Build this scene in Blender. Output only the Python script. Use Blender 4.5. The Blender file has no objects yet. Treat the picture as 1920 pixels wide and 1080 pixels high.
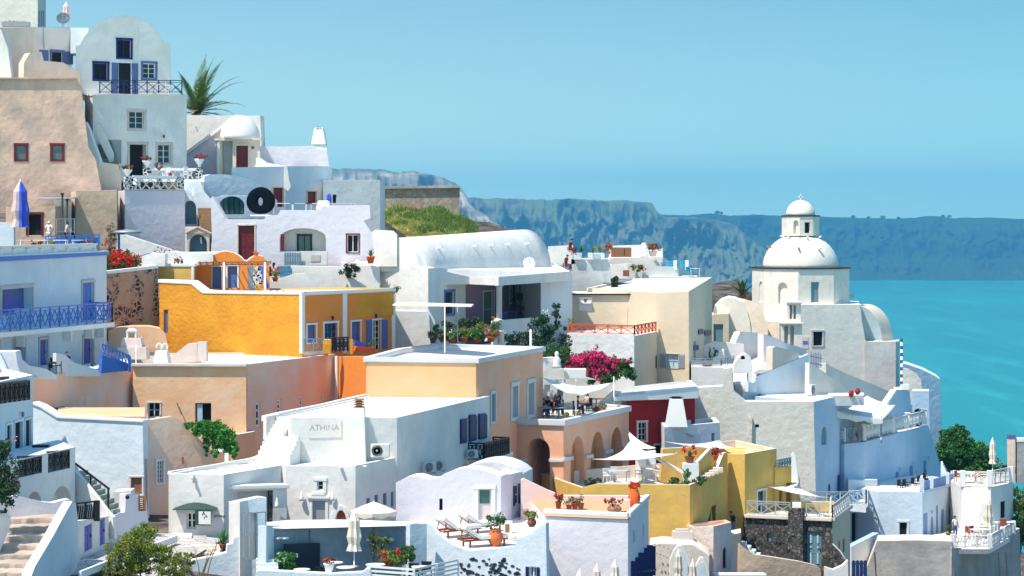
import bpy,bmesh,math,random
from mathutils import Vector,Matrix,noise
from mathutils.geometry import tessellate_polygon
R=math.radians
scene=bpy.context.scene
col=scene.collection
# ---------------------------------------------------------------- camera, sky, sun, exposure
F,H=4500.0,400.0            # focal length and eye level in photo pixels (1920 wide)
cd=bpy.data.cameras.new("camera");cam=bpy.data.objects.new("camera",cd);col.objects.link(cam)
cam.rotation_euler=(R(90),0,0)
cd.sensor_width=36;cd.lens=F/1920*36;cd.shift_y=-(540-H)/1920
cd.clip_start=1;cd.clip_end=60000
scene.camera=cam
SUN=Vector((-.38,-.30,.87)).normalized()     # towards the sun
el=math.asin(SUN.z)
wd=bpy.data.worlds.new("World");scene.world=wd;wd.use_nodes=True
nt=wd.node_tree;nt.nodes.clear()
out=nt.nodes.new("ShaderNodeOutputWorld");bg=nt.nodes.new("ShaderNodeBackground")
sky=nt.nodes.new("ShaderNodeTexSky");sky.sky_type='NISHITA';sky.sun_disc=False
sky.sun_elevation=el;sky.sun_rotation=math.atan2(SUN.x,SUN.y)
sky.altitude=220;sky.air_density=1.0;sky.dust_density=0.3;sky.ozone_density=2.5
tc=nt.nodes.new("ShaderNodeTexCoord");mp=nt.nodes.new("ShaderNodeMapping")
mp.inputs['Location'].default_value=(0,0,.30)
nt.links.new(tc.outputs['Generated'],mp.inputs['Vector']);nt.links.new(mp.outputs['Vector'],sky.inputs['Vector'])
tint=nt.nodes.new("ShaderNodeMix");tint.data_type='RGBA';tint.blend_type='MULTIPLY';tint.inputs[0].default_value=1
sx_=nt.nodes.new("ShaderNodeSeparateXYZ");cr_=nt.nodes.new("ShaderNodeValToRGB");nt.links.new(tc.outputs['Generated'],sx_.inputs[0]);nt.links.new(sx_.outputs['Z'],cr_.inputs[0])
el_=cr_.color_ramp.elements;el_[0].position=0;el_[0].color=(1.95,2.05,1.12,1);el_[1].position=.9;el_[1].color=(.76,1.14,1.20,1)
for p_,c_ in ((.09,(1.13,1.46,1.07,1)),(.35,(.86,1.25,1.14,1))):e_=el_.new(p_);e_.color=c_
nt.links.new(cr_.outputs[0],tint.inputs[7]);nt.links.new(sky.outputs[0],tint.inputs[6]);az_=nt.nodes.new("ShaderNodeMapRange");az_.inputs[1].default_value=-.22;az_.inputs[2].default_value=.22;az_.inputs[3].default_value=0;az_.inputs[4].default_value=1   # the sky is brighter towards the sun, at the left
sx2=nt.nodes.new("ShaderNodeSeparateXYZ");nt.links.new(tc.outputs['Generated'],sx2.inputs[0]);nt.links.new(sx2.outputs['X'],az_.inputs[0])
az2=nt.nodes.new("ShaderNodeMix");az2.data_type='RGBA';az2.inputs[6].default_value=(1.22,1.04,1.0,1);az2.inputs[7].default_value=(.84,.93,.97,1);nt.links.new(az_.outputs[0],az2.inputs[0])
az3=nt.nodes.new("ShaderNodeMix");az3.data_type='RGBA';az3.blend_type='MULTIPLY';az3.inputs[0].default_value=1;nt.links.new(tint.outputs[2],az3.inputs[6]);nt.links.new(az2.outputs[2],az3.inputs[7])
nt.links.new(az3.outputs[2],bg.inputs['Color'])
bg.inputs['Strength'].default_value=.148
nt.links.new(bg.outputs[0],out.inputs['Surface'])
sd=bpy.data.lights.new("sun",'SUN');so=bpy.data.objects.new("sun",sd);col.objects.link(so)
sd.energy=4.2;sd.angle=R(.5);sd.color=(1,.93,.81)
so.rotation_euler=SUN.to_track_quat('Z','Y').to_euler()
scene.view_settings.view_transform='Standard';scene.view_settings.look='None'
scene.view_settings.exposure=.47;scene.view_settings.gamma=1
scene.cycles.max_bounces=5;scene.cycles.diffuse_bounces=3;scene.cycles.volume_bounces=0
scene.cycles.transparent_max_bounces=8

# ---------------------------------------------------------------- helpers
V=Vector
def W(px,py,D):return V(((px-960)/F*D,D,-(py-H)/F*D))
def zat(py,D):return -(py-H)/F*D
def Dz(py,z):return -z*F/(py-H)
def tag(o,label=None,cat=None,group=None,kind=None):
 if label:o['label']=label
 if cat:o['category']=cat
 if group:o['group']=group
 if kind:o['kind']=kind
 return o
def empty(name,loc=(0,0,0),label=None,cat=None,group=None,rz=0,sc=1):
 o=bpy.data.objects.new(name,None);col.objects.link(o);o.location=loc;o.rotation_euler=(0,0,rz)
 o.scale=(sc,sc,sc);o.empty_display_size=.2
 return tag(o,label,cat,group)
def wloc(o):
 v=V((0,0,0))
 while o is not None:v+=V(o.location);o=o.parent
 return v
def obj(name,bm,mat,parent=None,world=False,smooth=False):
 """link bm as one mesh object; world=True: vertices are in world coordinates"""
 me=bpy.data.meshes.new(name)
 off=wloc(parent)if (world and parent)else V((0,0,0))
 o=bpy.data.objects.new(name,me)
 if world and not parent and bm.verts:
  xs=[v.co.x for v in bm.verts];ys=[v.co.y for v in bm.verts];zs=[v.co.z for v in bm.verts]
  off=V(((min(xs)+max(xs))/2,(min(ys)+max(ys))/2,min(zs)));o.location=off
 if off.length:bmesh.ops.translate(bm,vec=-off,verts=bm.verts)
 if smooth:
  for f in bm.faces:f.smooth=True
 bm.to_mesh(me);bm.free()
 for m in (mat if isinstance(mat,(list,tuple))else [mat]):me.materials.append(m)
 col.objects.link(o)
 if parent:o.parent=parent
 return o
def copy_tree(o,parent=None):
 c=o.copy();col.objects.link(c);c.parent=parent
 for ch in list(o.children):copy_tree(ch,c)
 return c
def nb():return bmesh.new()
def box(bm,c,s,rz=0,mi=0,taper=1,M=None):
 """box: base centre c, size s"""
 vs=[]
 cz,sz=math.cos(rz),math.sin(rz)
 for k in (0,1):
  t=taper if k else 1
  for (i,j)in ((-1,-1),(1,-1),(1,1),(-1,1)):
   x,y=i*s[0]/2*t,j*s[1]/2*t
   p=V((c[0]+x*cz-y*sz,c[1]+x*sz+y*cz,c[2]+k*s[2]))
   vs.append(bm.verts.new(M@p if M else p))
 for q in ((3,2,1,0),(4,5,6,7),(0,1,5,4),(1,2,6,5),(2,3,7,6),(3,0,4,7)):
  f=bm.faces.new([vs[i]for i in q]);f.material_index=mi
 return vs
def bar(bm,a,b,w,h=None,mi=0,up=V((0,0,1))):
 """square bar from a to b"""
 a,b=V(a),V(b);d=(b-a)
 if d.length<1e-6:return
 d.normalize();h=h or w
 s=d.cross(up)
 if s.length<1e-3:s=d.cross(V((0,1,0)))
 s.normalize();u=s.cross(d).normalized()
 vs=[]
 for p in (a,b):
  for (i,j)in ((-1,-1),(1,-1),(1,1),(-1,1)):vs.append(bm.verts.new(p+s*(i*w/2)+u*(j*h/2)))
 for q in ((3,2,1,0),(4,5,6,7),(0,1,5,4),(1,2,6,5),(2,3,7,6),(3,0,4,7)):
  f=bm.faces.new([vs[i]for i in q]);f.material_index=mi
def tube(bm,pts,rad,seg=8,mi=0,caps=True):
 pts=[V(p)for p in pts];rings=[]
 for i,p in enumerate(pts):
  d=(pts[min(i+1,len(pts)-1)]-pts[max(i-1,0)]).normalized()
  s=d.cross(V((0,0,1)))
  if s.length<1e-2:s=V((1,0,0))
  s.normalize();u=s.cross(d).normalized()
  r=rad[i]if isinstance(rad,(list,tuple))else rad
  rings.append([bm.verts.new(p+(s*math.cos(6.2832*k/seg)+u*math.sin(6.2832*k/seg))*r)for k in range(seg)])
 for a,b in zip(rings,rings[1:]):
  for k in range(seg):
   f=bm.faces.new([a[k],a[(k+1)%seg],b[(k+1)%seg],b[k]]);f.material_index=mi;f.smooth=True
 if caps:
  for r in (rings[0],rings[-1]):
   try:bm.faces.new(r).material_index=mi
   except ValueError:pass
def lathe(bm,prof,seg=16,c=(0,0,0),mi=0,sx=1,sy=1,a0=0,a1=6.28318530718,smooth=True):
 """prof: list of (r, z)"""
 full=a1-a0>6.28
 rings=[]
 for r,z in prof:
  n=seg if full else seg+1
  rings.append([bm.verts.new((c[0]+sx*r*math.cos(a0+(a1-a0)*k/seg),c[1]+sy*r*math.sin(a0+(a1-a0)*k/seg),c[2]+z))for k in range(n)])
 for a,b in zip(rings,rings[1:]):
  n=len(a)
  for k in range(n if full else n-1):
   try:
    f=bm.faces.new([a[k],a[(k+1)%n],b[(k+1)%n],b[k]]);f.material_index=mi;f.smooth=smooth
   except ValueError:pass
 if full:
  for r,pr in ((rings[0][::-1],prof[0]),(rings[-1],prof[-1])):
   if pr[0]>1e-4:
    f=bm.faces.new(r);f.material_index=mi
 bmesh.ops.remove_doubles(bm,verts=[v for r in rings for v in r],dist=1e-5)
def poly_off(P,d):
 """offset a closed plan polygon (counter-clockwise seen so that outward is to the right of travel) outwards by d"""
 n=len(P);out_=[]
 for i in range(n):
  a,b,c=P[i-1],P[i],P[(i+1)%n]
  u1=V((b[0]-a[0],b[1]-a[1])).normalized();u2=V((c[0]-b[0],c[1]-b[1])).normalized()
  n1=V((u1.y,-u1.x));n2=V((u2.y,-u2.x));m=n1+n2
  k=d/max(.35,(1+n1.dot(n2))/1)if m.length>1e-3 else 0
  out_.append((b[0]+m.x*k,b[1]+m.y*k))
 return out_

# ---------------------------------------------------------------- materials
def srgb(h):
 if not isinstance(h,str):return (*h[:3],1)
 c=[int(h[i:i+2],16)/255 for i in (0,2,4)]
 return tuple(x/12.92 if x<=.04045 else ((x+.055)/1.055)**2.4 for x in c)+(1,)
_m={}
def plain(name,c,rough=.7,metal=0,spec=.3):
 if name in _m:return _m[name]
 m=bpy.data.materials.new(name);m.use_nodes=True;n=m.node_tree;b=n.nodes['Principled BSDF']
 nz=n.nodes.new('ShaderNodeTexNoise');nz.inputs['Scale'].default_value=3.1;nz.inputs['Detail'].default_value=5
 g=n.nodes.new('ShaderNodeNewGeometry');n.links.new(g.outputs['Position'],nz.inputs['Vector'])
 mx=n.nodes.new('ShaderNodeMix');mx.data_type='RGBA'
 c=srgb(c);mx.inputs[6].default_value=tuple(x*.82 for x in c[:3])+(1,);mx.inputs[7].default_value=tuple(min(1,x*1.12)for x in c[:3])+(1,)
 n.links.new(nz.outputs['Fac'],mx.inputs[0]);n.links.new(mx.outputs[2],b.inputs['Base Color'])
 b.inputs['Roughness'].default_value=rough;b.inputs['Metallic'].default_value=metal;b.inputs['Specular IOR Level'].default_value=spec
 _m[name]=m;return m
def stucco(name,c,c2=None,amt=.35,bump=.5,streak=.25,scale=1.0,dirt=(.33,.30,.27),dirt_amt=.25,lump=1.0):
 """painted plaster: broad patches of a second tone, rain streaks, hand-trowelled lumps"""
 if name in _m:return _m[name]
 m=bpy.data.materials.new(name);m.use_nodes=True;n=m.node_tree;L=n.links.new;N=n.nodes.new
 b=n.nodes['Principled BSDF'];b.inputs['Roughness'].default_value=.9;b.inputs['Specular IOR Level'].default_value=.15
 g=N('ShaderNodeNewGeometry')
 c=srgb(c);c2=srgb(c2)if c2 else tuple(x*.86 for x in c[:3])+(1,)
 def nz(sc,det,rough=.6,vec=None):
  t=N('ShaderNodeTexNoise');t.inputs['Scale'].default_value=sc;t.inputs['Detail'].default_value=det;t.inputs['Roughness'].default_value=rough
  L(vec or g.outputs['Position'],t.inputs['Vector']);return t
 def ramp(src,a,bb):
  r=N('ShaderNodeMapRange');r.inputs[1].default_value=a;r.inputs[2].default_value=bb;L(src,r.inputs[0]);return r.outputs[0]
 def mul(a,k):
  q=N('ShaderNodeMath');q.operation='MULTIPLY';L(a,q.inputs[0])
  if isinstance(k,(int,float)):q.inputs[1].default_value=k
  else:L(k,q.inputs[1])
  return q.outputs[0]
 def mix(f,a,bb):
  x=N('ShaderNodeMix');x.data_type='RGBA';L(f,x.inputs[0])
  for s,i in ((a,6),(bb,7)):
   if isinstance(s,tuple):x.inputs[i].default_value=s
   else:L(s,x.inputs[i])
  return x.outputs[2]
 p1=ramp(nz(.55*scale,6).outputs['Fac'],.38,.68)
 c_=mix(mul(p1,amt*2),c,c2)
 mpn=N('ShaderNodeMapping');mpn.inputs['Scale'].default_value=(2.2,2.2,.22);L(g.outputs['Position'],mpn.inputs['Vector'])
 s=ramp(nz(1.6,5,.7,mpn.outputs['Vector']).outputs['Fac'],.52,.8)
 s2=ramp(nz(.35,3).outputs['Fac'],.45,.65)
 c_=mix(mul(mul(s,s2),streak),c_,(*dirt,1))
 d=ramp(nz(4.5*scale,8,.75).outputs['Fac'],.6,.8)
 c_=mix(mul(d,dirt_amt),c_,(*dirt,1))
 st=ramp(nz(.9,7,.8,mpn.outputs['Vector']).outputs['Fac'],.60,.72);c_=mix(mul(mul(st,ramp(nz(.5,2).outputs['Fac'],.5,.6)),min(.5,streak*.9)),c_,tuple(x*.7 for x in dirt)+(1,))
 L(c_,b.inputs['Base Color'])
 h1=nz(2.2*lump,3,.5);h2=nz(14*lump,5,.6)
 ad=N('ShaderNodeMath');ad.operation='MULTIPLY_ADD';L(h2.outputs['Fac'],ad.inputs[0]);ad.inputs[1].default_value=.22;L(h1.outputs['Fac'],ad.inputs[2])
 bp=N('ShaderNodeBump');bp.inputs['Strength'].default_value=bump;bp.inputs['Distance'].default_value=.068
 L(ad.outputs[0],bp.inputs['Height']);L(bp.outputs[0],b.inputs['Normal'])
 bv=N('ShaderNodeBevel');bv.samples=3;bv.inputs['Radius'].default_value=.07;L(bv.outputs[0],bp.inputs['Normal'])
 _m[name]=m;return m
def stone(name,ca,cb,mortar,scale=2.6,gap=.09,bump=1.0,patch=None):
 """rubble masonry: irregular stones set in mortar; patch = amount of smeared mortar"""
 if name in _m:return _m[name]
 m=bpy.data.materials.new(name);m.use_nodes=True;n=m.node_tree;L=n.links.new;N=n.nodes.new
 b=n.nodes['Principled BSDF'];b.inputs['Roughness'].default_value=.92;b.inputs['Specular IOR Level'].default_value=.15
 g=N('ShaderNodeNewGeometry');w=N('ShaderNodeTexNoise');w.inputs['Scale'].default_value=2.5;w.inputs['Detail'].default_value=3
 L(g.outputs['Position'],w.inputs['Vector'])
 va=N('ShaderNodeVectorMath');va.operation='MULTIPLY_ADD';L(w.outputs['Color'],va.inputs[0]);va.inputs[1].default_value=(.35,.35,.35);L(g.outputs['Position'],va.inputs[2])
 vo=N('ShaderNodeTexVoronoi');vo.inputs['Scale'].default_value=scale;L(va.outputs[0],vo.inputs['Vector'])
 ve=N('ShaderNodeTexVoronoi');ve.feature='DISTANCE_TO_EDGE';ve.inputs['Scale'].default_value=scale;L(va.outputs[0],ve.inputs['Vector'])
 rg=N('ShaderNodeMapRange');rg.inputs[1].default_value=gap*.6;rg.inputs[2].default_value=gap;L(ve.outputs['Distance'],rg.inputs[0])
 sp=N('ShaderNodeSeparateColor');L(vo.outputs['Color'],sp.inputs[0])
 mx=N('ShaderNodeMix');mx.data_type='RGBA';L(sp.outputs[0],mx.inputs[0]);mx.inputs[6].default_value=srgb(ca);mx.inputs[7].default_value=srgb(cb)
 fac=rg.outputs[0]
 if patch is not None:
  pn=N('ShaderNodeTexNoise');pn.inputs['Scale'].default_value=.9;pn.inputs['Detail'].default_value=6;L(g.outputs['Position'],pn.inputs['Vector'])
  pr=N('ShaderNodeMapRange');pr.inputs[1].default_value=patch-.04;pr.inputs[2].default_value=patch+.04;L(pn.outputs['Fac'],pr.inputs[0])
  q=N('ShaderNodeMath');q.operation='MULTIPLY';L(fac,q.inputs[0]);L(pr.outputs[0],q.inputs[1]);fac=q.outputs[0]
 m2=N('ShaderNodeMix');m2.data_type='RGBA';L(fac,m2.inputs[0]);L(mx.outputs[2],m2.inputs[7])
 mo=N('ShaderNodeMix');mo.data_type='RGBA';L(w.outputs['Fac'],mo.inputs[0]);mc=srgb(mortar)
 mo.inputs[6].default_value=tuple(x*.75 for x in mc[:3])+(1,);mo.inputs[7].default_value=mc;L(mo.outputs[2],m2.inputs[6])
 L(m2.outputs[2],b.inputs['Base Color'])
 bp=N('ShaderNodeBump');bp.inputs['Strength'].default_value=bump;bp.inputs['Distance'].default_value=.06
 L(fac,bp.inputs['Height']);L(bp.outputs[0],b.inputs['Normal'])
 _m[name]=m;return m
def leafmat(name,c,var=.5,trans=.25):
 if name in _m:return _m[name]
 m=bpy.data.materials.new(name);m.use_nodes=True;n=m.node_tree;L=n.links.new;N=n.nodes.new
 b=n.nodes['Principled BSDF'];b.inputs['Roughness'].default_value=.55;b.inputs['Specular IOR Level'].default_value=.3
 g=N('ShaderNodeNewGeometry');c=srgb(c)
 mx=N('ShaderNodeMix');mx.data_type='RGBA';L(g.outputs['Random Per Island'],mx.inputs[0])
 mx.inputs[6].default_value=tuple(x*(1-var)for x in c[:3])+(1,);mx.inputs[7].default_value=tuple(min(1,x*(1+var))for x in c[:3])+(1,)
 L(mx.outputs[2],b.inputs['Base Color'])
 t=N('ShaderNodeBsdfTranslucent');L(mx.outputs[2],t.inputs['Color']);s=N('ShaderNodeMixShader');s.inputs[0].default_value=trans
 L(b.outputs[0],s.inputs[1]);L(t.outputs[0],s.inputs[2]);L(s.outputs[0],n.nodes['Material Output'].inputs['Surface'])
 _m[name]=m;return m
def glass(name='window_glass',c='1c2a30',rough=.12):
 if name in _m:return _m[name]
 m=plain(name,c,rough,0,.6);return m

WHITE=stucco('white_plaster',(.84,.80,.75),(.72,.69,.65),amt=.5,bump=.5,streak=.4,dirt_amt=.16)
WHITE2=stucco('white_plaster_rough',(.80,.79,.76),(.72,.71,.69),amt=.5,bump=.9,streak=.4,dirt_amt=.15)
WLAV=stucco('pale_lavender_plaster',(.77,.72,.76),(.72,.68,.73),amt=.4,bump=.6,streak=.15,dirt_amt=.08)
WOLD=stucco('weathered_white_plaster',(.74,.71,.66),(.60,.57,.51),amt=.5,bump=.8,streak=.7,dirt_amt=.3)
MIDB=plain('mid_blue_door_paint',(.16,.30,.56),.55)
SHADEW=stucco('blue_shade_plaster',(.50,.64,.78),(.44,.58,.72),amt=.5,bump=.7,streak=.3,dirt_amt=.08)  # white plaster with the blue of its shade put into the colour
WBLUE=stucco('bluish_white_plaster',(.70,.76,.80),(.62,.69,.74),amt=.5,bump=.6,streak=.4,dirt_amt=.1)  # on white walls this blue tone stands for their shade
OFFW=stucco('off_white_plaster',(.72,.69,.61),(.64,.61,.54),amt=.5,bump=.8,streak=.3,dirt_amt=.12)
CREAM=stucco('cream_plaster',(.82,.70,.58),(.72,.60,.48),amt=.5,bump=.7,streak=.3,dirt_amt=.2)
BEIGE=stucco('beige_plaster',(.74,.61,.45),(.66,.54,.40),amt=.4,bump=.4,streak=.25,dirt_amt=.12)
ROOFC=stucco('pale_roof_screed',(.74,.70,.62),(.62,.57,.50),amt=.5,bump=.6,streak=0,dirt_amt=.3)
BROWN=stucco('pinkish_brown_plaster',(.74,.50,.38),(.50,.36,.29),amt=.6,bump=1.0,streak=.5,dirt_amt=.35,dirt=(.2,.17,.15))
TAN=stucco('tan_plaster',(.66,.47,.33),(.52,.37,.27),amt=.6,bump=.9,streak=.4,dirt_amt=.3,dirt=(.25,.2,.16))
PEACH=stucco('peach_plaster',(.84,.48,.26),(.86,.58,.38),amt=.5,bump=.5,streak=.3,dirt_amt=.15,dirt=(.5,.33,.26))
PINKP=stucco('pinkish_peach_plaster',(.88,.54,.37),(.86,.64,.52),amt=.6,bump=.5,streak=.5,dirt_amt=.2,dirt=(.62,.48,.44))
ARCP=stucco('arcade_peach_plaster',(.84,.42,.26),(.82,.50,.36),amt=.5,bump=.5,streak=.4,dirt_amt=.15,dirt=(.5,.3,.22))
ORANGE=stucco('orange_plaster',(.84,.26,.04),(.80,.28,.07),amt=.5,bump=.4,streak=.4,dirt_amt=.1,dirt=(.5,.22,.05))
YORANGE=stucco('golden_yellow_plaster',(.74,.35,.035),(.66,.27,.03),amt=.6,bump=1.0,streak=.35,dirt_amt=.05,dirt=(.55,.3,.03),lump=1.6)
YELLOW=stucco('mustard_yellow_plaster',(.80,.51,.13),(.70,.44,.13),amt=.6,bump=.5,streak=.5,dirt_amt=.1,dirt=(.5,.33,.1))
REDW=stucco('dark_red_plaster',(.50,.03,.03),(.38,.025,.025),amt=.4,bump=.4,streak=.1,dirt_amt=.08,dirt=(.2,.03,.03))
PURP=stucco('mauve_plaster',(.42,.24,.36),(.40,.25,.36),amt=.3,bump=.3,streak=.1,dirt_amt=.05)
GREYC=stucco('grey_render',(.48,.45,.42),(.34,.33,.32),amt=.7,bump=.7,streak=.8,dirt_amt=.4,dirt=(.22,.21,.2))
CAPW=stucco('white_painted_trim',(.84,.83,.80),(.80,.79,.77),amt=.3,bump=.15,streak=.15,dirt_amt=.06)
CAPGREY=stucco('pale_grey_trim',(.68,.68,.70),(.6,.6,.63),amt=.3,bump=.15,streak=.2,dirt_amt=.1)
STSUR=stucco('pale_stone_surround',(.62,.55,.50),(.55,.49,.44),amt=.4,bump=.3,streak=.2,dirt_amt=.2)
TERRAC=plain('terracotta',(.62,.16,.05),.8)
TERRAD=plain('dark_terracotta',(.28,.09,.05),.7)
BLUE=plain('bright_blue_paint',(.06,.20,.62),.5)
NAVY=plain('navy_blue_paint',(.012,.022,.13),.5)
SLATE=plain('slate_blue_paint',(.10,.15,.34),.55)
VIOLET=plain('violet_blue_paint',(.10,.09,.45),.5)
TEALB=plain('grey_teal_paint',(.16,.27,.32),.55)
PALEB=plain('pale_blue_paint',(.45,.60,.72),.55)
MAROON=plain('maroon_paint',(.16,.015,.02),.5)
WPAINT=plain('white_gloss_paint',(.80,.80,.78),.45)
GREYP=plain('grey_paint',(.35,.36,.38),.6)
BLACKM=plain('black_iron',(.015,.016,.02),.5)
DARK=plain('dark_interior',(.012,.012,.014),.9)
WOOD=plain('brown_wood',(.30,.13,.06),.7)
REDWOOD=plain('reddish_teak',(.34,.07,.03),.6)
CANVAS=plain('white_canvas',(.86,.84,.80),.9)
CREAMC=plain('cream_canvas',(.80,.70,.58),.9)
GLASS=glass();GLASSG=glass('green_tinted_glass','35605c',.15)
METAL=plain('grey_metal',(.42,.43,.45),.45,.4)
ACW=plain('ac_white_enamel',(.70,.68,.62),.5)
ORFAB=plain('orange_cloth',(.85,.14,.03),.9)
BLUFAB=plain('blue_cloth',(.05,.10,.55),.85)
PINKFAB=plain('pale_pink_cloth',(.75,.55,.52),.9)
SKIN=plain('skin',(.48,.25,.16),.6)
HAIR=plain('dark_hair',(.02,.014,.01),.6)
LAVA=stone('dark_lava_stone',(.02,.02,.023),(.24,.21,.18),(.10,.095,.09),4.6,.12,1.6)
RUST=stone('rusty_rubble_render',(.03,.025,.022),(.10,.06,.05),(.56,.33,.22),3.4,.14,.8,patch=.50)
FIELD=stone('field_stone',(.30,.24,.20),(.46,.38,.31),(.42,.35,.30),1.8,.06,1.0)
MOSAIC=stone('dark_pebbles_in_white_mortar',(.02,.02,.022),(.06,.05,.05),(.80,.78,.76),4.2,.16,.6)
PAVE=stone('stone_paving',(.50,.46,.42),(.62,.57,.52),(.36,.33,.30),1.3,.04,.5)
STEP=stucco('worn_stone_step',(.60,.48,.39),(.42,.34,.28),amt=.6,bump=1.2,streak=.2,dirt_amt=.4)
LEAF=leafmat('leaf_green',(.07,.16,.03));LEAFD=leafmat('leaf_dark_green',(.025,.07,.02))
LEAFY=leafmat('leaf_yellow_green',(.20,.24,.04));LEAFB=leafmat('leaf_bright_green',(.07,.26,.03))
PALM=leafmat('palm_leaf',(.10,.17,.03));DRYL=leafmat('dry_palm_leaf',(.32,.24,.12))
FLR=leafmat('red_petal',(.75,.03,.02),.3);FLP=leafmat('magenta_petal',(.80,.04,.18),.4);FLO=leafmat('orange_petal',(.75,.10,.03),.3)
FLW=leafmat('white_petal',(.75,.72,.7),.1);FLPK=leafmat('pink_petal',(.75,.25,.28),.3)
BARK=plain('bark',(.14,.09,.06),.9)
# ---------------------------------------------------------------- walls, openings, buildings
class Facet:
 """a vertical plane through two plan points; n points outward"""
 def __init__(s,a,b):
  s.P=V((a[0],a[1]));d=V((b[0]-a[0],b[1]-a[1]));s.L=d.length;s.U=d.normalized();s.N=V((s.U.y,-s.U.x));s.holes=[]
 def u(s,px):
  k=(px-960)/F
  return (k*s.P.y-s.P.x)/(s.U.x-k*s.U.y)
 def uz(s,px,py):
  u=s.u(px);return u,zat(py,s.P.y+u*s.U.y)
 def w(s,u,z,d=0):
  return V((s.P.x+s.U.x*u+s.N.x*d,s.P.y+s.U.y*u+s.N.y*d,z))
 def pt(s,px,py,d=0):u,z=s.uz(px,py);return s.w(u,z,d)
def tess(bm,rings,to3,mi,holes_rev=None):
 polys=[[V((p[0],p[1],0))for p in r]for r in rings]
 flat=[bm.verts.new(to3(p[0],p[1]))for r in rings for p in r]
 for t in tessellate_polygon(polys):
  try:bm.faces.new([flat[i]for i in t]).material_index=mi
  except ValueError:pass
def finish(bm,ang=32):
 bmesh.ops.remove_doubles(bm,verts=bm.verts,dist=1e-4)
 bmesh.ops.recalc_face_normals(bm,faces=bm.faces)
 for f in bm.faces:f.smooth=True
 for e in bm.edges:
  e.smooth=len(e.link_faces)==2 and e.calc_face_angle(3)<R(ang)
def wall_face(bm,f,outline,mi=0,rev=.16):
 """the facet's outline with its holes cut and their reveals"""
 tess(bm,[outline]+[h[0]for h in f.holes],lambda u,z:f.w(u,z),mi)
 for h,dep in f.holes:
  r0=[bm.verts.new(f.w(u,z))for u,z in h];r1=[bm.verts.new(f.w(u,z,-dep))for u,z in h]
  for i in range(len(h)):
   j=(i+1)%len(h);bm.faces.new([r0[i],r0[j],r1[j],r1[i]]).material_index=mi
def hole_poly(u0,u1,z0,z1,arch=0):
 if not arch:return [(u0,z0),(u1,z0),(u1,z1),(u0,z1)]
 r=(u1-u0)/2;h=min(r*arch,(z1-z0)*.8);c=(u0+u1)/2
 return [(u0,z0),(u1,z0)]+[(c+r*math.cos(math.pi*k/10),z1-h+h*math.sin(math.pi*k/10))for k in range(11)]
def slab(bm,f,poly,d0,d1,mi=0):
 a=[bm.verts.new(f.w(u,z,d0))for u,z in poly];b=[bm.verts.new(f.w(u,z,d1))for u,z in poly]
 n=len(poly);bm.faces.new(b).material_index=mi;bm.faces.new(a[::-1]).material_index=mi
 for i in range(n):bm.faces.new([a[i],a[(i+1)%n],b[(i+1)%n],b[i]]).material_index=mi
def rect(u0,u1,z0,z1):return [(u0,z0),(u1,z0),(u1,z1),(u0,z1)]
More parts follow.
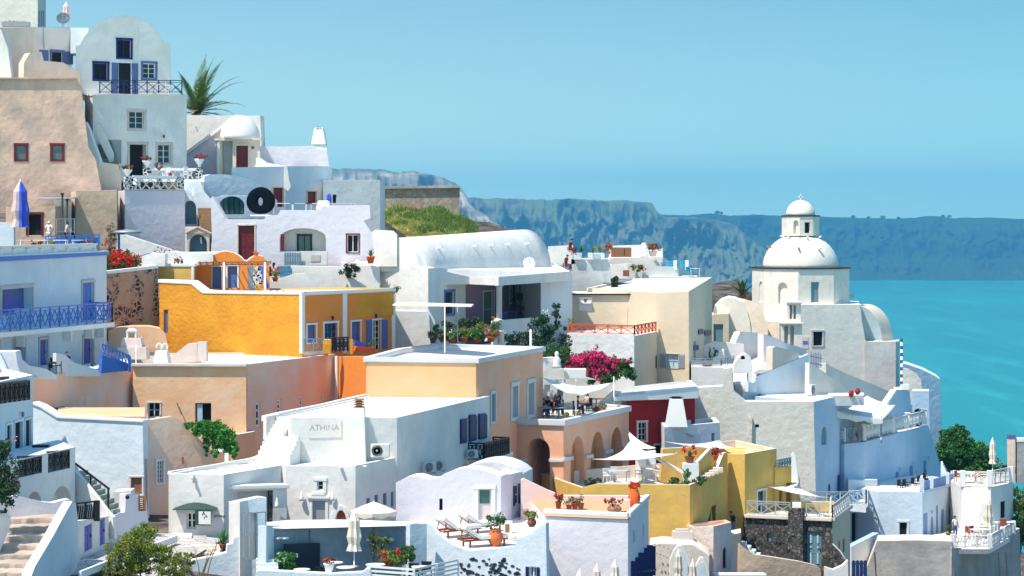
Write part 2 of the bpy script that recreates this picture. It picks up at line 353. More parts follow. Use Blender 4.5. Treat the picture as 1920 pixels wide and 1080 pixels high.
def opening(f,x0,y0,x1,y1,par,kind='window',fc=WPAINT,pane=GLASS,nx=2,ny=3,arch=0,rec=.16,sur=None,sw=.13,sh=None,shm='open',
   sill=False,label=None,cut=True,fw=.05,deep=None,side='b',sname='surround'):
 u0,u1=f.u(x0),f.u(x1)
 if u0>u1:u0,u1=u1,u0
 D=f.P.y+(u0+u1)/2*f.U.y;z0,z1=zat(y1,D),zat(y0,D)
 w,h=u1-u0,z1-z0
 mid=f.w((u0+u1)/2,0);mid.z=0;mid.normalize();c_=abs(f.N.x*mid.x+f.N.y*mid.y);lim=.3*w*c_/max(.05,math.sqrt(max(0,1-c_*c_)))
 rec=min(rec,max(.03,lim));deep=min(deep,max(.03,lim*(1 if w<1.3 else 2.2)))if deep else deep
 hp=hole_poly(u0,u1,z0,z1,arch)
 if cut:f.holes.append((hp,deep or rec))
 o=0 if cut else rec+.02
 bm=nb()
 if kind=='dark':
  slab(bm,f,hp,-(deep or rec)-.02,-(deep or rec)+.004+o)
  p=obj('opening',bm,pane if pane is not GLASS else DARK,par,True)
 elif kind=='door':
  slab(bm,f,hp,-rec-.03+o*0,-rec+.01+o)
  m_=.12*w
  for k in range(3):
   za=z0+h*(.06+.31*k);zb=za+h*.25
   for c in ((u0+m_,(u0+u1)/2-m_/2),((u0+u1)/2+m_/2,u1-m_)):slab(bm,f,rect(c[0],c[1],za,zb),-rec+.008+o,-rec+.03+o)
  p=obj('door',bm,fc,par,True)
  hb=nb();box(hb,f.w(u1-.13*w,z0+h*.47,-rec+.06+o),(.05,.05,.12));obj('handle',hb,BLACKM,p,True)
 else:
  slab(bm,f,hp,-rec-.02,-rec+.005+o)
  p=obj('glass_door' if kind=='glassdoor' else 'window',bm,pane,par,True)
  fb=nb();d0,d1=-rec+.006+o,-rec+.045+o
  zt=z1
  for r_ in (rect(u0,u0+fw,z0,zt),rect(u1-fw,u1,z0,zt),rect(u0+fw,u1-fw,z0,z0+fw)):slab(fb,f,r_,d0,d1)
  if not arch:slab(fb,f,rect(u0+fw,u1-fw,z1-fw,z1),d0,d1)
  for k in range(1,nx):
   c=u0+w*k/nx;slab(fb,f,rect(c-fw*.6,c+fw*.6,z0+fw,z1-fw),d0,d1+.004)
  for k in range(1,ny):
   c=z0+h*k/ny;slab(fb,f,rect(u0+fw,u1-fw,c-fw*.35,c+fw*.35),d0,d1-.004)
  obj('frame',fb,fc,p,True)
 if label:p['label']=label
 if sur:
  sb=nb();t=.045
  slab(sb,f,rect(u0-sw,u0,z0,z1),.002,t);slab(sb,f,rect(u1,u1+sw,z0,z1),.002,t);slab(sb,f,rect(u0-sw-.02,u1+sw+.02,z1,z1+sw),.002,t+.02)
  if kind in ('window',):slab(sb,f,rect(u0-sw,u1+sw,z0-sw*.8,z0),.002,t)
  obj(sname,sb,sur,p,True)
 if sill:
  sb=nb();slab(sb,f,rect(u0-.08,u1+.08,z0-.07,z0-.002),.003,.12);obj('sill',sb,sur or CAPW,p,True)
 if sh:
  for sgn in (-1,1):
   if side=='l' and sgn>0 or side=='r' and sgn<0:continue
   if shm=='open':a,b=(u0-w/2-.03,u0-.03)if sgn<0 else (u1+.03,u1+w/2+.03);dd=.01
   else:a,b=(u0,(u0+u1)/2-.01)if sgn<0 else ((u0+u1)/2+.01,u1);dd=-rec*.5
   sb=nb();slab(sb,f,rect(a,b,z0,z1),dd,dd+.035);n_=9
   for k in range(n_):
    za=z0+h*(.05+.9*k/n_);slab(sb,f,rect(a+.05,b-.05,za,za+h*.05),dd+.03,dd+.055)
   obj('shutter',sb,sh,p,True)
 return p
class Bld:
 """block with a plan polygon: front corners (left to right, as photo points with a depth), back corners added behind.
 A depth of None is solved so that the corner lies at the height of the first."""
 def __init__(s,name,label,cat,top,base,mat,roof=None,dep=None,back=None,group=None,cornice=None,cm=None,parapet=None,rim=None,z=None,par=None,wname='wall',bdir=None):
  p3=[]
  for t in top:
   px,py,D=(tuple(t)+(None,))[:3]
   if D is None:D=Dz(py,z if z is not None else p3[0].z)
   p3.append(W(px,py,D))
  n_front=len(p3)
  for t in (back or []):
   px,py,D=(tuple(t)+(None,))[:3]
   if D is None:D=Dz(py,z if z is not None else p3[0].z)
   p3.append(W(px,py,D))
  if dep:
   a,b=p3[0],p3[-1]
   def push(q):
    if bdir:k=V((bdir[0],bdir[1],0)).normalized()*dep
    else:k=V((q.x,q.y,0)).normalized()*dep
    return q+k
   p3+=[push(b),push(a)]
  s.p3=p3;s.base=base;s.nf=n_front;s.mat=mat
  c=sum(p3,V((0,0,0)))/len(p3)
  s.root=par or empty(name,(c.x,c.y,base),label,cat,group)
  s.f=[Facet(p3[i],p3[(i+1)%len(p3)])for i in range(len(p3))]
  s.roof=roof or WHITE;s.rim=rim or s.roof;s.parapet=parapet;s.wname=wname
  if cornice:
   h,o=cornice;bm=nb();P=[(q.x,q.y)for q in p3];Po=poly_off(P,o);Pi=poly_off(P,-(parapet[1]if parapet else .25)-.012)
   n=len(P)
   for i in range(n):
    j=(i+1)%n;zi,zj=p3[i].z+.03,p3[j].z+.03
    vs=[bm.verts.new(q)for q in ((*Po[i],zi-h),(*Po[j],zj-h),(*Po[j],zj),(*Po[i],zi),(*Pi[i],zi),(*Pi[j],zj),(*Pi[i],zi-.1),(*Pi[j],zj-.1),(*P[i],zi-h),(*P[j],zj-h))]
    for q in ((0,1,2,3),(3,2,5,4),(4,5,7,6),(8,9,1,0)):bm.faces.new([vs[k]for k in q])
   finish(bm);obj('cornice',bm,cm or CAPW,s.root,True)
 def open(s,i,*a,**k):return opening(s.f[i],*a,s.root,**k)
 def done(s):
  bm=nb();p3=s.p3;n=len(p3)
  for i,f in enumerate(s.f):
   wall_face(bm,f,[(0,s.base),(f.L,s.base),(f.L,p3[(i+1)%n].z),(0,p3[i].z)])
  P=[(q.x,q.y)for q in p3]
  if s.parapet:
   h,t=s.parapet;Pi=poly_off(P,-t)
   o_=[bm.verts.new(q)for q in p3];a=[bm.verts.new((*Pi[i],p3[i].z))for i in range(n)];b=[bm.verts.new((*Pi[i],p3[i].z-h))for i in range(n)]
   for i in range(n):
    j=(i+1)%n
    bm.faces.new([o_[i],o_[j],a[j],a[i]]).material_index=1;bm.faces.new([a[i],a[j],b[j],b[i]]).material_index=1
   zs={(round(v.co.x,4),round(v.co.y,4)):v.co.z for v in b}
   tess(bm,[[(v.co.x,v.co.y)for v in b]],lambda x,y:(x,y,zs[(round(x,4),round(y,4))]),2)
  else:
   zs={(round(q.x,4),round(q.y,4)):q.z for q in p3}
   tess(bm,[P],lambda x,y:(x,y,zs[(round(x,4),round(y,4))]),2)
  finish(bm)
  s.wall=obj(s.wname,bm,[s.mat,s.rim,s.roof],s.root,True);return s
def rows(*p):return list(p)
class Extr:
 """a vertical outline traced in the plane through A=(px,D) and B=(px,D), given its thickness t"""
 def __init__(s,A,B,outline,t,mat,name='wall',label=None,cat=None,group=None,par=None,cap=None,vec=None,single=True,capang=.35,kind=None,base=None):
  a,b=W(A[0],0,A[1]),W(B[0],0,B[1]);s.ft=Facet(a,b);s.t=t;s.mat=mat;s.cap=cap or mat
  s.out=[s.ft.uz(*p)for p in outline];s.name=name;s.vec=vec;s.capang=capang
  zb=min(p[1]for p in s.out);s.meta=(label,cat,group,kind)
  if par is None and not single:
   c=s.ft.w(sum(p[0]for p in s.out)/len(s.out),zb,-t/2)
   par=empty(name,c,label,cat,group);s.name='wall';s.meta=(None,)*4
  s.root=par
 def open(s,*a,**k):return opening(s.ft,*a,s.root,**k)
 def done(s):
  bm=nb();f=s.ft
  wall_face(bm,f,s.out)
  off=V(s.vec)if s.vec else V((-f.N.x*s.t,-f.N.y*s.t,0))
  if not s.vec and s.t>1.2:
   c_=f.w(f.L/2,0);c_.z=0;off=c_.normalized()*s.t
  tess(bm,[s.out],lambda u,z:f.w(u,z)+off,0)
  n=len(s.out)
  for i in range(n):
   p,q=s.out[i],s.out[(i+1)%n];a,b=f.w(*p),f.w(*q)
   fa=bm.faces.new([bm.verts.new(v)for v in (a,b,b+off,a+off)])
  finish(bm)
  # which side faces look up
  for fa in bm.faces:
   if fa.normal.z>s.capang and abs(fa.normal.x*f.N.x+fa.normal.y*f.N.y)<.93:fa.material_index=1
  o=obj(s.name,bm,[s.mat,s.cap],s.root,True);tag(o,*s.meta);s.o=o;return s
def wallx(name,label,A,B,outline,t,mat,cap=None,cat='wall',group=None,par=None,**k):
 return Extr(A,B,outline,t,mat,name,label,cat,group,par,cap,**k).done().o
def arc(x0,x1,ye,yt,n=12,a0=180,a1=0):
 """photo points of an arch from (x0,ye) over (mid,yt) to (x1,ye)"""
 c=(x0+x1)/2;r=(x1-x0)/2
 return [(c+r*math.cos(R(a0+(a1-a0)*k/n)),ye-(ye-yt)*math.sin(R(a0+(a1-a0)*k/n)))for k in range(n+1)]
def ledge(par,name,a,b,h,w,mat,world=True):
 bm=nb();bar(bm,a,b,w,h);return obj(name,bm,mat,par,world)
# ---------------------------------------------------------------- railings and stairs
def railing(par,pts,h,mat,style='x',sp=1.0,r=.035,name='railing',label=None,cat=None,group=None):
 """pts: 3-D points of the foot line"""
 bm=nb();pts=[V(p)for p in pts];up=V((0,0,h))
 for a,b in zip(pts,pts[1:]):
  n=max(1,round((b-a).length/sp))
  bar(bm,a+up,b+up,r*1.8,r*1.4);bar(bm,a+up*.12,b+up*.12,r*1.2,r)
  if style in ('x','diag','loz'):bar(bm,a+up*.86,b+up*.86,r,r)
  for k in range(n+1):
   p=a.lerp(b,k/n)
   bar(bm,p,p+up*1.03,r*1.8)
   if k==n:break
   q=a.lerp(b,(k+1)/n);lo,hi=up*.12,up*.86
   if style=='x':
    bar(bm,p+lo,q+hi,r);bar(bm,p+hi,q+lo,r)
   elif style=='loz':
    m=p.lerp(q,.5);bar(bm,p+lo,m+hi,r);bar(bm,m+hi,q+lo,r);bar(bm,p+hi,m+lo,r);bar(bm,m+lo,q+hi,r)
   elif style=='bars':
    for t in range(1,6):s_=p.lerp(q,t/6);bar(bm,s_+up*.12,s_+up,r*.6)
   elif style=='wave':
    for t in range(4):
     s_=p.lerp(q,(t+.15)/4);e_=p.lerp(q,(t+.75)/4)
     bar(bm,s_+lo,s_.lerp(e_,.25)+up*.45,r);bar(bm,s_.lerp(e_,.25)+up*.45,e_.lerp(s_,.25)+up*.55,r);bar(bm,e_.lerp(s_,.25)+up*.55,e_+hi,r)
   elif style=='slat':
    for t in (.3,.5,.7):bar(bm,p+up*t,q+up*t,r,r*3)
   elif style=='bal':
    for t in range(4):
     s_=p.lerp(q,(t+.5)/4)
     lathe(bm,[(.05,h*.1),(.035,h*.2),(.075,h*.38),(.04,h*.62),(.035,h*.8),(.055,h*.95)],6,s_)
 o=obj(name,bm,mat,par,True);return tag(o,label,cat,group)
def stairs(name,label,a,b,n,wid,mat,side=None,cap=None,under=1.0,par=None,cat='stairs'):
 """steps from foot a to head b (3-D nosing line), width vector wid"""
 bm=nb();a,b,wv=V(a),V(b),V(wid);d=(b-a)/n
 run=V((d.x,d.y,0))
 for k in range(n):
  p=a+run*k;z1=a.z+d.z*(k+1);zb=a.z-under
  q=[p,p+run*1.0,p+run+wv,p+wv]
  if (wv.cross(run)).z>0:q=q[::-1]
  vs=[bm.verts.new((v.x,v.y,zb))for v in q]+[bm.verts.new((v.x,v.y,z1))for v in q]
  for t in ((4,5,6,7),(0,1,5,4),(1,2,6,5),(2,3,7,6),(3,0,4,7)):bm.faces.new([vs[i]for i in t])
 bmesh.ops.recalc_face_normals(bm,faces=bm.faces)
 o=obj(name,bm,mat,par,True)
 return tag(o,label,cat)if not par else o
# ---------------------------------------------------------------- plants
def leaves(bm,c,rad,n,size,rng,mi=0,shape='e',up=.3,asp=.5,hollow=.0):
 for _ in range(n):
  while True:
   p=V((rng.uniform(-1,1),rng.uniform(-1,1),rng.uniform(-1,1)))
   if hollow<p.length<=1:break
  q=V((c[0]+p.x*rad[0],c[1]+p.y*rad[1],c[2]+p.z*rad[2]))
  nrm=V((rng.gauss(0,1),rng.gauss(0,1),rng.gauss(0,1)+up)).normalized()
  t=nrm.orthogonal().normalized();t.rotate(Matrix.Rotation(rng.uniform(0,6.28),3,nrm));s=nrm.cross(t)
  L_=size*rng.uniform(.6,1.4);w=L_*asp
  f=bm.faces.new([bm.verts.new(q-t*L_/2),bm.verts.new(q+s*w/2),bm.verts.new(q+t*L_/2+nrm*L_*.12),bm.verts.new(q-s*w/2)])
  f.material_index=mi
def clumps(bm,c,rad,k,n,size,rng,mi=0,cr=.4,asp=.5,flat=1):
 k=int(k*1.7)+1;n=int(n*1.2)
 """k clumps of n leaves inside an ellipsoid"""
 for _ in range(k):
  while True:
   p=V((rng.uniform(-1,1),rng.uniform(-1,1),rng.uniform(-1,1)))
   if p.length<=1:break
  q=V((c[0]+p.x*rad[0],c[1]+p.y*rad[1],c[2]+p.z*rad[2]))
  r=min(rad)*cr*rng.uniform(.6,1.3)
  leaves(bm,q,(r,r,r*flat),n,size,rng,mi,asp=asp)
def bush(name,label,cat,c,rad,k=14,n=40,size=.14,leaf=LEAF,fl=None,fn=0,fsz=.1,seed=0,par=None,group=None,cr=.45,stem=True,fl2=None,fl_up=.2):
 rng=random.Random(seed+7);c=V(c)
 root=par or empty(name,(c.x,c.y,c.z-rad[2]),label,cat,group)
 bm=nb();clumps(bm,c,rad,k,n,size,rng,0,cr);obj('foliage',bm,leaf,root,True)
 if stem:
  sb=nb()
  for _ in range(5):
   e=c+V((rng.uniform(-.6,.6)*rad[0],rng.uniform(-.6,.6)*rad[1],rng.uniform(-.2,.5)*rad[2]))
   tube(sb,[(c.x,c.y,c.z-rad[2]),(c.lerp(e,.5)),e],[.03,.02,.008],5)
  obj('stem',sb,BARK,root,True)
 if fl:
  fb=nb();clumps(fb,c+V((0,0,rad[2]*fl_up)),[r*1.02 for r in rad],max(3,fn // 14),14,fsz,rng,0,.28,.9);obj('flowers',fb,fl,root,True)
 if fl2:
  fb=nb();clumps(fb,c,[r*1.02 for r in rad],max(3,fn // 28),14,fsz,rng,0,.28,.9);obj('flowers',fb,fl2,root,True)
 return root
def pot_mesh(par,c,r,h,mat,style='taper',name='pot'):
 bm=nb()
 pr={'taper':[(r*.62,0),(r*.92,h*.85),(r*1.05,h*.86),(r*1.05,h),(r*.9,h),(r*.85,h*.9),(.001,h*.88)],
          'urn':[(r*.55,0),(r*.95,h*.35),(r,h*.55),(r*.8,h*.8),(r*.62,h*.9),(r*.72,h),(r*.55,h),(r*.5,h*.93),(.001,h*.92)],
          'bowl':[(r*.35,0),(r*.3,h*.2),(r*.7,h*.55),(r*1.05,h*.9),(r*1.05,h),(r*.9,h),(.001,h*.9)]}[style]
 lathe(bm,pr,14,c);return obj(name,bm,mat,par,True)
def pot_plant(label,c,r=.2,h=.32,mat=TERRAC,leaf=LEAF,ph=.4,n=120,size=.12,fl=None,fn=40,style='taper',seed=0,group=None,kind='bush',name='potted_plant',cat='potted plant',pw=None):
 c=V(c);root=empty(name,c,label,cat,group);pot_mesh(root,c,r,h,mat,style);rng=random.Random(seed)
 bm=nb();top=c+V((0,0,h));pw=pw or r*1.5
 if kind=='bush':
  clumps(bm,top+V((0,0,ph*.5)),(pw,pw,ph*.55),6,n // 6,size,rng,0,.6)
 elif kind=='spike':spikes(bm,top-V((0,0,.05)),ph,n,rng,.04+r*.12)
 obj('foliage',bm,leaf,root,True)
 if fl:
  fb=nb();clumps(fb,top+V((0,0,ph*.65)),(pw*1.05,pw*1.05,ph*.45),5,fn // 5,size*.8,rng,0,.5,.9);obj('flowers',fb,fl,root,True)
 return root
def spikes(bm,c,L_,n,rng,w,spread=.9,droop=.3):
 for _ in range(n):
  a=rng.uniform(0,6.283);e=rng.uniform(.05,spread);l=L_*rng.uniform(.6,1.1)
  d=V((math.cos(a)*e,math.sin(a)*e,1)).normalized();s=d.cross(V((0,0,1))).normalized()*w/2
  p1=c+d*l*.5;p2=c+d*l+V((math.cos(a),math.sin(a),0))*l*droop*e-V((0,0,l*droop*e))
  vs=[bm.verts.new(v)for v in (c-s,c+s,p1+s,p1-s,p2)]
  bm.faces.new(vs[:4]);bm.faces.new([vs[3],vs[2],vs[4]])
def tree(name,label,c,blobs,size,leaf,seed,trunk_r=.12,n=60,k=None,cat='tree',group=None,cr=.35,twigs=0):
 """blobs: list of (centre, radii, clumps) in world space; the trunk and limbs reach each"""
 rng=random.Random(seed);c=V(c);root=empty(name,c,label,cat,group)
 bm=nb()
 for q,rad,kk in blobs:clumps(bm,q,rad,kk,n,size,rng,0,cr)
 obj('crown',bm,leaf,root,True)
 tb=nb();mid=c.lerp(V(blobs[0][0]),.5)
 tube(tb,[c,c.lerp(mid,.5)+V((.05,0,0)),mid],[trunk_r,trunk_r*.8,trunk_r*.65],8)
 for q,rad,kk in blobs:
  q=V(q)
  for _ in range(4+twigs):
   e=q+V((rng.uniform(-.8,.8)*rad[0],rng.uniform(-.8,.8)*rad[1],rng.uniform(-.5,.8)*rad[2]))
   m_=mid.lerp(e,.5)+V((rng.uniform(-.2,.2),rng.uniform(-.2,.2),-.1))
   tube(tb,[mid,m_,e],[trunk_r*.5,trunk_r*.3,trunk_r*.08],5)
 obj('trunk',tb,BARK,root,True)
 return root
# ---------------------------------------------------------------- furniture and fittings
def umbrella_open(label,c,r,h,mat=CANVAS,n=8,group=None):
 root=empty('parasol',c,label,'parasol',group);bm=nb();c=V(c)
 lathe(bm,[(.001,h),(r*.12,h-.03),(r*.5,h-r*.16),(r,h-r*.38)],n,c,smooth=False)
 for k in range(n):      # valance with scallops
  a0,a1=6.2832*k/n,6.2832*(k+1)/n
  p,q=[c+V((r*math.cos(a),r*math.sin(a),h-r*.38))for a in (a0,a1)]
  m_=p.lerp(q,.5);bm.faces.new([bm.verts.new(v)for v in (p,q,q-V((0,0,.16)),m_-V((0,0,.28)),p-V((0,0,.16)))])
 o=obj('canopy',bm,mat,root,True);s=o.modifiers.new('thick','SOLIDIFY');s.thickness=.02
 pb=nb();tube(pb,[c,c+V((0,0,h+.08))],.03,8);obj('pole',pb,WPAINT,root,True)
 rb=nb()
 for k in range(n):
  a=6.2832*k/n;bar(rb,c+V((0,0,h*.72)),c+V((r*.55*math.cos(a),r*.55*math.sin(a),h-r*.22)),.02)
 obj('ribs',rb,WOOD,root,True);bb=nb();lathe(bb,[(.28,0),(.26,.08),(.05,.1)],12,c);obj('base',bb,GREYC,root,True)
 return root
def umbrella_closed(label,c,h,mat=CREAMC,r=.2,group=None,lean=0,mat2=None):
 root=empty('closed_parasol',c,label,'parasol',group);bm=nb();c=V(c);seg=16;rings=[]
 prof=[(.02,h),(.3*r,h*.97),(.8*r,h*.84),(.75*r,h*.7),(.95*r,h*.55),(.7*r,h*.42),(1.0*r,h*.3)]
 for rr,z in prof:
  rings.append([bm.verts.new(c+V((math.cos(6.2832*k/seg),math.sin(6.2832*k/seg),0))*rr*(1+(.28 if k%2 else -.12)*min(1,(h-z)/h*3))+V((lean*z,0,z)))for k in range(seg)])
 for i,(a,b)in enumerate(zip(rings,rings[1:])):
  for k in range(seg):
   f=bm.faces.new([a[k],a[(k+1)%seg],b[(k+1)%seg],b[k]])
   if mat2 and k%8 in (1,2,3):f.material_index=1
 bm.faces.new(rings[-1]);obj('folded_canopy',bm,[mat,mat2 or mat],root,True)
 pb=nb();tube(pb,[c,c+V((lean*h,0,h*1.03))],.028,8);obj('pole',pb,WPAINT,root,True)
 bb=nb();lathe(bb,[(.24,0),(.22,.08),(.05,.1)],12,c);obj('base',bb,GREYC,root,True)
 return root
def make_chair(label,c,rz,mat=WPAINT,group=None,h=.85,arm=True,name='chair'):
 root=empty(name,c,label,'chair',group,rz);bm=nb();box(bm,(0,0,.42),(.46,.44,.04));obj('seat',bm,mat,root)
 bm=nb();box(bm,(0,.21,.46),(.44,.035,h-.46));box(bm,(0,.205,h-.06),(.48,.06,.07));obj('backrest',bm,mat,root)
 for sx in (-1,1):
  for sy in (-1,1):
   bm=nb();bar(bm,(sx*.2,sy*.19,.42),(sx*.22,sy*.22,0),.035);obj('leg',bm,mat,root)
  if arm:
   bm=nb();bar(bm,(sx*.23,.2,.63),(sx*.23,-.2,.63),.04);bar(bm,(sx*.23,-.18,.44),(sx*.23,-.18,.63),.03);obj('armrest',bm,mat,root)
 return root
def make_table(label,c,rz=0,s=(.8,.8),h=.74,mat=WPAINT,round_=False,group=None,leg='c'):
 root=empty('table',c,label,'table',group,rz);bm=nb()
 if round_:lathe(bm,[(s[0]/2*.96,h-.05),(s[0]/2,h-.03),(s[0]/2,h)],20)
 else:box(bm,(0,0,h-.04),(s[0],s[1],.04))
 obj('tabletop',bm,mat,root);bm=nb()
 if leg=='c':tube(bm,[(0,0,0),(0,0,h-.05)],.04,8);lathe(bm,[(.25,0),(.22,.04),(.04,.07)],12)
 else:
  for i in (-1,1):
   for j in (-1,1):lb=nb();bar(lb,(i*s[0]*.44,j*s[1]*.42,0),(i*s[0]*.44,j*s[1]*.42,h-.04),.05);obj('leg',lb,mat,root)
 if leg=='c':obj('pedestal_leg',bm,mat,root)
 else:bm.free()
 return root
def lounger(label,c,rz,group=None,cush=CANVAS):
 root=empty('sun_lounger',c,label,'sun lounger',group,rz,1.2)
 bm=nb()
 for s in (-1,1):bar(bm,(s*.32,-.95,.3),(s*.32,.95,.3),.05,.08)
 for y in (-.95,-.3,.3,.95):bar(bm,(-.32,y,.3),(.32,y,.3),.05)
 obj('frame',bm,REDWOOD,root)
 for sx in (-1,1):
  for y in (-.8,.7):
   bm=nb();bar(bm,(sx*.3,y,.3),(sx*.3,y,0),.06);obj('leg',bm,REDWOOD,root)
 bm=nb();bar(bm,(0,-.95,.38),(0,.25,.38),.72,.13);obj('mattress',bm,cush,root)
 bm=nb();bar(bm,(0,.25,.38),(0,.92,.82),.72,.13);obj('backrest',bm,cush,root)
 bm=nb();bar(bm,(-.25,.25,.3),(-.25,.9,.74),.04);bar(bm,(.25,.25,.3),(.25,.9,.74),.04);bar(bm,(.25,.85,.3),(.25,.75,.62),.03);bar(bm,(-.25,.85,.3),(-.25,.75,.62),.03);obj('backrest_frame',bm,REDWOOD,root)
 return root
def aircon(label,c,rz,w=.85,h=.6,d=.32,group=None):
 root=empty('air_conditioner',c,label,'air conditioner',group,rz)
 bm=nb();box(bm,(0,0,.06),(w,d,h));bmesh.ops.bevel(bm,geom=bm.edges[:],offset=.02,segments=1,affect='EDGES');obj('casing',bm,ACW,root)
 bm=nb();M_=Matrix.Translation((-w*.16,-d/2-.004,.06+h/2))@Matrix.Rotation(R(90),4,'X')
 lathe(bm,[(h*.42,0),(h*.42,.02),(.001,.02)],20);bmesh.ops.transform(bm,matrix=M_,verts=bm.verts);obj('fan_grille',bm,DARK,root)
 bm=nb();lathe(bm,[(.06,.0),(.06,.035),(.001,.035)],12)
 for r_ in (.3,.38):lathe(bm,[(h*r_-.006,.022),(h*r_-.006,.032),(h*r_+.006,.032),(h*r_+.006,.022)],20)
 bmesh.ops.transform(bm,matrix=M_,verts=bm.verts);obj('fan_hub',bm,METAL,root)
 bm=nb()
 for k in range(7):box(bm,(w/2+.002,0,.12+k*h*.12),(.012,d*.8,.02))
 obj('louvres',bm,GREYP,root)
 for sx in (-1,1):
  bm=nb();box(bm,(sx*w*.36,0,0),(.06,d*1.05,.06));obj('foot',bm,GREYP,root)
 return root
def dish(label,c,r,rz,tilt=35,mat=METAL,group=None):
 root=empty('satellite_dish',c,label,'satellite dish',group,rz);bm=nb();tube(bm,[(0,0,0),(0,0,r*1.2)],.03,8);obj('mast',bm,METAL,root)
 bm=nb();lathe(bm,[(.001,0),(r*.5,r*.05),(r*.85,r*.15),(r,r*.22),(r,r*.25),(r*.8,r*.17),(r*.4,r*.07),(.001,.03)],24)
 M_=Matrix.Translation((0,-.06,r*1.25))@Matrix.Rotation(R(90-tilt),4,'X');bmesh.ops.transform(bm,matrix=M_,verts=bm.verts);obj('reflector',bm,mat,root)
 bm=nb();e=M_@V((0,0,r*.9))
 bar(bm,M_@V((0,r*.95,r*.2)),e,.025);box(bm,e-V((0,0,.04)),(.07,.12,.08));obj('receiver_arm',bm,METAL,root);return root
def walllamp(par,p,n,s=.22,mat=BLACKM):
 bm=nb();p=V(p);n=V((n[0],n[1],0)).normalized()
 bar(bm,p,p+n*s,.03);lathe(bm,[(.03,.05),(.07,.02),(.07,-.16),(.03,-.2),(.001,-.21)],8,p+n*s);return obj('wall_lamp',bm,mat,par,True)
def sail(label,P,poles=(),sag=.25,pull=.12,mat=CANVAS,group=None,name='shade_sail',res=10):
 """shade sail between 3 or 4 corner points, hollowed edges"""
 P=[V(p)for p in P];c=sum(P,V((0,0,0)))/len(P);root=empty(name,(c.x,c.y,min([p.z for p in P]+[q[0][2]for q in poles])),label,'shade sail',group)
 bm=nb();n=len(P);grid={}
 def pt(u,v):
  if n==4:q=P[0].lerp(P[1],u).lerp(P[3].lerp(P[2],u),v);e=min(u,1-u)*min(v,1-v)*4;k=u*(1-u)+v*(1-v)-4*u*(1-u)*v*(1-v)
  else:
   q=P[0].lerp(P[1].lerp(P[2],v),u);k=u*(1-u)+u*u*v*(1-v)*1.5;e=27*(1-u)*u*u*v*(1-v)
  return q.lerp(c,min(.9,pull*4*k*(1-min(1,e))))-V((0,0,sag*4*min(.25,k)))
 for i in range(res+1):
  for j in range(res+1):grid[i,j]=bm.verts.new(pt(i/res,j/res))
 for i in range(res):
  for j in range(res):
   f=bm.faces.new([grid[i,j],grid[i+1,j],grid[i+1,j+1],grid[i,j+1]]);f.smooth=True
 bmesh.ops.remove_doubles(bm,verts=bm.verts,dist=1e-4)
 o=obj('canvas',bm,mat,root,True);s=o.modifiers.new('thick','SOLIDIFY');s.thickness=.015
 for a,b in poles:
  pb=nb();tube(pb,[a,b],.035,8);obj('pole',pb,WPAINT,root,True)
 return root
def chimney(label,c,w,h,cap='slab',mat=WHITE,taper=.6,rz=0,group=None,d=None,pot=None):
 root=empty('chimney',c,label,'chimney',group,rz);bm=nb();box(bm,(0,0,0),(w,d or w,h),taper=taper)
 bmesh.ops.bevel(bm,geom=bm.edges[:],offset=.04,segments=2,affect='EDGES');obj('stack',bm,mat,root)
 t=w*taper
 if cap=='slab':
  bm=nb()
  for i in (-1,1):
   for j in (-1,1):box(bm,(i*t*.35,j*t*.35,h),(t*.22,t*.22,.16))
  box(bm,(0,0,h+.16),(t*1.1,t*1.1,.09));obj('cap',bm,mat,root)
 if cap=='louvre':
  bm=nb();box(bm,(0,0,h-.01),(t*.45,t*.45,.5));
  for k in range(4):box(bm,(0,0,h+.04+k*.13),(t*.78,t*.78,.05))
  obj('louvred_pot',bm,WOOD if not pot else pot,root)
 if cap=='arch':
  bm=nb()
  for s in (-1,1):
   pts=[(s*t*.25+t*.2*math.cos(R(a)),0,h+.22+t*.2*math.sin(R(a))*1.3)for a in range(0,181,30)]
   tube(bm,[(pts[0][0],0,h-.05)]+pts+[(pts[-1][0],0,h-.05)],.06,6)
  obj('cap',bm,mat,root)
 return root
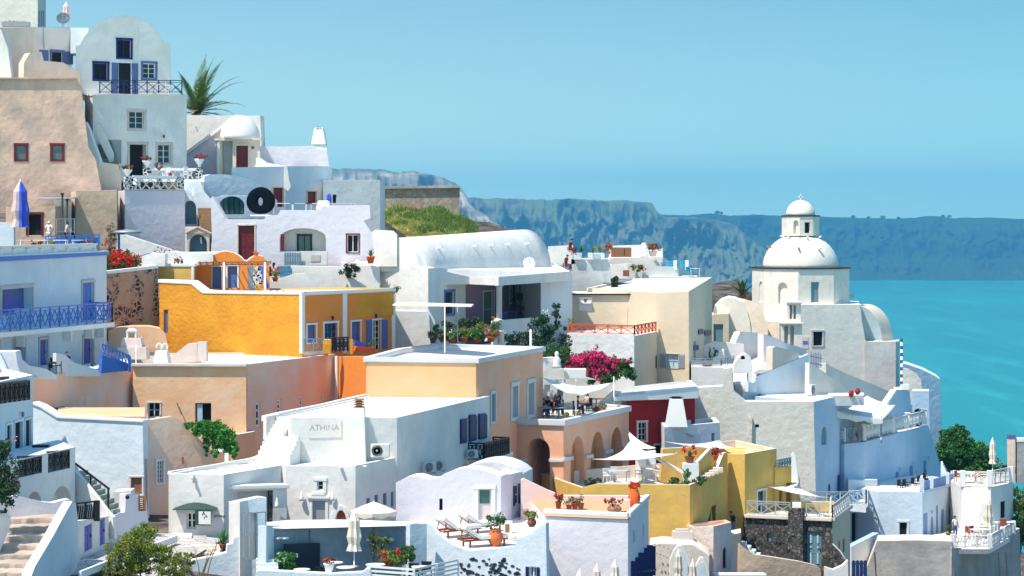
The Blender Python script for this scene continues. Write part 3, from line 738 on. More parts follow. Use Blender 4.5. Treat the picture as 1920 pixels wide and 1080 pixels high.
# ---------------------------------------------------------------- people
def skinmesh(name,nodes,edges,mat,parent,sub=2,smooth=.0):
 me=bpy.data.meshes.new(name);me.from_pydata([n[0]for n in nodes],edges,[]);o=bpy.data.objects.new(name,me);col.objects.link(o);o.parent=parent
 me.materials.append(mat);sk=o.modifiers.new('skin','SKIN');sk.use_smooth_shade=True
 me.skin_vertices or None
 if not me.skin_vertices:
  bm=nb();bm.from_mesh(me);bm.verts.layers.skin.verify();bm.to_mesh(me);bm.free()
 for i,nd in enumerate(nodes):
  r=nd[1];me.skin_vertices[0].data[i].radius=(r,r)if not isinstance(r,tuple)else r
  me.skin_vertices[0].data[i].use_root=(i==0)
 s=o.modifiers.new('sub','SUBSURF');s.levels=sub;s.render_levels=sub
 return o
def person(label,c,rz,pose='stand',shirt=WPAINT,trousers=SLATE,hair=HAIR,h=1.72,lean=0,hat=None,long_hair=False,group=None,skirt=None,arms='down',cat='person'):
 """adult figure: one skinned body with clothing and hair as children; faces -Y before rz"""
 root=empty('person',c,label,cat,group,rz,h/1.72)
 ln=R(lean);cl,sl=math.cos(ln),math.sin(ln)
 hipz=.92 if pose!='sit' else .50
 def T(x,y,z):      # torso space above the hips, leaning forward (-Y)
  return V((x,-(z*sl)+y*cl,hipz+z*cl+y*sl))
 P={'hip':T(0,0,0),'waist':T(0,-.01,.15),'chest':T(0,-.01,.34),'neckb':T(0,.01,.50),'neck':T(0,0,.56),'head':T(0,-.015,.64),'crown':T(0,-.01,.73)}
 for s,k in ((-1,'l'),(1,'r')):
  P['sh'+k]=T(s*.17,.01,.46)
  if arms=='forward':P['el'+k]=T(s*.24,-.12,.26);P['wr'+k]=T(s*.14,-.34,.28)
  elif arms=='hip':P['el'+k]=T(s*.34,.04,.24);P['wr'+k]=T(s*.2,-.04,.08)
  else:P['el'+k]=T(s*.23,.03,.20);P['wr'+k]=T(s*.25,-.06,-.02)
  if pose=='sit':P['hp'+k]=V((s*.09,0,hipz-.02));P['kn'+k]=V((s*.12,-.42,hipz-.01));P['an'+k]=V((s*.12,-.44,.07));P['to'+k]=V((s*.13,-.62,.04))
  elif pose=='walk':P['hp'+k]=V((s*.09,0,hipz-.04));P['kn'+k]=V((s*.1,-.16 if s>0 else .02,.5));P['an'+k]=V((s*.1,-.14 if s>0 else .22,.09));P['to'+k]=V((s*.11,(-.14 if s>0 else .22)-.17,.04))
  else:P['hp'+k]=V((s*.09,0,hipz-.04));P['kn'+k]=V((s*.1,-.02,.5));P['an'+k]=V((s*.11,.02,.09));P['to'+k]=V((s*.12,-.15,.04))
 names=['hip','waist','chest','neckb','neck','head','crown','shl','ell','wrl','shr','elr','wrr','hpl','knl','anl','tol','hpr','knr','anr','tor']
 rad=dict(hip=.11,waist=.10,chest=(.13,.10),neckb=.08,neck=.05,head=.095,crown=.075,sh=.055,el=.042,wr=.028,hp=.085,kn=.055,an=.038,to=.035)
 idx={n:i for i,n in enumerate(names)}
 nodes=[[P[n],rad.get(n,rad.get(n[:2]))]for n in names]
 ed=[('hip','waist'),('waist','chest'),('chest','neckb'),('neckb','neck'),('neck','head'),('head','crown')]
 for k in 'lr':ed+=[('neckb','sh'+k),('sh'+k,'el'+k),('el'+k,'wr'+k),('hip','hp'+k),('hp'+k,'kn'+k),('kn'+k,'an'+k),('an'+k,'to'+k)]
 # palm, five fingers per hand
 ee=[(idx[a],idx[b])for a,b in ed]
 for k,s in (('l',-1),('r',1)):
  d=(P['wr'+k]-P['el'+k]).normalized();side=d.cross(V((1,0,0))).normalized();pc=P['wr'+k]+d*.06
  nodes.append([pc,.024]);pi=len(nodes)-1;ee.append((idx['wr'+k],pi))
  for t,(off,ln_)in enumerate(((-.03,.065),(-.01,.078),(.01,.072),(.03,.055))):
   a=pc+side*off+d*.04;b=a+d*ln_+V((-s*.012,0,0));nodes.append([a,.01]);nodes.append([b,.008]);ee+=[(pi,len(nodes)-2),(len(nodes)-2,len(nodes)-1)]
  a=pc-side*.045+d*.005;nodes.append([a,.011]);nodes.append([a-side*.012+d*.04,.009]);ee+=[(pi,len(nodes)-2),(len(nodes)-2,len(nodes)-1)]
 skinmesh('body',nodes,ee,SKIN,root)
 # face: nose, ears, eyes
 hc=P['head'].lerp(P['crown'],.4);fb=nb();fd=V((0,-cl*1,-sl*.2)).normalized()
 box(fb,hc+fd*.10-V((0,0,.03)),(.025,.03,.04));obj('nose',fb,SKIN,root)
 eb=nb()
 for s in (-1,1):box(eb,hc+fd*.088+V((s*.035,0,.01)),(.025,.01,.012))
 obj('eyes',eb,DARK,root)
 # shirt and trousers
 g=.018
 sn=[[P['hip']+V((0,0,.0)),.13],[P['waist'],.12],[P['chest'],(.15,.12)],[P['neckb'],.085]];se=[(0,1),(1,2),(2,3)]
 for k in 'lr':sn+=[[P['sh'+k],.07],[P['sh'+k].lerp(P['el'+k],.7),.058]];se+=[(3,len(sn)-2),(len(sn)-2,len(sn)-1)]
 skinmesh('shirt',sn,se,shirt,root)
 tn=[[P['hip'],.125]];te=[]
 for k in 'lr':tn+=[[P['hp'+k],.10],[P['kn'+k],.072],[P['an'+k]+V((0,0,.04)),.055]];b_=len(tn)-3;te+=[(0,b_),(b_,b_+1),(b_+1,b_+2)]
 skinmesh('trousers',tn,te,trousers,root)
 hb=nb();m_=Matrix.Translation(P['crown']+V((0,.015+sl*0,-.045)))@Matrix.Diagonal((.095,.108,.098,1));bmesh.ops.create_icosphere(hb,subdivisions=2,radius=1,matrix=m_)
 bmesh.ops.bisect_plane(hb,geom=hb.verts[:]+hb.edges[:]+hb.faces[:],plane_co=P['crown']-V((0,0,.075)),plane_no=V((0,.9,1)).normalized(),clear_inner=True)
 obj('hat' if hat else 'hair',hb,hat or hair,root,smooth=True)
 if long_hair:
  lb=nb();tube(lb,[P['crown']+V((0,.06,0)),P['neck']+V((0,.09,.02)),P['chest']+V((0,.12,.08))],[.08,.08,.05],8);obj('long_hair',lb,hair,root)
 return root
# ================================================================ SETTING: sea, far cliffs, hillside
def fbm(x,y,o=5,s=1.0):
 return noise.fractal(V((x*s,y*s,3.7)),1.0,2.1,o)
SEAZ=-220
def seamat():
 m=bpy.data.materials.new('sea_water');m.use_nodes=True;n=m.node_tree;L=n.links.new;N=n.nodes.new;b=n.nodes['Principled BSDF']
 g=N('ShaderNodeNewGeometry');mp=N('ShaderNodeMapping');mp.inputs['Scale'].default_value=(.0035,.0009,1);L(g.outputs['Position'],mp.inputs['Vector'])
 a=N('ShaderNodeTexNoise');a.inputs['Scale'].default_value=1;a.inputs['Detail'].default_value=7;L(mp.outputs[0],a.inputs['Vector'])
 mx=N('ShaderNodeMix');mx.data_type='RGBA';L(a.outputs['Fac'],mx.inputs[0]);mx.inputs[6].default_value=(.0,.17,.17,1);mx.inputs[7].default_value=(.02,.34,.30,1)
 mp2=N('ShaderNodeMapping');mp2.inputs['Scale'].default_value=(.018,.0022,1);mp2.inputs['Rotation'].default_value=(0,0,.12);L(g.outputs['Position'],mp2.inputs['Vector'])
 a2=N('ShaderNodeTexNoise');a2.inputs['Scale'].default_value=1;a2.inputs['Detail'].default_value=8;a2.inputs['Roughness'].default_value=.7;L(mp2.outputs[0],a2.inputs['Vector'])
 r2=N('ShaderNodeMapRange');r2.inputs[1].default_value=.5;r2.inputs[2].default_value=.75;L(a2.outputs['Fac'],r2.inputs[0])
 m3=N('ShaderNodeMix');m3.data_type='RGBA';L(r2.outputs[0],m3.inputs[0]);L(mx.outputs[2],m3.inputs[6]);m3.inputs[7].default_value=(.035,.39,.35,1)
 L(m3.outputs[2],b.inputs['Base Color']);b.inputs['Roughness'].default_value=.35;b.inputs['IOR'].default_value=1.33;b.inputs['Specular IOR Level'].default_value=.35
 w=N('ShaderNodeTexNoise');w.inputs['Scale'].default_value=.12;w.inputs['Detail'].default_value=8;L(g.outputs['Position'],w.inputs['Vector'])
 bp=N('ShaderNodeBump');bp.inputs['Strength'].default_value=.5;bp.inputs['Distance'].default_value=2;L(w.outputs['Fac'],bp.inputs['Height']);L(bp.outputs[0],b.inputs['Normal'])
 return m
bm=nb();n_=24
gr=[[bm.verts.new((-8900+17800*i/n_,-500+10300*j/n_,SEAZ))for i in range(n_+1)]for j in range(n_+1)]
for j in range(n_):
 for i in range(n_):bm.faces.new([gr[j][i],gr[j][i+1],gr[j+1][i+1],gr[j+1][i]])
tag(obj('sea',bm,seamat()),kind='structure')
def rockmat(name,ca,cb,cc,sc=.004,top=None):
 m=bpy.data.materials.new(name);m.use_nodes=True;n=m.node_tree;L=n.links.new;N=n.nodes.new;b=n.nodes['Principled BSDF'];b.inputs['Roughness'].default_value=1;b.inputs['Specular IOR Level'].default_value=0
 g=N('ShaderNodeNewGeometry');mp=N('ShaderNodeMapping');mp.inputs['Scale'].default_value=(sc*.7,sc*.7,sc*7);L(g.outputs['Position'],mp.inputs['Vector'])
 a=N('ShaderNodeTexNoise');a.inputs['Scale'].default_value=1;a.inputs['Detail'].default_value=9;a.inputs['Roughness'].default_value=.65;L(mp.outputs[0],a.inputs['Vector'])
 cr=N('ShaderNodeValToRGB');L(a.outputs['Fac'],cr.inputs[0]);e=cr.color_ramp.elements;e[0].position=.36;e[0].color=(*ca,1);e[1].position=.64;e[1].color=(*cc,1);e.new(.5).color=(*cb,1)
 src=cr.outputs[0]
 if top:
  sx=N('ShaderNodeSeparateXYZ');L(g.outputs['Normal'],sx.inputs[0]);r=N('ShaderNodeMapRange');r.inputs[1].default_value=.8;r.inputs[2].default_value=.97;L(sx.outputs['Z'],r.inputs[0])
  mx=N('ShaderNodeMix');mx.data_type='RGBA';L(r.outputs[0],mx.inputs[0]);L(src,mx.inputs[6]);mx.inputs[7].default_value=(*top,1);src=mx.outputs[2]
 L(src,b.inputs['Base Color'])
 bp=N('ShaderNodeBump');bp.inputs['Strength'].default_value=.45;bp.inputs['Distance'].default_value=.015/sc;L(a.outputs['Fac'],bp.inputs['Height']);L(bp.outputs[0],b.inputs['Normal'])
 return m
def interp(P,x):
 if x<=P[0][0]:return P[0][1:]
 for a,b in zip(P,P[1:]):
  if x<=b[0]:
   t=(x-a[0])/(b[0]-a[0]);return [p+(q-p)*t for p,q in zip(a[1:],b[1:])]
 return P[-1][1:]
def cliff(name,prof,x0,x1,foot,seed,gul,mat,expo=1.5,step=3,nv=60,rough=1.0):
 """prof: (px, py of the rim, depth of the rim); foot: depth ahead of the rim at which the slope meets the sea"""
 bm=nb();rowsv=[]
 xs=[x0+step*i for i in range(int((x1-x0)/step)+1)]
 for px in xs:
  py,D=interp(prof,px);col_=[]
  top=W(px,py,D)
  zt=top.z+5*rough*fbm(px*.02,seed,4)+3*rough*fbm(px*.11,seed+3,3)
  col_.append(bm.verts.new((top.x,D+1100,zt-30)))
  col_.append(bm.verts.new((top.x,D+260,zt+2)))
  for v in range(nv+1):
   t=v/nv
   rd=lambda fx,ft,o,k=0:1-abs(noise.fractal(V((px*fx+.35*fbm(px*.02,t*2+k,3),t*ft+seed+k,seed*2)),1.0,2.0,o))*2
   dd=t*foot+gul*min(1,t*4)*(1-t*.6)*(rd(.009,.8,4)*.9+rd(.022,1.6,4,3)*.6+rd(.06,5,3,7)*.35+rd(.14,12,2,9)*.15-1.1)
   step_=.03*math.sin(t*22+fbm(px*.01,9)*3)
   zz=SEAZ-4+(zt-SEAZ+4)*max(0,(1-t)**expo+step_*(1-t)*t*3)
   col_.append(bm.verts.new((top.x*(D-dd)/D,D-dd,zz if t else zt)))
  rowsv.append(col_)
 for a,b in zip(rowsv,rowsv[1:]):
  for k in range(len(a)-1):
   f=bm.faces.new([a[k],b[k],b[k+1],a[k+1]]);f.smooth=True
 bmesh.ops.recalc_face_normals(bm,faces=bm.faces)
 return tag(obj(name,bm,mat),kind='structure')
ROCK1=rockmat('pale_cliff_rock',(.14,.12,.10),(.30,.25,.21),(.52,.46,.40),.0045,(.12,.16,.05))
ROCK2=rockmat('blue_grey_cliff_rock',(.03,.06,.05),(.08,.10,.08),(.22,.20,.15),.0035,(.14,.18,.07))
ROCK3=rockmat('dark_cliff_rock',(.015,.035,.035),(.03,.05,.045),(.06,.075,.06),.003,(.03,.07,.03))
cliff('far_cliff_dark',[(1180,402,8600),(1300,405,8600),(1345,401,8500),(1380,406,8500),(1440,404,8500),(1560,408,8500),(1700,411,8500),(1740,410,8500),(1765,406,8500),(1790,410,8500),(2200,413,8500)],1180,2150,640,4.1,120,ROCK3,1.15,rough=.6)
cliff('far_cliff_plateau',[(840,372,7300),(1100,373,7300),(1190,378,7250),(1222,381,7250),(1232,396,7150),(1250,408,7000),(1330,412,6900),(1380,425,6800),(1440,470,6700),(1500,515,6600),(1600,552,6500)],820,1600,900,8.3,260,ROCK2,1.35)
cliff('far_cliff_pale',[(60,325,6900),(300,312,6700),(560,318,6500),(620,315,6500),(700,318,6500),(760,320,6450),(800,326,6400),(832,336,6350),(855,346,6300),(868,362,6200),(880,385,6100),(930,420,6000),(1000,470,5900),(1060,520,5800)],60,1060,900,1.7,300,ROCK1,1.5,rough=1.3)
# little trees on the far rim
rng=random.Random(5)
for k,px in enumerate((1600,1628,1655,1685,1345,1352,1768,1780)):
 D=8400;zt=zat(interp([(1300,405),(1345,401),(1440,404),(1560,408),(1700,411),(1765,407),(1900,412)],px)[0],D)
 c=V(((px-960)/F*D,D,zt));bm=nb()
 s=rng.uniform(5,9)
 leaves(bm,c+V((0,0,s*.6)),(s*1.2,s,s*.7),160,4,rng,0);root=empty('distant_tree',c,'tiny dark tree on the rim of the distant cliff','tree','trees on the far cliff rim')
 obj('crown',bm,LEAFD,root,True);bm=nb();tube(bm,[c-V((0,0,6)),c+V((0,0,s*.5))],.8,5);obj('trunk',bm,BARK,root,True)
# hillside under the town
CP=[(0,560,170),(100,480,170),(250,490,172),(450,520,176),(0,200,215),(300,260,205),(560,360,215),(700,480,205),(800,450,232),(760,410,262),(860,412,262),(893,480,238),(980,550,235),(1100,560,235),(1250,640,235),(1400,740,225),
      (1600,800,235),(1720,960,235),(1800,990,212),(1870,1080,220),(1950,1150,230),(1900,1060,200),(1820,960,199),(30,1075,103),(110,990,113),(200,1062,112),(290,1025,118),(400,1040,113),(600,1120,110),(900,1150,108),(1100,1180,112),(1300,1190,125),(1500,1130,145),(1750,1160,160),(1950,1200,165),
      (700,900,150),(500,900,145),(100,800,135),(1100,1000,160),(1300,1010,165),(1500,1080,175),(300,700,160),(0,900,125),(700,640,165),(1000,680,172),(0,1500,80),(960,1600,80),(1900,1600,90)]
CP=[(W(*c))for c in CP]+[V((60,200,-55)),V((80,240,-90)),V((70,300,-110)),V((45,240,-62)),V((45,270,-75)),V((50,340,-90)),V((56,385,-90)),V((64,410,-100)),V((42,215,-48)),V((36,235,-45)),V((36,270,-55)),V((36,400,-11.6)),V((26,395,-12)),V((33,430,-14)),V((45,395,-22)),V((60,420,-60)),V((36,330,-40)),V((0,330,-45)),V((0,420,-60)),V((-40,330,-20)),V((90,500,-150)),V((0,560,-200)),V((130,300,-190)),V((140,200,-150)),V((-90,500,-60)),V((-90,150,5)),V((-60,230,22)),V((-90,300,30))]
def ground(x,y):
 a=b=0
 for p in CP:
  d=((p.x-x)**2+(p.y-y)**2+4)**1.6;a+=p.z/d;b+=1/d
 return a/b
HILL=rockmat('hillside_earth',(.05,.045,.05),(.12,.10,.09),(.22,.18,.15),.5)
bm=nb();G={}
gx=[-110+2.5*i for i in range(105)];gy=[70+3*j for j in range(60)]+[250+5*j for j in range(76)]
for i,x in enumerate(gx):
 for j,y in enumerate(gy):
  z=ground(x,y)+.5*fbm(x*.12,y*.12,4)+(1.6*fbm(x*.05,y*.05,5)if y>240 else 0)
  e=max(0,x-95)*4+max(0,y-520)*3
  G[i,j]=bm.verts.new((x,y,max(SEAZ-6,z-e)))
for i in range(len(gx)-1):
 for j in range(len(gy)-1):bm.faces.new([G[i,j],G[i+1,j],G[i+1,j+1],G[i,j+1]]).smooth=True
tag(obj('hillside_terrain',bm,HILL),kind='structure')
# ================================================================ FAR RIDGE ABOVE THE TOWN
b=Bld('ruined_stone_house','long low unroofed fieldstone building on the grassy ridge','house',[(700,353,255),(862,352,255)],zat(412,255),FIELD,roof=STEP,dep=7)
bm=nb();bar(bm,W(700,352,254.9),W(863,350,254.9),.5,.28);obj('wall_coping',bm,GREYC,b.root,True);b.done()
GRASSM=leafmat('dry_grass_blade',(.55,.50,.12),.4,.35);GRASSG=leafmat('green_scrub_leaf',(.26,.34,.06),.5,.3)
rng=random.Random(3);bm=nb()
for k in range(9000):
 px=rng.uniform(700,893);D=rng.uniform(222,250);t=(px-700)/193
 topy=394+14*t**3+4*math.sin(px*.09);y_=topy+(250-D)/28*40+(6 if px>860 else 0)*(px-860)/8
 p=W(px,min(y_,452),D);green=(fbm(px*.03,D*.2,3)+(px>800)*.18*(1 if y_>408 else 0))>.12
 s_=V((rng.uniform(-.5,.5),rng.uniform(-.2,.2),rng.uniform(.2,.5)+(.25 if green else 0)));w=V((rng.uniform(.05,.13),.05,0))
 f=bm.faces.new([bm.verts.new(v)for v in (p-w,p+w,p+s_+w*.3)]);f.material_index=1 if green else 0
tag(obj('grass',bm,[GRASSM,GRASSG]),'yellow green scrub and dry grass on the ridge','grass',kind='stuff')
bm=nb();gg={}
for i in range(25):
 px=690+i*8.6
 for j in range(9):
  D=218+j*5;t=min(1.1,(px-700)/193);topy=396+14*max(0,t)**3
  y_=topy+(254-D)/28*40+max(0,px-865)*1.2;gg[i,j]=bm.verts.new(W(px,y_,D))
for i in range(24):
 for j in range(8):bm.faces.new([gg[i,j],gg[i+1,j],gg[i+1,j+1],gg[i,j+1]]).smooth=True
tag(obj('ridge_slope',bm,rockmat('ridge_earth',(.16,.13,.05),(.24,.22,.07),(.34,.30,.12),.35)),kind='structure')
# ================================================================ UPPER LEFT OF THE TOWN
# tower block in the corner
b=Bld('tower_house','pale house in the upper left corner with three blue slots on its side','house',[(-60,-60,200),(71,-60,199),(86,-60,203)],zat(70,200),OFFW,dep=8)
for x in (73.5,77.5,81.5):b.open(1,x-1,20,x+1.2,49,kind='dark',pane=SLATE)
b.done()
b=Bld('terrace_house','pale terrace house under the tower with blue framed window beside the arched house','house',[(64,51,187),(134,51,190)],zat(160,188),WHITE,dep=9)
b.open(0,97,98,117,117,kind='dark',sur=SLATE,sw=.2)
for x in (82,128):
 bm=nb();u=b.f[0].u(x);slab(bm,b.f[0],rect(u-.45,u+.45,zat(118,188),zat(94,188)),.01,.06);obj('shutter',bm,SLATE,b.root,True)
bm=nb();tube(bm,[b.f[0].pt(81,52,.08),b.f[0].pt(82,92,.08)],.05,6);obj('drainpipe',bm,WPAINT,b.root,True)
b.done()
wallx('terrace_wall','cream wall left of the terrace house, lit by the sun, sloping at its foot',(-20,176),(72,184),[(-20,52),(5,52),(64,51),(68,96),(60,100),(56,120),(44,130),(40,175),(-20,175)],1.5,CREAM)
wallx('buttress_wall','small slanted white buttress at the left edge below the tower',(-25,174),(20,174),[(-25,55),(2,55),(15,90),(22,146),(-25,146)],.8,WHITE)
wallx('low_wall','low cream wall with a sloping top between stone house and blue window',(44,177),(150,179.5),[(44,160),(45,118),(56,99),(78,97),(82,114),(118,117),(149,134),(150,160)],1.0,CREAM,CREAM)
wallx('link_wall','small blue shaded roof wall between terrace house and arched house',(130,189),(170,189),[(132,52),(166,52),(168,100),(132,100)],3,WBLUE)
bm=nb();box(bm,W(30,50,186),(2.1,.6,.36));o=obj('planter_box',bm,GREYP,None,True);tag(o,'long dark planter box on the wall top below the corner tower','planter')
rng=random.Random(2);bm=nb();leaves(bm,W(24,41,186),(1.1,.2,.1),120,.1,rng);obj('foliage',bm,LEAFD,o,True)
dish('dark grey satellite dish on the roof left of the arched house',W(118,51,187),.52,R(10),30,plain('dark_grey_mesh',(.10,.14,.16),.6))
umbrella_closed('pale pink folded parasol behind the satellite dish at top left',W(124,52,190),2.0,PINKFAB,.28)
# arched house
e=Extr((140,181),(322,185.5),[(143,178),(142,85),(149,85),(160,66),(180,46),(203,34),(235,29),(262,33),(282,45),(299,63),(308,81),(319,82),(322,178)],9,WHITE,'arched_house','house with big rounded gable and blue framed windows, highest on the hill beside the palm','house',single=False)
e.open(221,75,245,108,kind='window',nx=2,ny=1,sur=NAVY,sw=.16,fc=NAVY,pane=DARK)
e.open(177,119,201,149,kind='window',nx=2,ny=1,sur=NAVY,sw=.17,fc=NAVY,pane=DARK)
e.open(268,119,291,147,kind='window',nx=2,ny=3,sur=SLATE,sw=.17)
e.open(222,118,246,176,kind='glassdoor',nx=1,ny=1,sur=WPAINT,sw=.1,sh=SLATE,pane=DARK,fc=NAVY)
e.done()
# lower block that carries its balcony
b=Bld('white_block_house','white block under the arched house with two openings at its foot and one window','house',[(159,178,182),(174,178,179),(350,178,183.5)],zat(340,180),WHITE,dep=9,cornice=(.12,.05),cm=WHITE)
b.open(1,242,209,269,241,nx=2,ny=3,sur=STSUR,sw=.22)
b.open(1,243,271,273,330,kind='dark',sur=STSUR,sw=.2,deep=.5)
b.open(1,296,271,319,306,nx=2,ny=3,sur=STSUR,sw=.2)
bm=nb();f=b.f[1];slab(bm,f,rect(f.u(203),f.u(227),zat(306,180),zat(262,180)),.01,.06)
for k in range(9):u=f.u(204+k*2.6);slab(bm,f,rect(u,u+.04,zat(305,180),zat(263,180)),.06,.075)
obj('open_shutter',bm,GREYP,b.root,True)
walllamp(b.root,f.pt(308,254),(0,-1));b.done()
ft=Facet(W(187,0,179.1),W(342,0,183))
railing(b.root,[ft.pt(187,175.5),ft.pt(341,175.5),W(341,175.5,185)],1.0,NAVY,'x',.95,.04)
make_chair('white chair behind the blue railing of the highest balcony',W(318,176,182),R(70),WPAINT)
make_table('small white table on the balcony of the arched house',W(288,176,181.9),0,(1.2,.7),.72,CREAMC)
# palm by the arched house
def palm(label,c,L_,n,seed,trunk_h=1.2,r=.32,dry=.25,lean=(0,0),droop=.75):
 root=empty('palm_tree',c,label,'palm tree');rng=random.Random(seed);c=V(c);top=c+V((lean[0],lean[1],trunk_h))
 tb=nb();tube(tb,[c-V((0,0,1.0)),c+V((0,0,trunk_h*.4)),top],[r,r*1.05,r*.9],10)
 for k in range(40):
  a=rng.uniform(0,6.28);z=rng.uniform(.0,trunk_h);p=c+V((math.cos(a)*r,math.sin(a)*r,z));bar(tb,p,p+V((math.cos(a)*.16,math.sin(a)*.16,.16)),.09,.04)
 obj('trunk',tb,WOOD,root,True)
 for k in range(n):
  bm=nb();a=rng.uniform(0,6.283);e0=rng.uniform(.45,1.45)if k<n*(1-dry)else rng.uniform(-.2,.5)
  l=L_*rng.uniform(.75,1.1);p=top.copy();d=V((math.cos(a)*math.cos(e0),math.sin(a)*math.cos(e0),math.sin(e0)));pts=[p.copy()]
  for s in range(9):
   d=(d+V((0,0,-droop*.07*(s+1)/5))).normalized();p=p+d*l/9;pts.append(p.copy())
  tube(bm,pts,[.035-.003*i for i in range(10)],4)
  side=V((-math.sin(a),math.cos(a),0))
  for i in range(1,10):
   for j in range(4):
    q=pts[i-1].lerp(pts[i],j/4);dl=(pts[i]-pts[i-1]).normalized();ll=l*.17*math.sin(math.pi*min(1,(i+j/4)/10.5+.12))+.08
    for s in (-1,1):
     t=(side*s*.8+dl*.9+V((0,0,.25-.3*rng.random()))).normalized()
     w=dl*.055
     bm.faces.new([bm.verts.new(v)for v in (q-w,q+w,q+t*ll*.6+w*.8,q+t*ll,q+t*ll*.6-w*.8)])
  obj('frond',bm,DRYL if k>=n*(1-dry)and rng.random()<.8 else PALM,root,True)
 return root
palm('date palm with upright green fronds right of the arched house',W(368,219,201),4.9,30,11,.3,.22,.3,droop=1.25)
# brown plastered house
e=Extr((-40,172),(190,173.5),[(-40,147),(143,147),(150,135),(153,170),(160,225),(166,275),(180,300),(190,354),(190,400),(-40,400)],9,BROWN,'brown_plaster_house','large mottled pinkish brown house with two small red framed windows at the left edge','house',single=False)
for x in (29.5,97.5):e.open(x,272,x+20,300,nx=1,ny=1,pane=plain('lace_curtain_glass',(.12,.16,.16),.3),fc=MAROON,sur=MAROON,sw=.14,rec=.1)
bm=nb();bar(bm,e.ft.pt(-40,147,.06),e.ft.pt(143,147,.06),.3,.12);obj('coping',bm,TAN,e.root,True);e.done()
# external stair between brown house and white block
a=W(197,318,176);c=W(172,232,182.5)
stairs('outdoor_stairs','steep greenish steps climbing between the brown house and the white block',a,c,13,(1.05,.25,0),stucco('mossy_step',(.30,.30,.16),(.18,.22,.14),amt=.6))
wallx('stair_parapet','blue shaded parapet on the left side of the steep greenish steps',(158,175.6),(192,175.2),[(160,228),(166,240),(188,302),(184,312),(160,312)],.4,WBLUE,WHITE)
wallx('stair_parapet','white parapet with a rounded top on the right side of the steep greenish steps',(178,177),(214,177),[(178,240),(180,231),(187,230),(192,240),(212,288),(213,320),(208,320),(203,300),(185,262)],.4,WHITE,WHITE)
# cream and white stepped terrace with balustrades
wallx('retaining_wall','cream sunlit retaining wall left of the flower pot terrace',(178,175.5),(235,175.5),[(181,302),(188,301),(196,305),(222,308),(228,330),(224,470),(190,470),(186,356)],2,CREAM)
b=Bld('terrace_block','tall white block carrying the terrace with flower pots and pebble balustrade','house',[(221,358,175),(234,357,171),(347,357,173.5)],zat(500,171),WLAV,dep=6.5)
b.f[0].holes=[]
def pebblepost(par,f,x0,x1,y0,y1,d=.02,t=.24):
 bm=nb();slab(bm,f,rect(f.u(x0),f.u(x1),f.uz(x0,y1)[1],f.uz(x0,y0)[1]),d-t,d);return obj('pebble_post',bm,MOSAIC,par,True)
f=b.f[1]
for x0,x1 in ((234,250),(332,345)):pebblepost(b.root,f,x0,x1,331,356)
pebblepost(b.root,f,296,302,335,356)
bm=nb();slab(bm,f,rect(f.u(250),f.u(332),f.uz(290,335)[1],f.uz(290,329)[1]),-.2,.0);obj('rail',bm,CAPW,b.root,True)
bm=nb();slab(bm,f,rect(f.u(234),f.u(346),f.uz(290,358)[1],f.uz(290,355)[1]),-.2,.06);obj('kerb',bm,STSUR,b.root,True)
for i,x in enumerate((252,268,284,303,318)):
 bm=nb();w_=14;bar(bm,f.pt(x,354,-.1),f.pt(x+w_,337,-.1),.07);bar(bm,f.pt(x,337,-.1),f.pt(x+w_,354,-.1),.07);obj('cross_panel',bm,CAPW,b.root,True)
b.done()
ft=Facet(W(268,0,178),W(382,0,178.6))
r2=empty('balustrade',W(325,337,178),'rear balustrade with cross panels and pebble posts behind the pot terrace','balustrade')
for x0,x1 in ((268,284),(367,380)):pebblepost(r2,ft,x0,x1,315,336)
bm=nb();slab(bm,ft,rect(ft.u(284),ft.u(367),zat(320,178),zat(315,178)),-.2,0);obj('rail',bm,CAPW,r2,True)
bm=nb();slab(bm,ft,rect(ft.u(268),ft.u(382),zat(341,178),zat(336,178)),-.2,.03);obj('kerb',bm,CAPW,r2,True)
for x in (286,302,318,334,350):
 bm=nb();bar(bm,ft.pt(x,335,-.1),ft.pt(x+13,320,-.1),.07);bar(bm,ft.pt(x,320,-.1),ft.pt(x+13,335,-.1),.07);obj('cross_panel',bm,CAPW,r2,True)
b=Bld('plastered_base_wall','white plastered base under the rear balustrade beside the curved ramp','wall',[(345,341,177.8),(383,341,178.4)],zat(470,176),WHITE,dep=4);b.done()
for (px,py,D,r,h,lab,st,fl)in ((239,331,172.5,.34,.5,'white bowl of dark red flowers at the left end of the pebble terrace','bowl',FLR),(275,314,178,.33,.5,'white bowl of red flowers on the left post of the rear balustrade','bowl',FLR),
  (374,313,178.3,.36,.6,'white bowl with one red bloom on the right post of the rear balustrade','bowl',FLR),(298,320,176,.25,.25,'flat brown bowl on the white terrace table','bowl',None)):
 pot_plant(lab,W(px,py,D),r,h,WPAINT if fl else TERRAD,LEAFD,.3,60,.12,fl,50,st,seed=int(px))
pot_plant('small red potted flower on the floor of the pebble terrace',W(319,335,173.2),.12,.2,TERRAD,LEAFD,.2,30,.1,FLR,40,seed=4)
for i,(px,py,D,rz,lab)in enumerate(((255,357,173.5,150,'white armchair at the left end of the pebble terrace'),(312,340,176,-20,'white armchair behind the middle of the pebble terrace'),(352,338,176.5,60,'white armchair at the right end of the pebble terrace'))):
 make_chair(lab,W(px,py,D),R(rz),CANVAS,'white terrace armchairs',h=1.0)
make_table('white round table between the terrace armchairs',W(288,357,174.6),0,(1.2,1.2),.74,WPAINT,True)
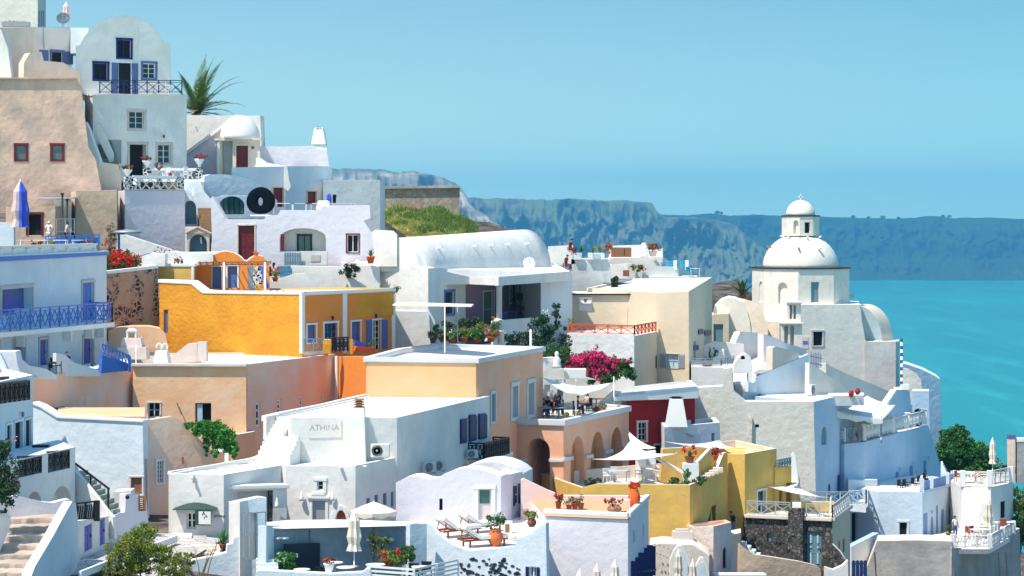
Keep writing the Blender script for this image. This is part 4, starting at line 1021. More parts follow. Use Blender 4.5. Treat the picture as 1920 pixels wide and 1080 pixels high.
# brown annex boxes below the brown house
b=Bld('brown_annex','low brown plastered annex with dark red door at the left edge','house',[(11,388,166.5),(22,388,164),(104,387,164)],zat(470,164),TAN,dep=6,bdir=(0,1),parapet=(.15,.2),rim=CREAM)
b.open(1,53,402,77,441,kind='dark',sur=MAROON,sw=.16,deep=.3);b.done()
b=Bld('brown_box_house','brown plastered windowless box behind the two posts','house',[(133,360,169),(142,358,167),(220,356,167.6)],zat(480,167),TAN,dep=6,parapet=(.12,.2),rim=CREAM);b.done()
b=Bld('cream_pier','narrow cream wall pier left of the brown windowless box','wall',[(102,374,166),(134,374,165.6)],zat(480,167),CREAM,dep=3);b.done()
bm=nb();slab(bm,Facet(W(75,0,165),W(135,0,165)),rect(0,2.2,zat(372,165),zat(370,165)),-2.2,.1);tag(obj('flat_awning',bm,PALEB,None,True),'flat pale blue canopy against the foot of the brown house','awning')
for x,yt in ((117,364),(126,375)):
 DKP=plain('dark_brown_post',(.04,.022,.018));bm=nb();tube(bm,[W(x,440,163.5),W(x,yt,163.5)],.07,8);box(bm,W(x,yt+1,163.5),(.22,.22,.12));tag(obj('dark_post',bm,DKP,None,True),('taller' if x<120 else 'shorter')+' of the two dark posts in front of the cream pier','post')
railing(None,[W(106,438,163),W(140,438,163)],1.0,GREYP,'bars',.6,.03,label='thin iron railing between the two people and the brown box house',cat='railing')
person('man in white cap and white shirt standing by the dark red door',W(92,462,161),R(160),shirt=CANVAS,trousers=CREAMC,hat=CANVAS,arms='hip')
person('dark haired person in pale vest beside the thin posts',W(124,463,160),R(100),shirt=CREAMC,trousers=NAVY,lean=8)
umbrella_closed('tall folded parasol of blue and white cloth at the left edge',W(38,463,157),4.3,BLUFAB,.5,mat2=PINKFAB)
wallx('rounded_parapet','blue shaded white rounded wall at the left edge near the folded blue parasol',(-10,158),(26,158),[(-10,416),(22,418),(26,430),(26,475),(-10,475)],.5,WBLUE)
# diagonal wall, half dome and porch
wallx('grey_white_wall','plain grey white wall right of the palm, sky behind it',(349,197),(489,196),[(349,216),(488,217),(490,262),(490,345),(349,345)],1.2,WHITE)
wallx('sloping_stair_wall','pale lavender wall with white sloping top edge right of the white block',(349,193),(460,192),[(350,345),(350,289),(440,217),(455,216),(440,226),(425,244),(420,262),(405,262),(405,345)],.5,WLAV,WHITE)
bm=nb();ftw=Facet(W(349,0,193),W(460,0,192))
bar(bm,ftw.pt(350,288,.1),ftw.pt(446,217,.1),.35,.25);tag(obj('sloping_coping',bm,CAPW,None,True),'white coping strip running up the sloping lavender wall','coping')
root=empty('porch_house',W(445,325,190),'small porch house with half dome roof and maroon door','house')
bm=nb();cpt=W(450,262,191);n1=14
for i in range(n1+1):
 pass
lathe(bm,[(1.62*math.cos(R(a)),1.95*math.sin(R(a)))for a in range(0,91,9)],26,cpt,sx=1,sy=1.1);obj('half_dome',bm,WHITE,root,True)
e=Extr((405,190),(488,190),[(405,330),(405,263),(488,262),(488,330)],4.5,CREAM,par=root)
e.open(416,265,436,327,kind='dark',pane=WBLUE,deep=1.2)
e.open(443,273,465,320,kind='door',fc=MAROON,sur=CREAM,sw=.14);e.done()
bm=nb();bar(bm,e.ft.pt(401,262,.12),e.ft.pt(489,261,.12),.35,.16);obj('lintel',bm,CREAM,root,True)
bm=nb();bar(bm,e.ft.pt(410,265,.12),e.ft.pt(410,330,.12),.2,.2);obj('pilaster',bm,CAPW,root,True)
bm=nb();lathe(bm,[(.001,0),(.12,.0),(.12,.05),(.001,.05)],12);bmesh.ops.transform(bm,matrix=Matrix.Translation(e.ft.pt(474,277,.02))@Matrix.Rotation(R(90),4,'X'),verts=bm.verts);obj('round_plaque',bm,WOOD,root,True)
# lavender wall with chimney
wallx('long_lavender_wall','long pale lavender wall with a leaning right edge below the ridge chimney',(486,192),(622,193),[(486,274),(530,275),(585,273),(613,281),(616,300),(622,350),(622,400),(486,400)],4,WLAV,WHITE)
chimney('white tapered chimney with arched smoke hole standing alone against the sky',W(598.5,272,194),1.25,1.4,None,WHITE,.6,0)
bm=nb();ct=W(598.5,240,193.85)
for k in range(7):
 a0,a1=math.pi*k/7,math.pi*(k+1)/7;bar(bm,ct+V((-.18*math.cos(a0),-.28,-.1+.2*math.sin(a0))),ct+V((-.18*math.cos(a1),-.28,-.1+.2*math.sin(a1))),.05)
tag(obj('smoke_hood',bm,GREYP,None,True),'small dark hood at the top of the white chimney against the sky','vent')
bm=nb();bar(bm,W(594,278,191.6),W(614,280,191.6),.8,.2);tag(obj('chimney_ledge',bm,CAPW,None,True),'small white ledge under the chimney that stands against the sky','ledge')
wallx('swept_parapet','white swept parapet curving down to the right of the porch house',(478,188),(540,188),[(480,296),(488,296),(500,305),(525,309),(538,311),(538,318),(480,318)],.5,CAPW)
# shaded blocks right of the ramp
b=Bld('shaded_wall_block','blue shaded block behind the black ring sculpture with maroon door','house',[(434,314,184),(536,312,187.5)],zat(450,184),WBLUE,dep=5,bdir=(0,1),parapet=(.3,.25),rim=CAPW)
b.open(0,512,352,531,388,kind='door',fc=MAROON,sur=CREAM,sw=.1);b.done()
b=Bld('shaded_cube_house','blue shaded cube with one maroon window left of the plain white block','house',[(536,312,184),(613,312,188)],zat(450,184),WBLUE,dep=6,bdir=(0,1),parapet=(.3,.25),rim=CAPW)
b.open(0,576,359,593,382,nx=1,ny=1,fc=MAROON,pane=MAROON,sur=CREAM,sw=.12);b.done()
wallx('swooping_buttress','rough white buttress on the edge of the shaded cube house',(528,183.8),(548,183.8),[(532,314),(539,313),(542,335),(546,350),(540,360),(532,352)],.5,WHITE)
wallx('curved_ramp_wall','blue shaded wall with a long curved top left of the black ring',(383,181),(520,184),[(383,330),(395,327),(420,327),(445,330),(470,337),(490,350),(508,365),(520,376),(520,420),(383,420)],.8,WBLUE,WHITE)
e=Extr((400,178.5),(470,179.5),[(383,390),(398,372),(420,366),(470,366),(470,410),(383,410)],.4,WBLUE,'vault_window_wall','shaded wall with a black framed fan window left of the black ring','wall',single=False,cap=WHITE)
e.open(411,368,459,402,nx=5,ny=1,arch=.75,fc=BLACKM,pane=GLASSG,fw=.06);e.done()
e=Extr((342,176),(402,176),[(342,341),(376,341),(384,360),(400,378),(400,470),(342,470)],2.5,WBLUE,'arched_cellar','white shaded wall with dark cellar arch left of the short brown steps','house',single=False)
e.open(344,376,368,420,kind='dark',pane=TEALB,arch=1.3,deep=.6);e.done()
stairs('brown_steps','five short brown steps left of the white diagonal parapet',W(376,423,173.4),W(371,390,175.7),5,(1.0,0,0),stucco('brown_tread',(.34,.20,.10),(.22,.14,.08),amt=.6))
bm=nb();tube(bm,[W(362,375,174),W(362,352,174)],.03,6);tube(bm,[W(362,362,174),W(356,355,174)],.02,6);tube(bm,[W(362,366,174),W(366,357,174)],.02,6);tag(obj('white_pipe',bm,WPAINT,None,True),'thin white forked vent pipe below the rear balustrade','pipe')
# black ring sculpture
root=empty('ring_sculpture',W(489,405,176),'big black stone ring with an oval hole standing on the white terrace','sculpture')
bm=nb();NN=30;rg_=[]
ox,oz=.22,.1
for j in range(NN):
 a=6.28318*j/NN;ring=[]
 ro=1.18*(1-.16*max(0,-math.sin(a))**3);cxo,czo=math.cos(a)*ro,math.sin(a)*ro*.92
 cxi,czi=-.02+math.cos(a)*.2,-.0+math.sin(a)*.30
 for k in range(12):
  t=6.28318*k/12;m_=.5+.5*math.cos(t);th=.3*math.sin(t)
  ring.append(bm.verts.new((cxi+(cxo-cxi)*m_,th,czi+(czo-czi)*m_)))
 rg_.append(ring)
for j in range(NN):
 for k in range(12):bm.faces.new([rg_[j][k],rg_[(j+1)%NN][k],rg_[(j+1)%NN][(k+1)%12],rg_[j][(k+1)%12]]).smooth=True
bmesh.ops.recalc_face_normals(bm,faces=bm.faces);bmesh.ops.transform(bm,matrix=Matrix.Rotation(R(-22),4,'Z'),verts=bm.verts)
o=obj('ring',bm,plain('black_basalt',(.004,.005,.008),.9,0,.05),root);o.location=(0,0,1.05)
bm=nb();box(bm,(0,0,-.02),(1.5,.9,.12));obj('plinth',bm,CAPW,root)
# plain block
b=Bld('plain_white_block','plain bluish white block with one dark slot left of the grassy ridge','house',[(606,338,186),(713,337,188)],zat(470,186),WHITE,dep=7,bdir=(0,1),parapet=(.2,.25),rim=CAPW)
b.open(0,624,365,631,381,kind='dark');b.done()
# white terrace house with arched niche
D=170
e=Extr((395,D),(700,D),[(399,500),(395,372),(399,368),(404,376),(424,412),(495,412),(499,404),(521,403),(526,394),(597,394),(605,386),(616,388),(618,385),(694,385),(695,410),(682,414),(700,440),(702,500)],6,WLAV,'niche_terrace_house','long white house with roof terrace, shallow arched niche and maroon door','house',single=False,cap=WHITE)
e.open(447,423,477,487,kind='door',fc=MAROON,sur=CREAM,sw=.1)
e.open(525,428,611,472,kind='dark',pane=WHITE,arch=.42,deep=1.5)
e.open(651,440,672,473,nx=2,ny=1,fc=WPAINT,sur=MAROON,sw=.09,pane=DARK)
f=e.ft;e.done()
fb_=Facet(f.w(0,0,-1.44)[:2],f.w(10,0,-1.44)[:2])
opening(fb_,559,441,583,474,e.root,kind='glassdoor',nx=2,ny=1,sur=BLACKM,sw=.08,fc=BLACKM,pane=GLASSG,cut=False,rec=0)
opening(f,526,439,533,470,e.root,kind='dark',pane=MAROON,cut=False,rec=0)
wallx('niche_parapet','low white parapet with stone plaque in front of the arched niche',(563,169.2),(615,169.2),[(563,498),(563,471),(614,471),(614,498)],.3,WHITE,cap=CAPW)
bm=nb();slab(bm,Facet(W(563,0,169.2),W(615,0,169.2)),rect(.75,1.42,zat(491,169),zat(478,169)),.002,.03);tag(obj('stone_plaque',bm,STSUR,None,True),'beige stone plaque on the low parapet before the niche','plaque')
def picket(name,label,x0,x1,yb,yt,D,mat,n=8,bow=0,t=.04,rails=True,D1=None):
 root=empty(name,W((x0+x1)/2,yb,D),label,'gate');f=Facet(W(x0,0,D),W(x1,0,D1 or D));w=f.L/n
 for k in range(n):
  bm=nb();y=yt-bow*math.sin(math.pi*(k+.5)/n);u=k*w;zt=zat(y,D)
  slab(bm,f,[(u+.01,zat(yb,D)),(u+w-.015,zat(yb,D)),(u+w-.015,zt-.06),(u+w/2,zt),(u+.01,zt-.06)],0,t);obj('board',bm,mat,root,True)
 if rails:
  bm=nb();bar(bm,f.pt(x0,yb-5,-.02),f.pt(x1,yb-5,-.02),.05,.08);bar(bm,f.pt(x0,yt+7,-.02),f.pt(x1,yt+7,-.02),.05,.08);obj('rail',bm,mat,root,True)
 return root
picket('grey_gate','grey blue plank gate below the dark slot of the niche house',533,565,498,473,169,TEALB,7)
# shrine
root=empty('stone_shrine',W(371,470,171),'small arched stone shrine with brown gabled roof','shrine')
e=Extr((349,171),(393,171),[(351,474),(350,437),(371,427),(393,437),(392,474)],1.2,STSUR,par=root)
e.open(355,440,388,474,kind='dark',pane=TEALB,arch=1.0,deep=.7);e.done()
bm=nb();bar(bm,e.ft.pt(346,438,.1),e.ft.pt(371,426,.1),.1,.07);bar(bm,e.ft.pt(371,426,.1),e.ft.pt(396,438,.1),.1,.07)
slab(bm,e.ft,[e.ft.uz(346,438),e.ft.uz(396,438),e.ft.uz(371,426)],-1.2,.08);obj('gabled_roof',bm,TAN,root,True)
bm=nb();bar(bm,e.ft.pt(375,445,-.3),e.ft.pt(377,457,-.3),.12);obj('hanging_lamp',bm,CAPW,root,True)
b=Bld('white_base_house','plain white wall below the shrine and beside the niche house door','wall',[(343,425,173.5),(403,425,173.5)],zat(510,172),WHITE,dep=3);b.done()
# rounded corner right of the niche house
wallx('rounded_wall','white wall with rounded shoulder between niche house and vaulted church',(640,168.5),(745,166.5),[(640,500),(640,492),(664,492),(668,486),(675,490),(700,492),(701,468),(697,436),(705,431),(738,433),(745,440),(745,500)],1.5,WHITE)
pot_plant('bright orange pot with spiky green leaves on the white wall beside the church',W(695,494,166.5),.3,.5,ORFAB,LEAF,.65,30,.2,kind='spike',seed=8)
# people and blue pot, parapet furniture on niche terrace
umbrella_closed('small dark blue folded parasol on the niche house roof terrace',W(617,388,174),1.0,BLUFAB,.18)
chimney('small white rounded roof vent with arch on the niche house',W(607,394,173),1.1,.7,None,WHITE,.7)
for i,(x,w)in enumerate(((532,1.6),(566,1.6),(588,1.2),(640,1.8))):
 make_table(['low white table by the maroon door on the roof terrace','pale turquoise table in the middle of the roof terrace','white table left of the roof vent on the terrace','turquoise table right of the small blue parasol'][i],W(x,400,176),0,(w,.7),.75,PALEB if i in (1,3)else WPAINT,leg='4')
# ================================================================ CHURCH WITH THE LONG BARREL VAULT
root=empty('vaulted_house',W(900,620,172),'white house with a long barrel vault roof, lilac porch and a satellite dish','house')
FA,FB=(690,168.5),(800,165)                       # end wall, facing left
e=Extr(FA,FB,[(690,640),(690,500),(702,490),(708,474),(714,462),(724,451),(735,446),(746,446),(758,451),(770,462),(779,478),(787,500),(803,503),(803,640)],.8,WHITE,'gable_wall',par=root,cap=WHITE).done()
P0,P1=W(747,446,166.8),W(985,430,187)
ax=V((P1.x-P0.x,P1.y-P0.y,0));pr=V((ax.y,-ax.x,0)).normalized()         # pr points towards the camera side (right)
bm=nb();ringsv=[]
for j in range(13):
 t=j/12;c=P0+ax*t;zt=P0.z+(P1.z-P0.z)*t;rr=2.2;eav=2.35+.9*t
 ringsv.append([bm.verts.new((c.x+pr.x*rr*math.sin(R(a)),c.y+pr.y*rr*math.sin(R(a)),zt-eav*(1-math.cos(R(a)))))for a in range(-90,91,9)])
for a,b_ in zip(ringsv,ringsv[1:]):
 for k in range(len(a)-1):bm.faces.new([a[k],a[k+1],b_[k+1],b_[k]]).smooth=True
for r_ in (ringsv[0],ringsv[-1]):bm.faces.new(r_)
bmesh.ops.recalc_face_normals(bm,faces=bm.faces);obj('barrel_vault',bm,WHITE,root,True)
for i,(px,py,dd)in enumerate(((789,467,.25),(880,466,.5),(920,465,.62),(962,464,.75),(1005,464,.9))):
 c=P0+ax*(.13,.40,.53,.67,.83)[i];zt=P0.z+(P1.z-P0.z)*(.13,.40,.53,.67,.83)[i];a=R(48)
 q=V((c.x+pr.x*2.15*math.sin(a),c.y+pr.y*2.15*math.sin(a),zt-(2.35+.9*(.13,.40,.53,.67,.83)[i])*(1-math.cos(a))));bm=nb();bar(bm,q-pr*.1,q+pr*.42+V((0,0,.12)),.13);obj('rain_spout',bm,CAPW,root,True)
# dormer on the vault
f_=Facet(W(819,0,168.2),W(835,0,170.4));e=Extr((819,168.2),(835,170.4),[(818,506),(818,478),(822,470),(829,468),(836,474),(837,506)],1.4,WHITE,par=root,name='dormer')
e.open(824,482,831,497,kind='dark',pane=TEALB,deep=.15);e.done()
# side wall and porch below the vault, facing right
b=Bld('side','','',[(803,503,165.2),(873,503,172.0)],zat(655,167),WHITE,dep=7,bdir=(-.5,1),par=root,roof=WHITE)
b.open(0,834,547,851,589,nx=1,ny=2,sur=plain('mid_blue_paint',(.10,.22,.5)),fc=plain('mid_blue_paint',(.1,.22,.5)),sw=.16);b.done()
b=Bld('porch_wall','','',[(873,520,173.5),(1032,514,189)],zat(655,170),PURP,dep=4,bdir=(-.5,1),par=root,roof=WHITE)
b.open(0,906,546,926,614,kind='glassdoor',nx=1,ny=2,fc=WPAINT,sur=WPAINT,sw=.08,pane=plain('dusty_glass',(.20,.22,.20),.3))
b.open(0,956,528,970,568,nx=2,ny=1,fc=WPAINT,sur=WPAINT,sw=.1,pane=DARK)
b.open(0,989,543,1014,602,kind='glassdoor',nx=1,ny=2,fc=WPAINT,sur=WPAINT,sw=.08,pane=plain('dusty_glass',(.20,.22,.20),.3));b.done()
# porch roof slab: bright end, shaded fascia
b=Bld('porch_roof','','',[(880,519,169.5),(935,519,166.2),(1070,509,178),(1040,494,190),(800,500,167)],zat(534,168),WHITE,par=root,wname='porch_roof',parapet=(.12,.25));b.done()
bm=nb();tube(bm,[W(936,532,167),W(936,610,167)],.2,16);box(bm,W(936,537,167),(.55,.55,.2));obj('column',bm,CAPW,root,True)
b=Bld('end_pier','','',[(1014,526,175.6),(1073,512,180)],zat(720,178),WBLUE,dep=5,bdir=(-.3,1),par=root,wname='gable_wall');b.done()
b=Bld('porch_parapet','','',[(925,602,166.3),(1016,594,175)],zat(700,170),WHITE,dep=.35,bdir=(-.5,1),par=root,wname='parapet',roof=CAPW);b.done()
dish('large white satellite dish standing on the porch roof of the vaulted house',W(992,509,174),.45,R(5),15,WPAINT)
wallx('stair_wing','white sloping stair wing left of the porch steps',(910,164.6),(936,163.6),[(914,618),(928,597),(936,600),(922,625),(912,640),(908,640)],.3,CAPW)
pot_plant('low terracotta bowl on the pillar beside the porch steps',W(926,599,164.5),.18,.15,TERRAC,LEAF,.1,20,.08,seed=9)
bush('potted_shrub','dark green shrub in front of the lilac porch wall','shrub',W(976,576,180),(.6,.5,1.0),10,40,.16,LEAFD,seed=4)
make_table('small violet table on the lilac porch',W(957,602,177),0,(.9,.6),.72,VIOLET,leg='4')
make_chair('violet chair left of the table on the lilac porch',W(944,602,174),R(120),VIOLET)
# pergola over the lower terrace
wallx('cream_white_block','low cream white block right of the orange house under the pergola roof',(739,160),(805,160),[(739,655),(739,583),(800,584),(805,590),(808,655)],2.5,WHITE)
wallx('corner_buttress','narrow white buttress at the foot of the vaulted house',(798,162),(825,162),[(800,648),(803,580),(815,600),(822,648)],.6,WHITE)
root=empty('flat_pergola',W(833,661,146),'thin flat pergola roof on white posts right of the orange house','pergola')
bm=nb();q=[W(736,571,150),W(884,573,146),W(888,570,150),W(745,566,157)]
vs=[bm.verts.new(v)for v in q]+[bm.verts.new(v-V((0,0,.08)))for v in q]
bm.faces.new(vs[:4]);bm.faces.new(vs[4:][::-1])
for i in range(4):bm.faces.new([vs[i],vs[(i+1)%4],vs[4+(i+1)%4],vs[4+i]])
obj('flat_roof',bm,CREAMC,root,True)
for x,y,D in ((834,661,146.3),(858,645,152)):
 bm=nb();tube(bm,[W(x,y,D),W(x,575,D)],.04,8);obj('post',bm,CREAMC if x<850 else GREYP,root,True)
# plant row on the lower terrace
bush('dark_shrub','dark shrub behind the left pergola post','shrub',W(843,622,156),(1.0,.6,.75),12,45,.2,LEAFD,seed=21)
bush('dark_shrub','dark shrub between the pergola and the porch steps','shrub',W(878,618,158),(1.0,.7,.7),12,45,.2,LEAFD,seed=22)
for i,(x,y,r,lab,l,fl)in enumerate(((812,643,.24,'dark terracotta pot with round green bush, leftmost of the row on the terrace edge',LEAF,None),(829,642,.16,'small terracotta pot second from left in the terrace row',LEAF,FLPK),(849,643,.24,'terracotta bowl of pale flowers right of the pergola post',LEAFB,FLW),
  (870,642,.28,'bright terracotta pot with loose green plant in the terrace row',LEAFY,None),(893,642,.2,'orange pot with feathery light green plant in the terrace row',LEAFB,None),(899,641,.14,'small orange pot beside the feathery plant',LEAF,None),(921,641,.28,'wide terracotta pot with tall light leaves left of the white pedestal',LEAFY,FLPK),(930,628,.2,'dark red pot right behind the white pedestal',LEAF,None))):
 pot_plant(lab,W(x,y,155.6),r,r*1.2,TERRAC if i else TERRAD,l,.55,150,.14,fl,40,seed=30+i,pw=r*1.9)
bush('potted_plants','light green loose plants above the row of terracotta pots','shrub',W(915,620,156.5),(1.1,.5,.5),14,30,.15,LEAFY,FLPK,40,.1,seed=23)
bush('feathery_plant','pale feathery plant in the middle of the terrace row','shrub',W(893,627,156.2),(.5,.4,.4),9,30,.13,LEAFB,seed=25)
bm=nb();lathe(bm,[(.22,0),(.2,.75),(.26,.76),(.26,.85),(.001,.86)],14,W(939,644,156));tag(obj('white_pedestal',bm,CAPW,None,True),'white round pedestal at the end of the pot row','pedestal')
bush('rambling_shrub','dark rambling shrub with white flowers below the porch parapet','shrub',W(975,638,158),(1.3,.7,.55),18,45,.18,LEAFD,FLW,60,.12,seed=26)
bush('climbing_shrub','tall dark climbing shrub at the right end of the porch parapet','shrub',W(1018,630,163),(1.0,.8,1.6),24,50,.2,LEAFD,FLW,30,.1,seed=27)
bush('climbing_vine','dark leafy vine reaching up the blue end wall by the beige house','vine',W(1043,590,171),(.35,.4,1.0),10,30,.16,LEAFD,seed=28)
bush('green_bushes','bright green bushes behind the corner of the salmon house','shrub',W(1045,665,160),(1.3,.7,.7),18,45,.16,LEAF,seed=29)
bush('cypress_like_shrub','upright dark green shrub left of the white balcony base','shrub',W(1058,648,164),(.45,.45,1.2),12,40,.16,LEAFD,seed=24)
bm=nb();tube(bm,[W(995,652,153.5),W(995,618,153.5)],.07,6);tag(obj('short_white_post',bm,WPAINT,None,True),'short white post on the rear edge of the salmon house roof','post')

# ================================================================ ORANGE HOUSE
zr=zat(550,150)
root=empty('orange_house',W(560,665,152),'large golden orange house with white corner bands and blue shutters','house')
e=Extr((297,155.8),(567,150),[(300,690),(298,527),(362,530),(382,547),(400,548),(567,551),(567,690)],.5,YORANGE,par=root,cap=CAPW,capang=2)
e.open(307,581,315,625,kind='dark',pane=SLATE,deep=.3);f=e.ft;e.done()
bm=nb()
band=[(297,523.5),(362,526),(384,543),(400,544.5),(567,547),(567,552.5),(400,550.5),(380,550),(359,533),(297,530)]
slab(bm,f,[f.uz(*p)for p in band],-.55,.05);slab(bm,f,[f.uz(*p)for p in ((562,552),(567.4,552),(567.4,663),(562,663))],-.02,.045);obj('white_band',bm,CAPW,root,True)
b=Bld('right_side','','',[(567,549.5,150),(741,542.5,157.3)],zat(690,152),ORANGE,dep=.45,bdir=(-.75,1),par=root,roof=CAPW)
b.open(0,576,609,592,642,nx=1,ny=1,fc=SLATE,pane=SLATE,sur=CAPW,sw=.12)
b.open(0,608,606,632,656,kind='glassdoor',nx=3,ny=3,fc=SLATE,pane=GLASS,sur=CAPW,sw=.14)
b.open(0,659,603,675,642,nx=1,ny=1,fc=SLATE,pane=SLATE,sur=CAPW,sw=.12)
b.open(0,699,600,713,657,kind='glassdoor',nx=2,ny=5,fc=WPAINT,pane=DARK,sur=CAPW,sw=.1)
ff=b.f[0]
for x0,x1 in ((686,697),(714,726)):
 bm=nb();slab(bm,ff,rect(ff.u(x0),ff.u(x1),ff.uz(x0,655)[1],ff.uz(x0,600)[1]),.01,.06)
 for k in range(8):z_=ff.uz(x0,650-k*6)[1];slab(bm,ff,rect(ff.u(x0)+.06,ff.u(x1)-.06,z_,z_+.06),.06,.08)
 obj('shutter',bm,SLATE,root,True)
for x,y in ((621,594),(702,590)):walllamp(root,ff.pt(x,y),ff.N,.15)
bm=nb()
for x0,x1 in ((567.2,571),(642,650),(734,740.6)):slab(bm,ff,[ff.uz(x0,551),ff.uz(x1,549),ff.uz(x1,662),ff.uz(x0,664)],.003,.05)
slab(bm,ff,[ff.uz(567.2,547.5),ff.uz(740.6,540.5),ff.uz(740.6,546.5),ff.uz(567.2,554)],.003,.07);obj('white_band',bm,CAPW,root,True);b.done()
# roof deck and far parapets
PT=lambda px,py:W(px,py,Dz(py,zr))
b=Bld('roof_deck','','',[(385,551,154.3),(566,553,150.2),(738,546,157)],zat(600,150),YORANGE,back=[(700,541,163),(420,543,163)],par=root,roof=ROOFC,wname='roof');b.done()
wallx('parapet',None,(500,162.5),(735,160.5),[(505,546),(505,541),(627,539),(735,540),(735,547)],.3,YELLOW,YELLOW,par=root,cat=None)
# left wing with barrel roofs behind the yellow parapet
root2=empty('orange_annex',W(430,540,160),'orange roof annex with two white barrel vaults and blue doors under a thin pergola','house')
e=Extr((296,158.6),(366,158.2),[(297,535),(297,500),(366,500),(366,535)],2.2,YELLOW,par=root2,cap=CAPW);f=e.ft;e.done()
bm=nb();slab(bm,f,[f.uz(*p)for p in ((292,494),(366,495),(366,500),(293,500))],-.4,.06);slab(bm,f,[f.uz(*p)for p in ((359,500),(364,500),(364,530),(359,530))],.003,.05);obj('white_band',bm,CAPW,root2,True)
e=Extr((364,161),(506,160.5),[(364,546),(364,497),(388,492),(393,484),(402,477),(414,472),(424,471),(438,474),(450,481),(459,490),(462,492),(468,485),(477,480),(486,479),(494,482),(500,489),(505,497),(506,546)],3.0,ORANGE,par=root2,cap=WHITE,capang=.2)
e.open(398,500,415,541,kind='glassdoor',nx=1,ny=1,fc=SLATE,pane=SLATE,sur=CAPW,sw=.05);e.open(427,499,445,540,kind='glassdoor',nx=1,ny=1,fc=SLATE,pane=SLATE,sur=CAPW,sw=.12);f=e.ft;e.done()
bm=nb();slab(bm,f,rect(f.u(474),f.u(491),zat(541,161),zat(499,161)),.003,.06);obj('stone_panel',bm,MOSAIC,root2,True)
# long white vault running off to the left
bm=nb();A_,B_=W(424,471,162),W(300,474,166)
rg0=[]
for c,sc_ in ((A_,1),(B_,1.05)):
 rg0.append([bm.verts.new((c.x+1.28*sc_*math.sin(R(a)),c.y+.5,c.z-1.0*sc_*(1-math.cos(R(a)))))for a in range(-90,91,10)])
for k in range(18):bm.faces.new([rg0[0][k],rg0[0][k+1],rg0[1][k+1],rg0[1][k]]).smooth=True
bm.faces.new(rg0[0]);bm.faces.new(rg0[1][::-1]);obj('barrel_vault',bm,WHITE,root2,True)
wallx('low_vault_base','low white roof bank left of the orange barrel gable',(262,160),(400,160),[(263,500),(262,480),(285,473),(300,472),(400,474),(400,497),(300,500)],2.0,WHITE,WHITE)
root3=empty('thin_pergola',W(420,548,155),'rustic pergola of thin poles over the blue doors of the orange annex','pergola')
bm=nb();bar(bm,W(372,493,157.5),W(508,491,157),.18,.12);bar(bm,W(372,497,160),W(505,495,160),.1,.1)
for k in range(12):x=375+k*12;bar(bm,W(x,491,157.2),W(x,494,160.5),.07)
obj('beams',bm,WOOD,root3,True)
for x,m_ in ((420,CREAMC),(497,BLUFAB)):
 bm=nb();tube(bm,[W(x,547,155.5),W(x,493,157)],.08,8);obj('post',bm,m_ if x==420 else WPAINT,root3,True)
bm=nb();bar(bm,W(493,500,157),W(500,540,156.2),.25,.1);tag(obj('hanging_cloth',bm,BLUFAB,None,True),'blue and white cloth hanging from the right pergola post','cloth')
picket('blue_gate','narrow blue plank door between the blue doors and the stone panel',464,475,545,498,158.8,TEALB,3)
picket('blue_picket_gate','bright blue picket gate with scalloped top right of the pergola',524,548,520,503,166,plain('sky_blue_paint',(.05,.25,.42)),7,3)
pot_plant('small fern in a yellow pot left of the blue picket gate',W(516,528,164),.22,.3,TERRAC,LEAFB,.35,80,.12,FLO,30,seed=44)
person('woman with long dark hair in pink and white top left of the blue picket gate',W(514,535,165.5),R(150),shirt=PINKFAB,trousers=WPAINT,long_hair=True,h=1.6)
b=Bld('orange_pier','low orange pier under the right pergola post','pier',[(480,534,158),(496,534,158)],zat(550,157),YORANGE,dep=.6);b.done()
bush('roof_flowers','small pink flower clump on the white band left of the blue doors','flowers',W(334,489,159),(.35,.3,.25),5,20,.1,LEAFD,FLPK,50,.1,seed=41)
bush('dead_shrub','thin dry shrub on the white vault at the left','shrub',W(305,470,160),(.9,.3,.25),3,12,.1,LEAFD,seed=42)
pot_plant('round orange pot on top of the small orange vault',W(480,480,160.8),.2,.25,ORFAB,LEAF,.1,10,.08,seed=43)
# white walls right of it
wallx('white_sloping_wall','white wall with long sloping shoulder behind the orange house roof',(500,166.5),(690,166),[(500,560),(500,520),(545,510),(545,498),(634,500),(642,508),(690,540),(690,560)],.6,WHITE,CAPW)
wallx('white_ramp_parapet','low white ramp parapet rising to the right behind the orange deck',(505,165),(575,165),[(505,545),(507,534),(530,520),(552,513),(572,512),(600,545)],.4,CAPW)
wallx('church_forecourt_wall','white wall of the forecourt left of the vaulted house',(630,166.8),(712,166.8),[(635,560),(636,500),(668,498),(700,498),(712,502),(712,560)],.5,WHITE,CAPW)
bush('creeper','dark green creeper spilling over the white forecourt wall','creeper',W(656,508,165.8),(.75,.4,.45),12,45,.16,LEAFD,FLPK,20,.08,seed=45)
bush('wall_tuft','thin green plant at the right corner of the orange house roof','plant',W(744,541,161),(.3,.3,.3),5,16,.12,LEAF,seed=46)
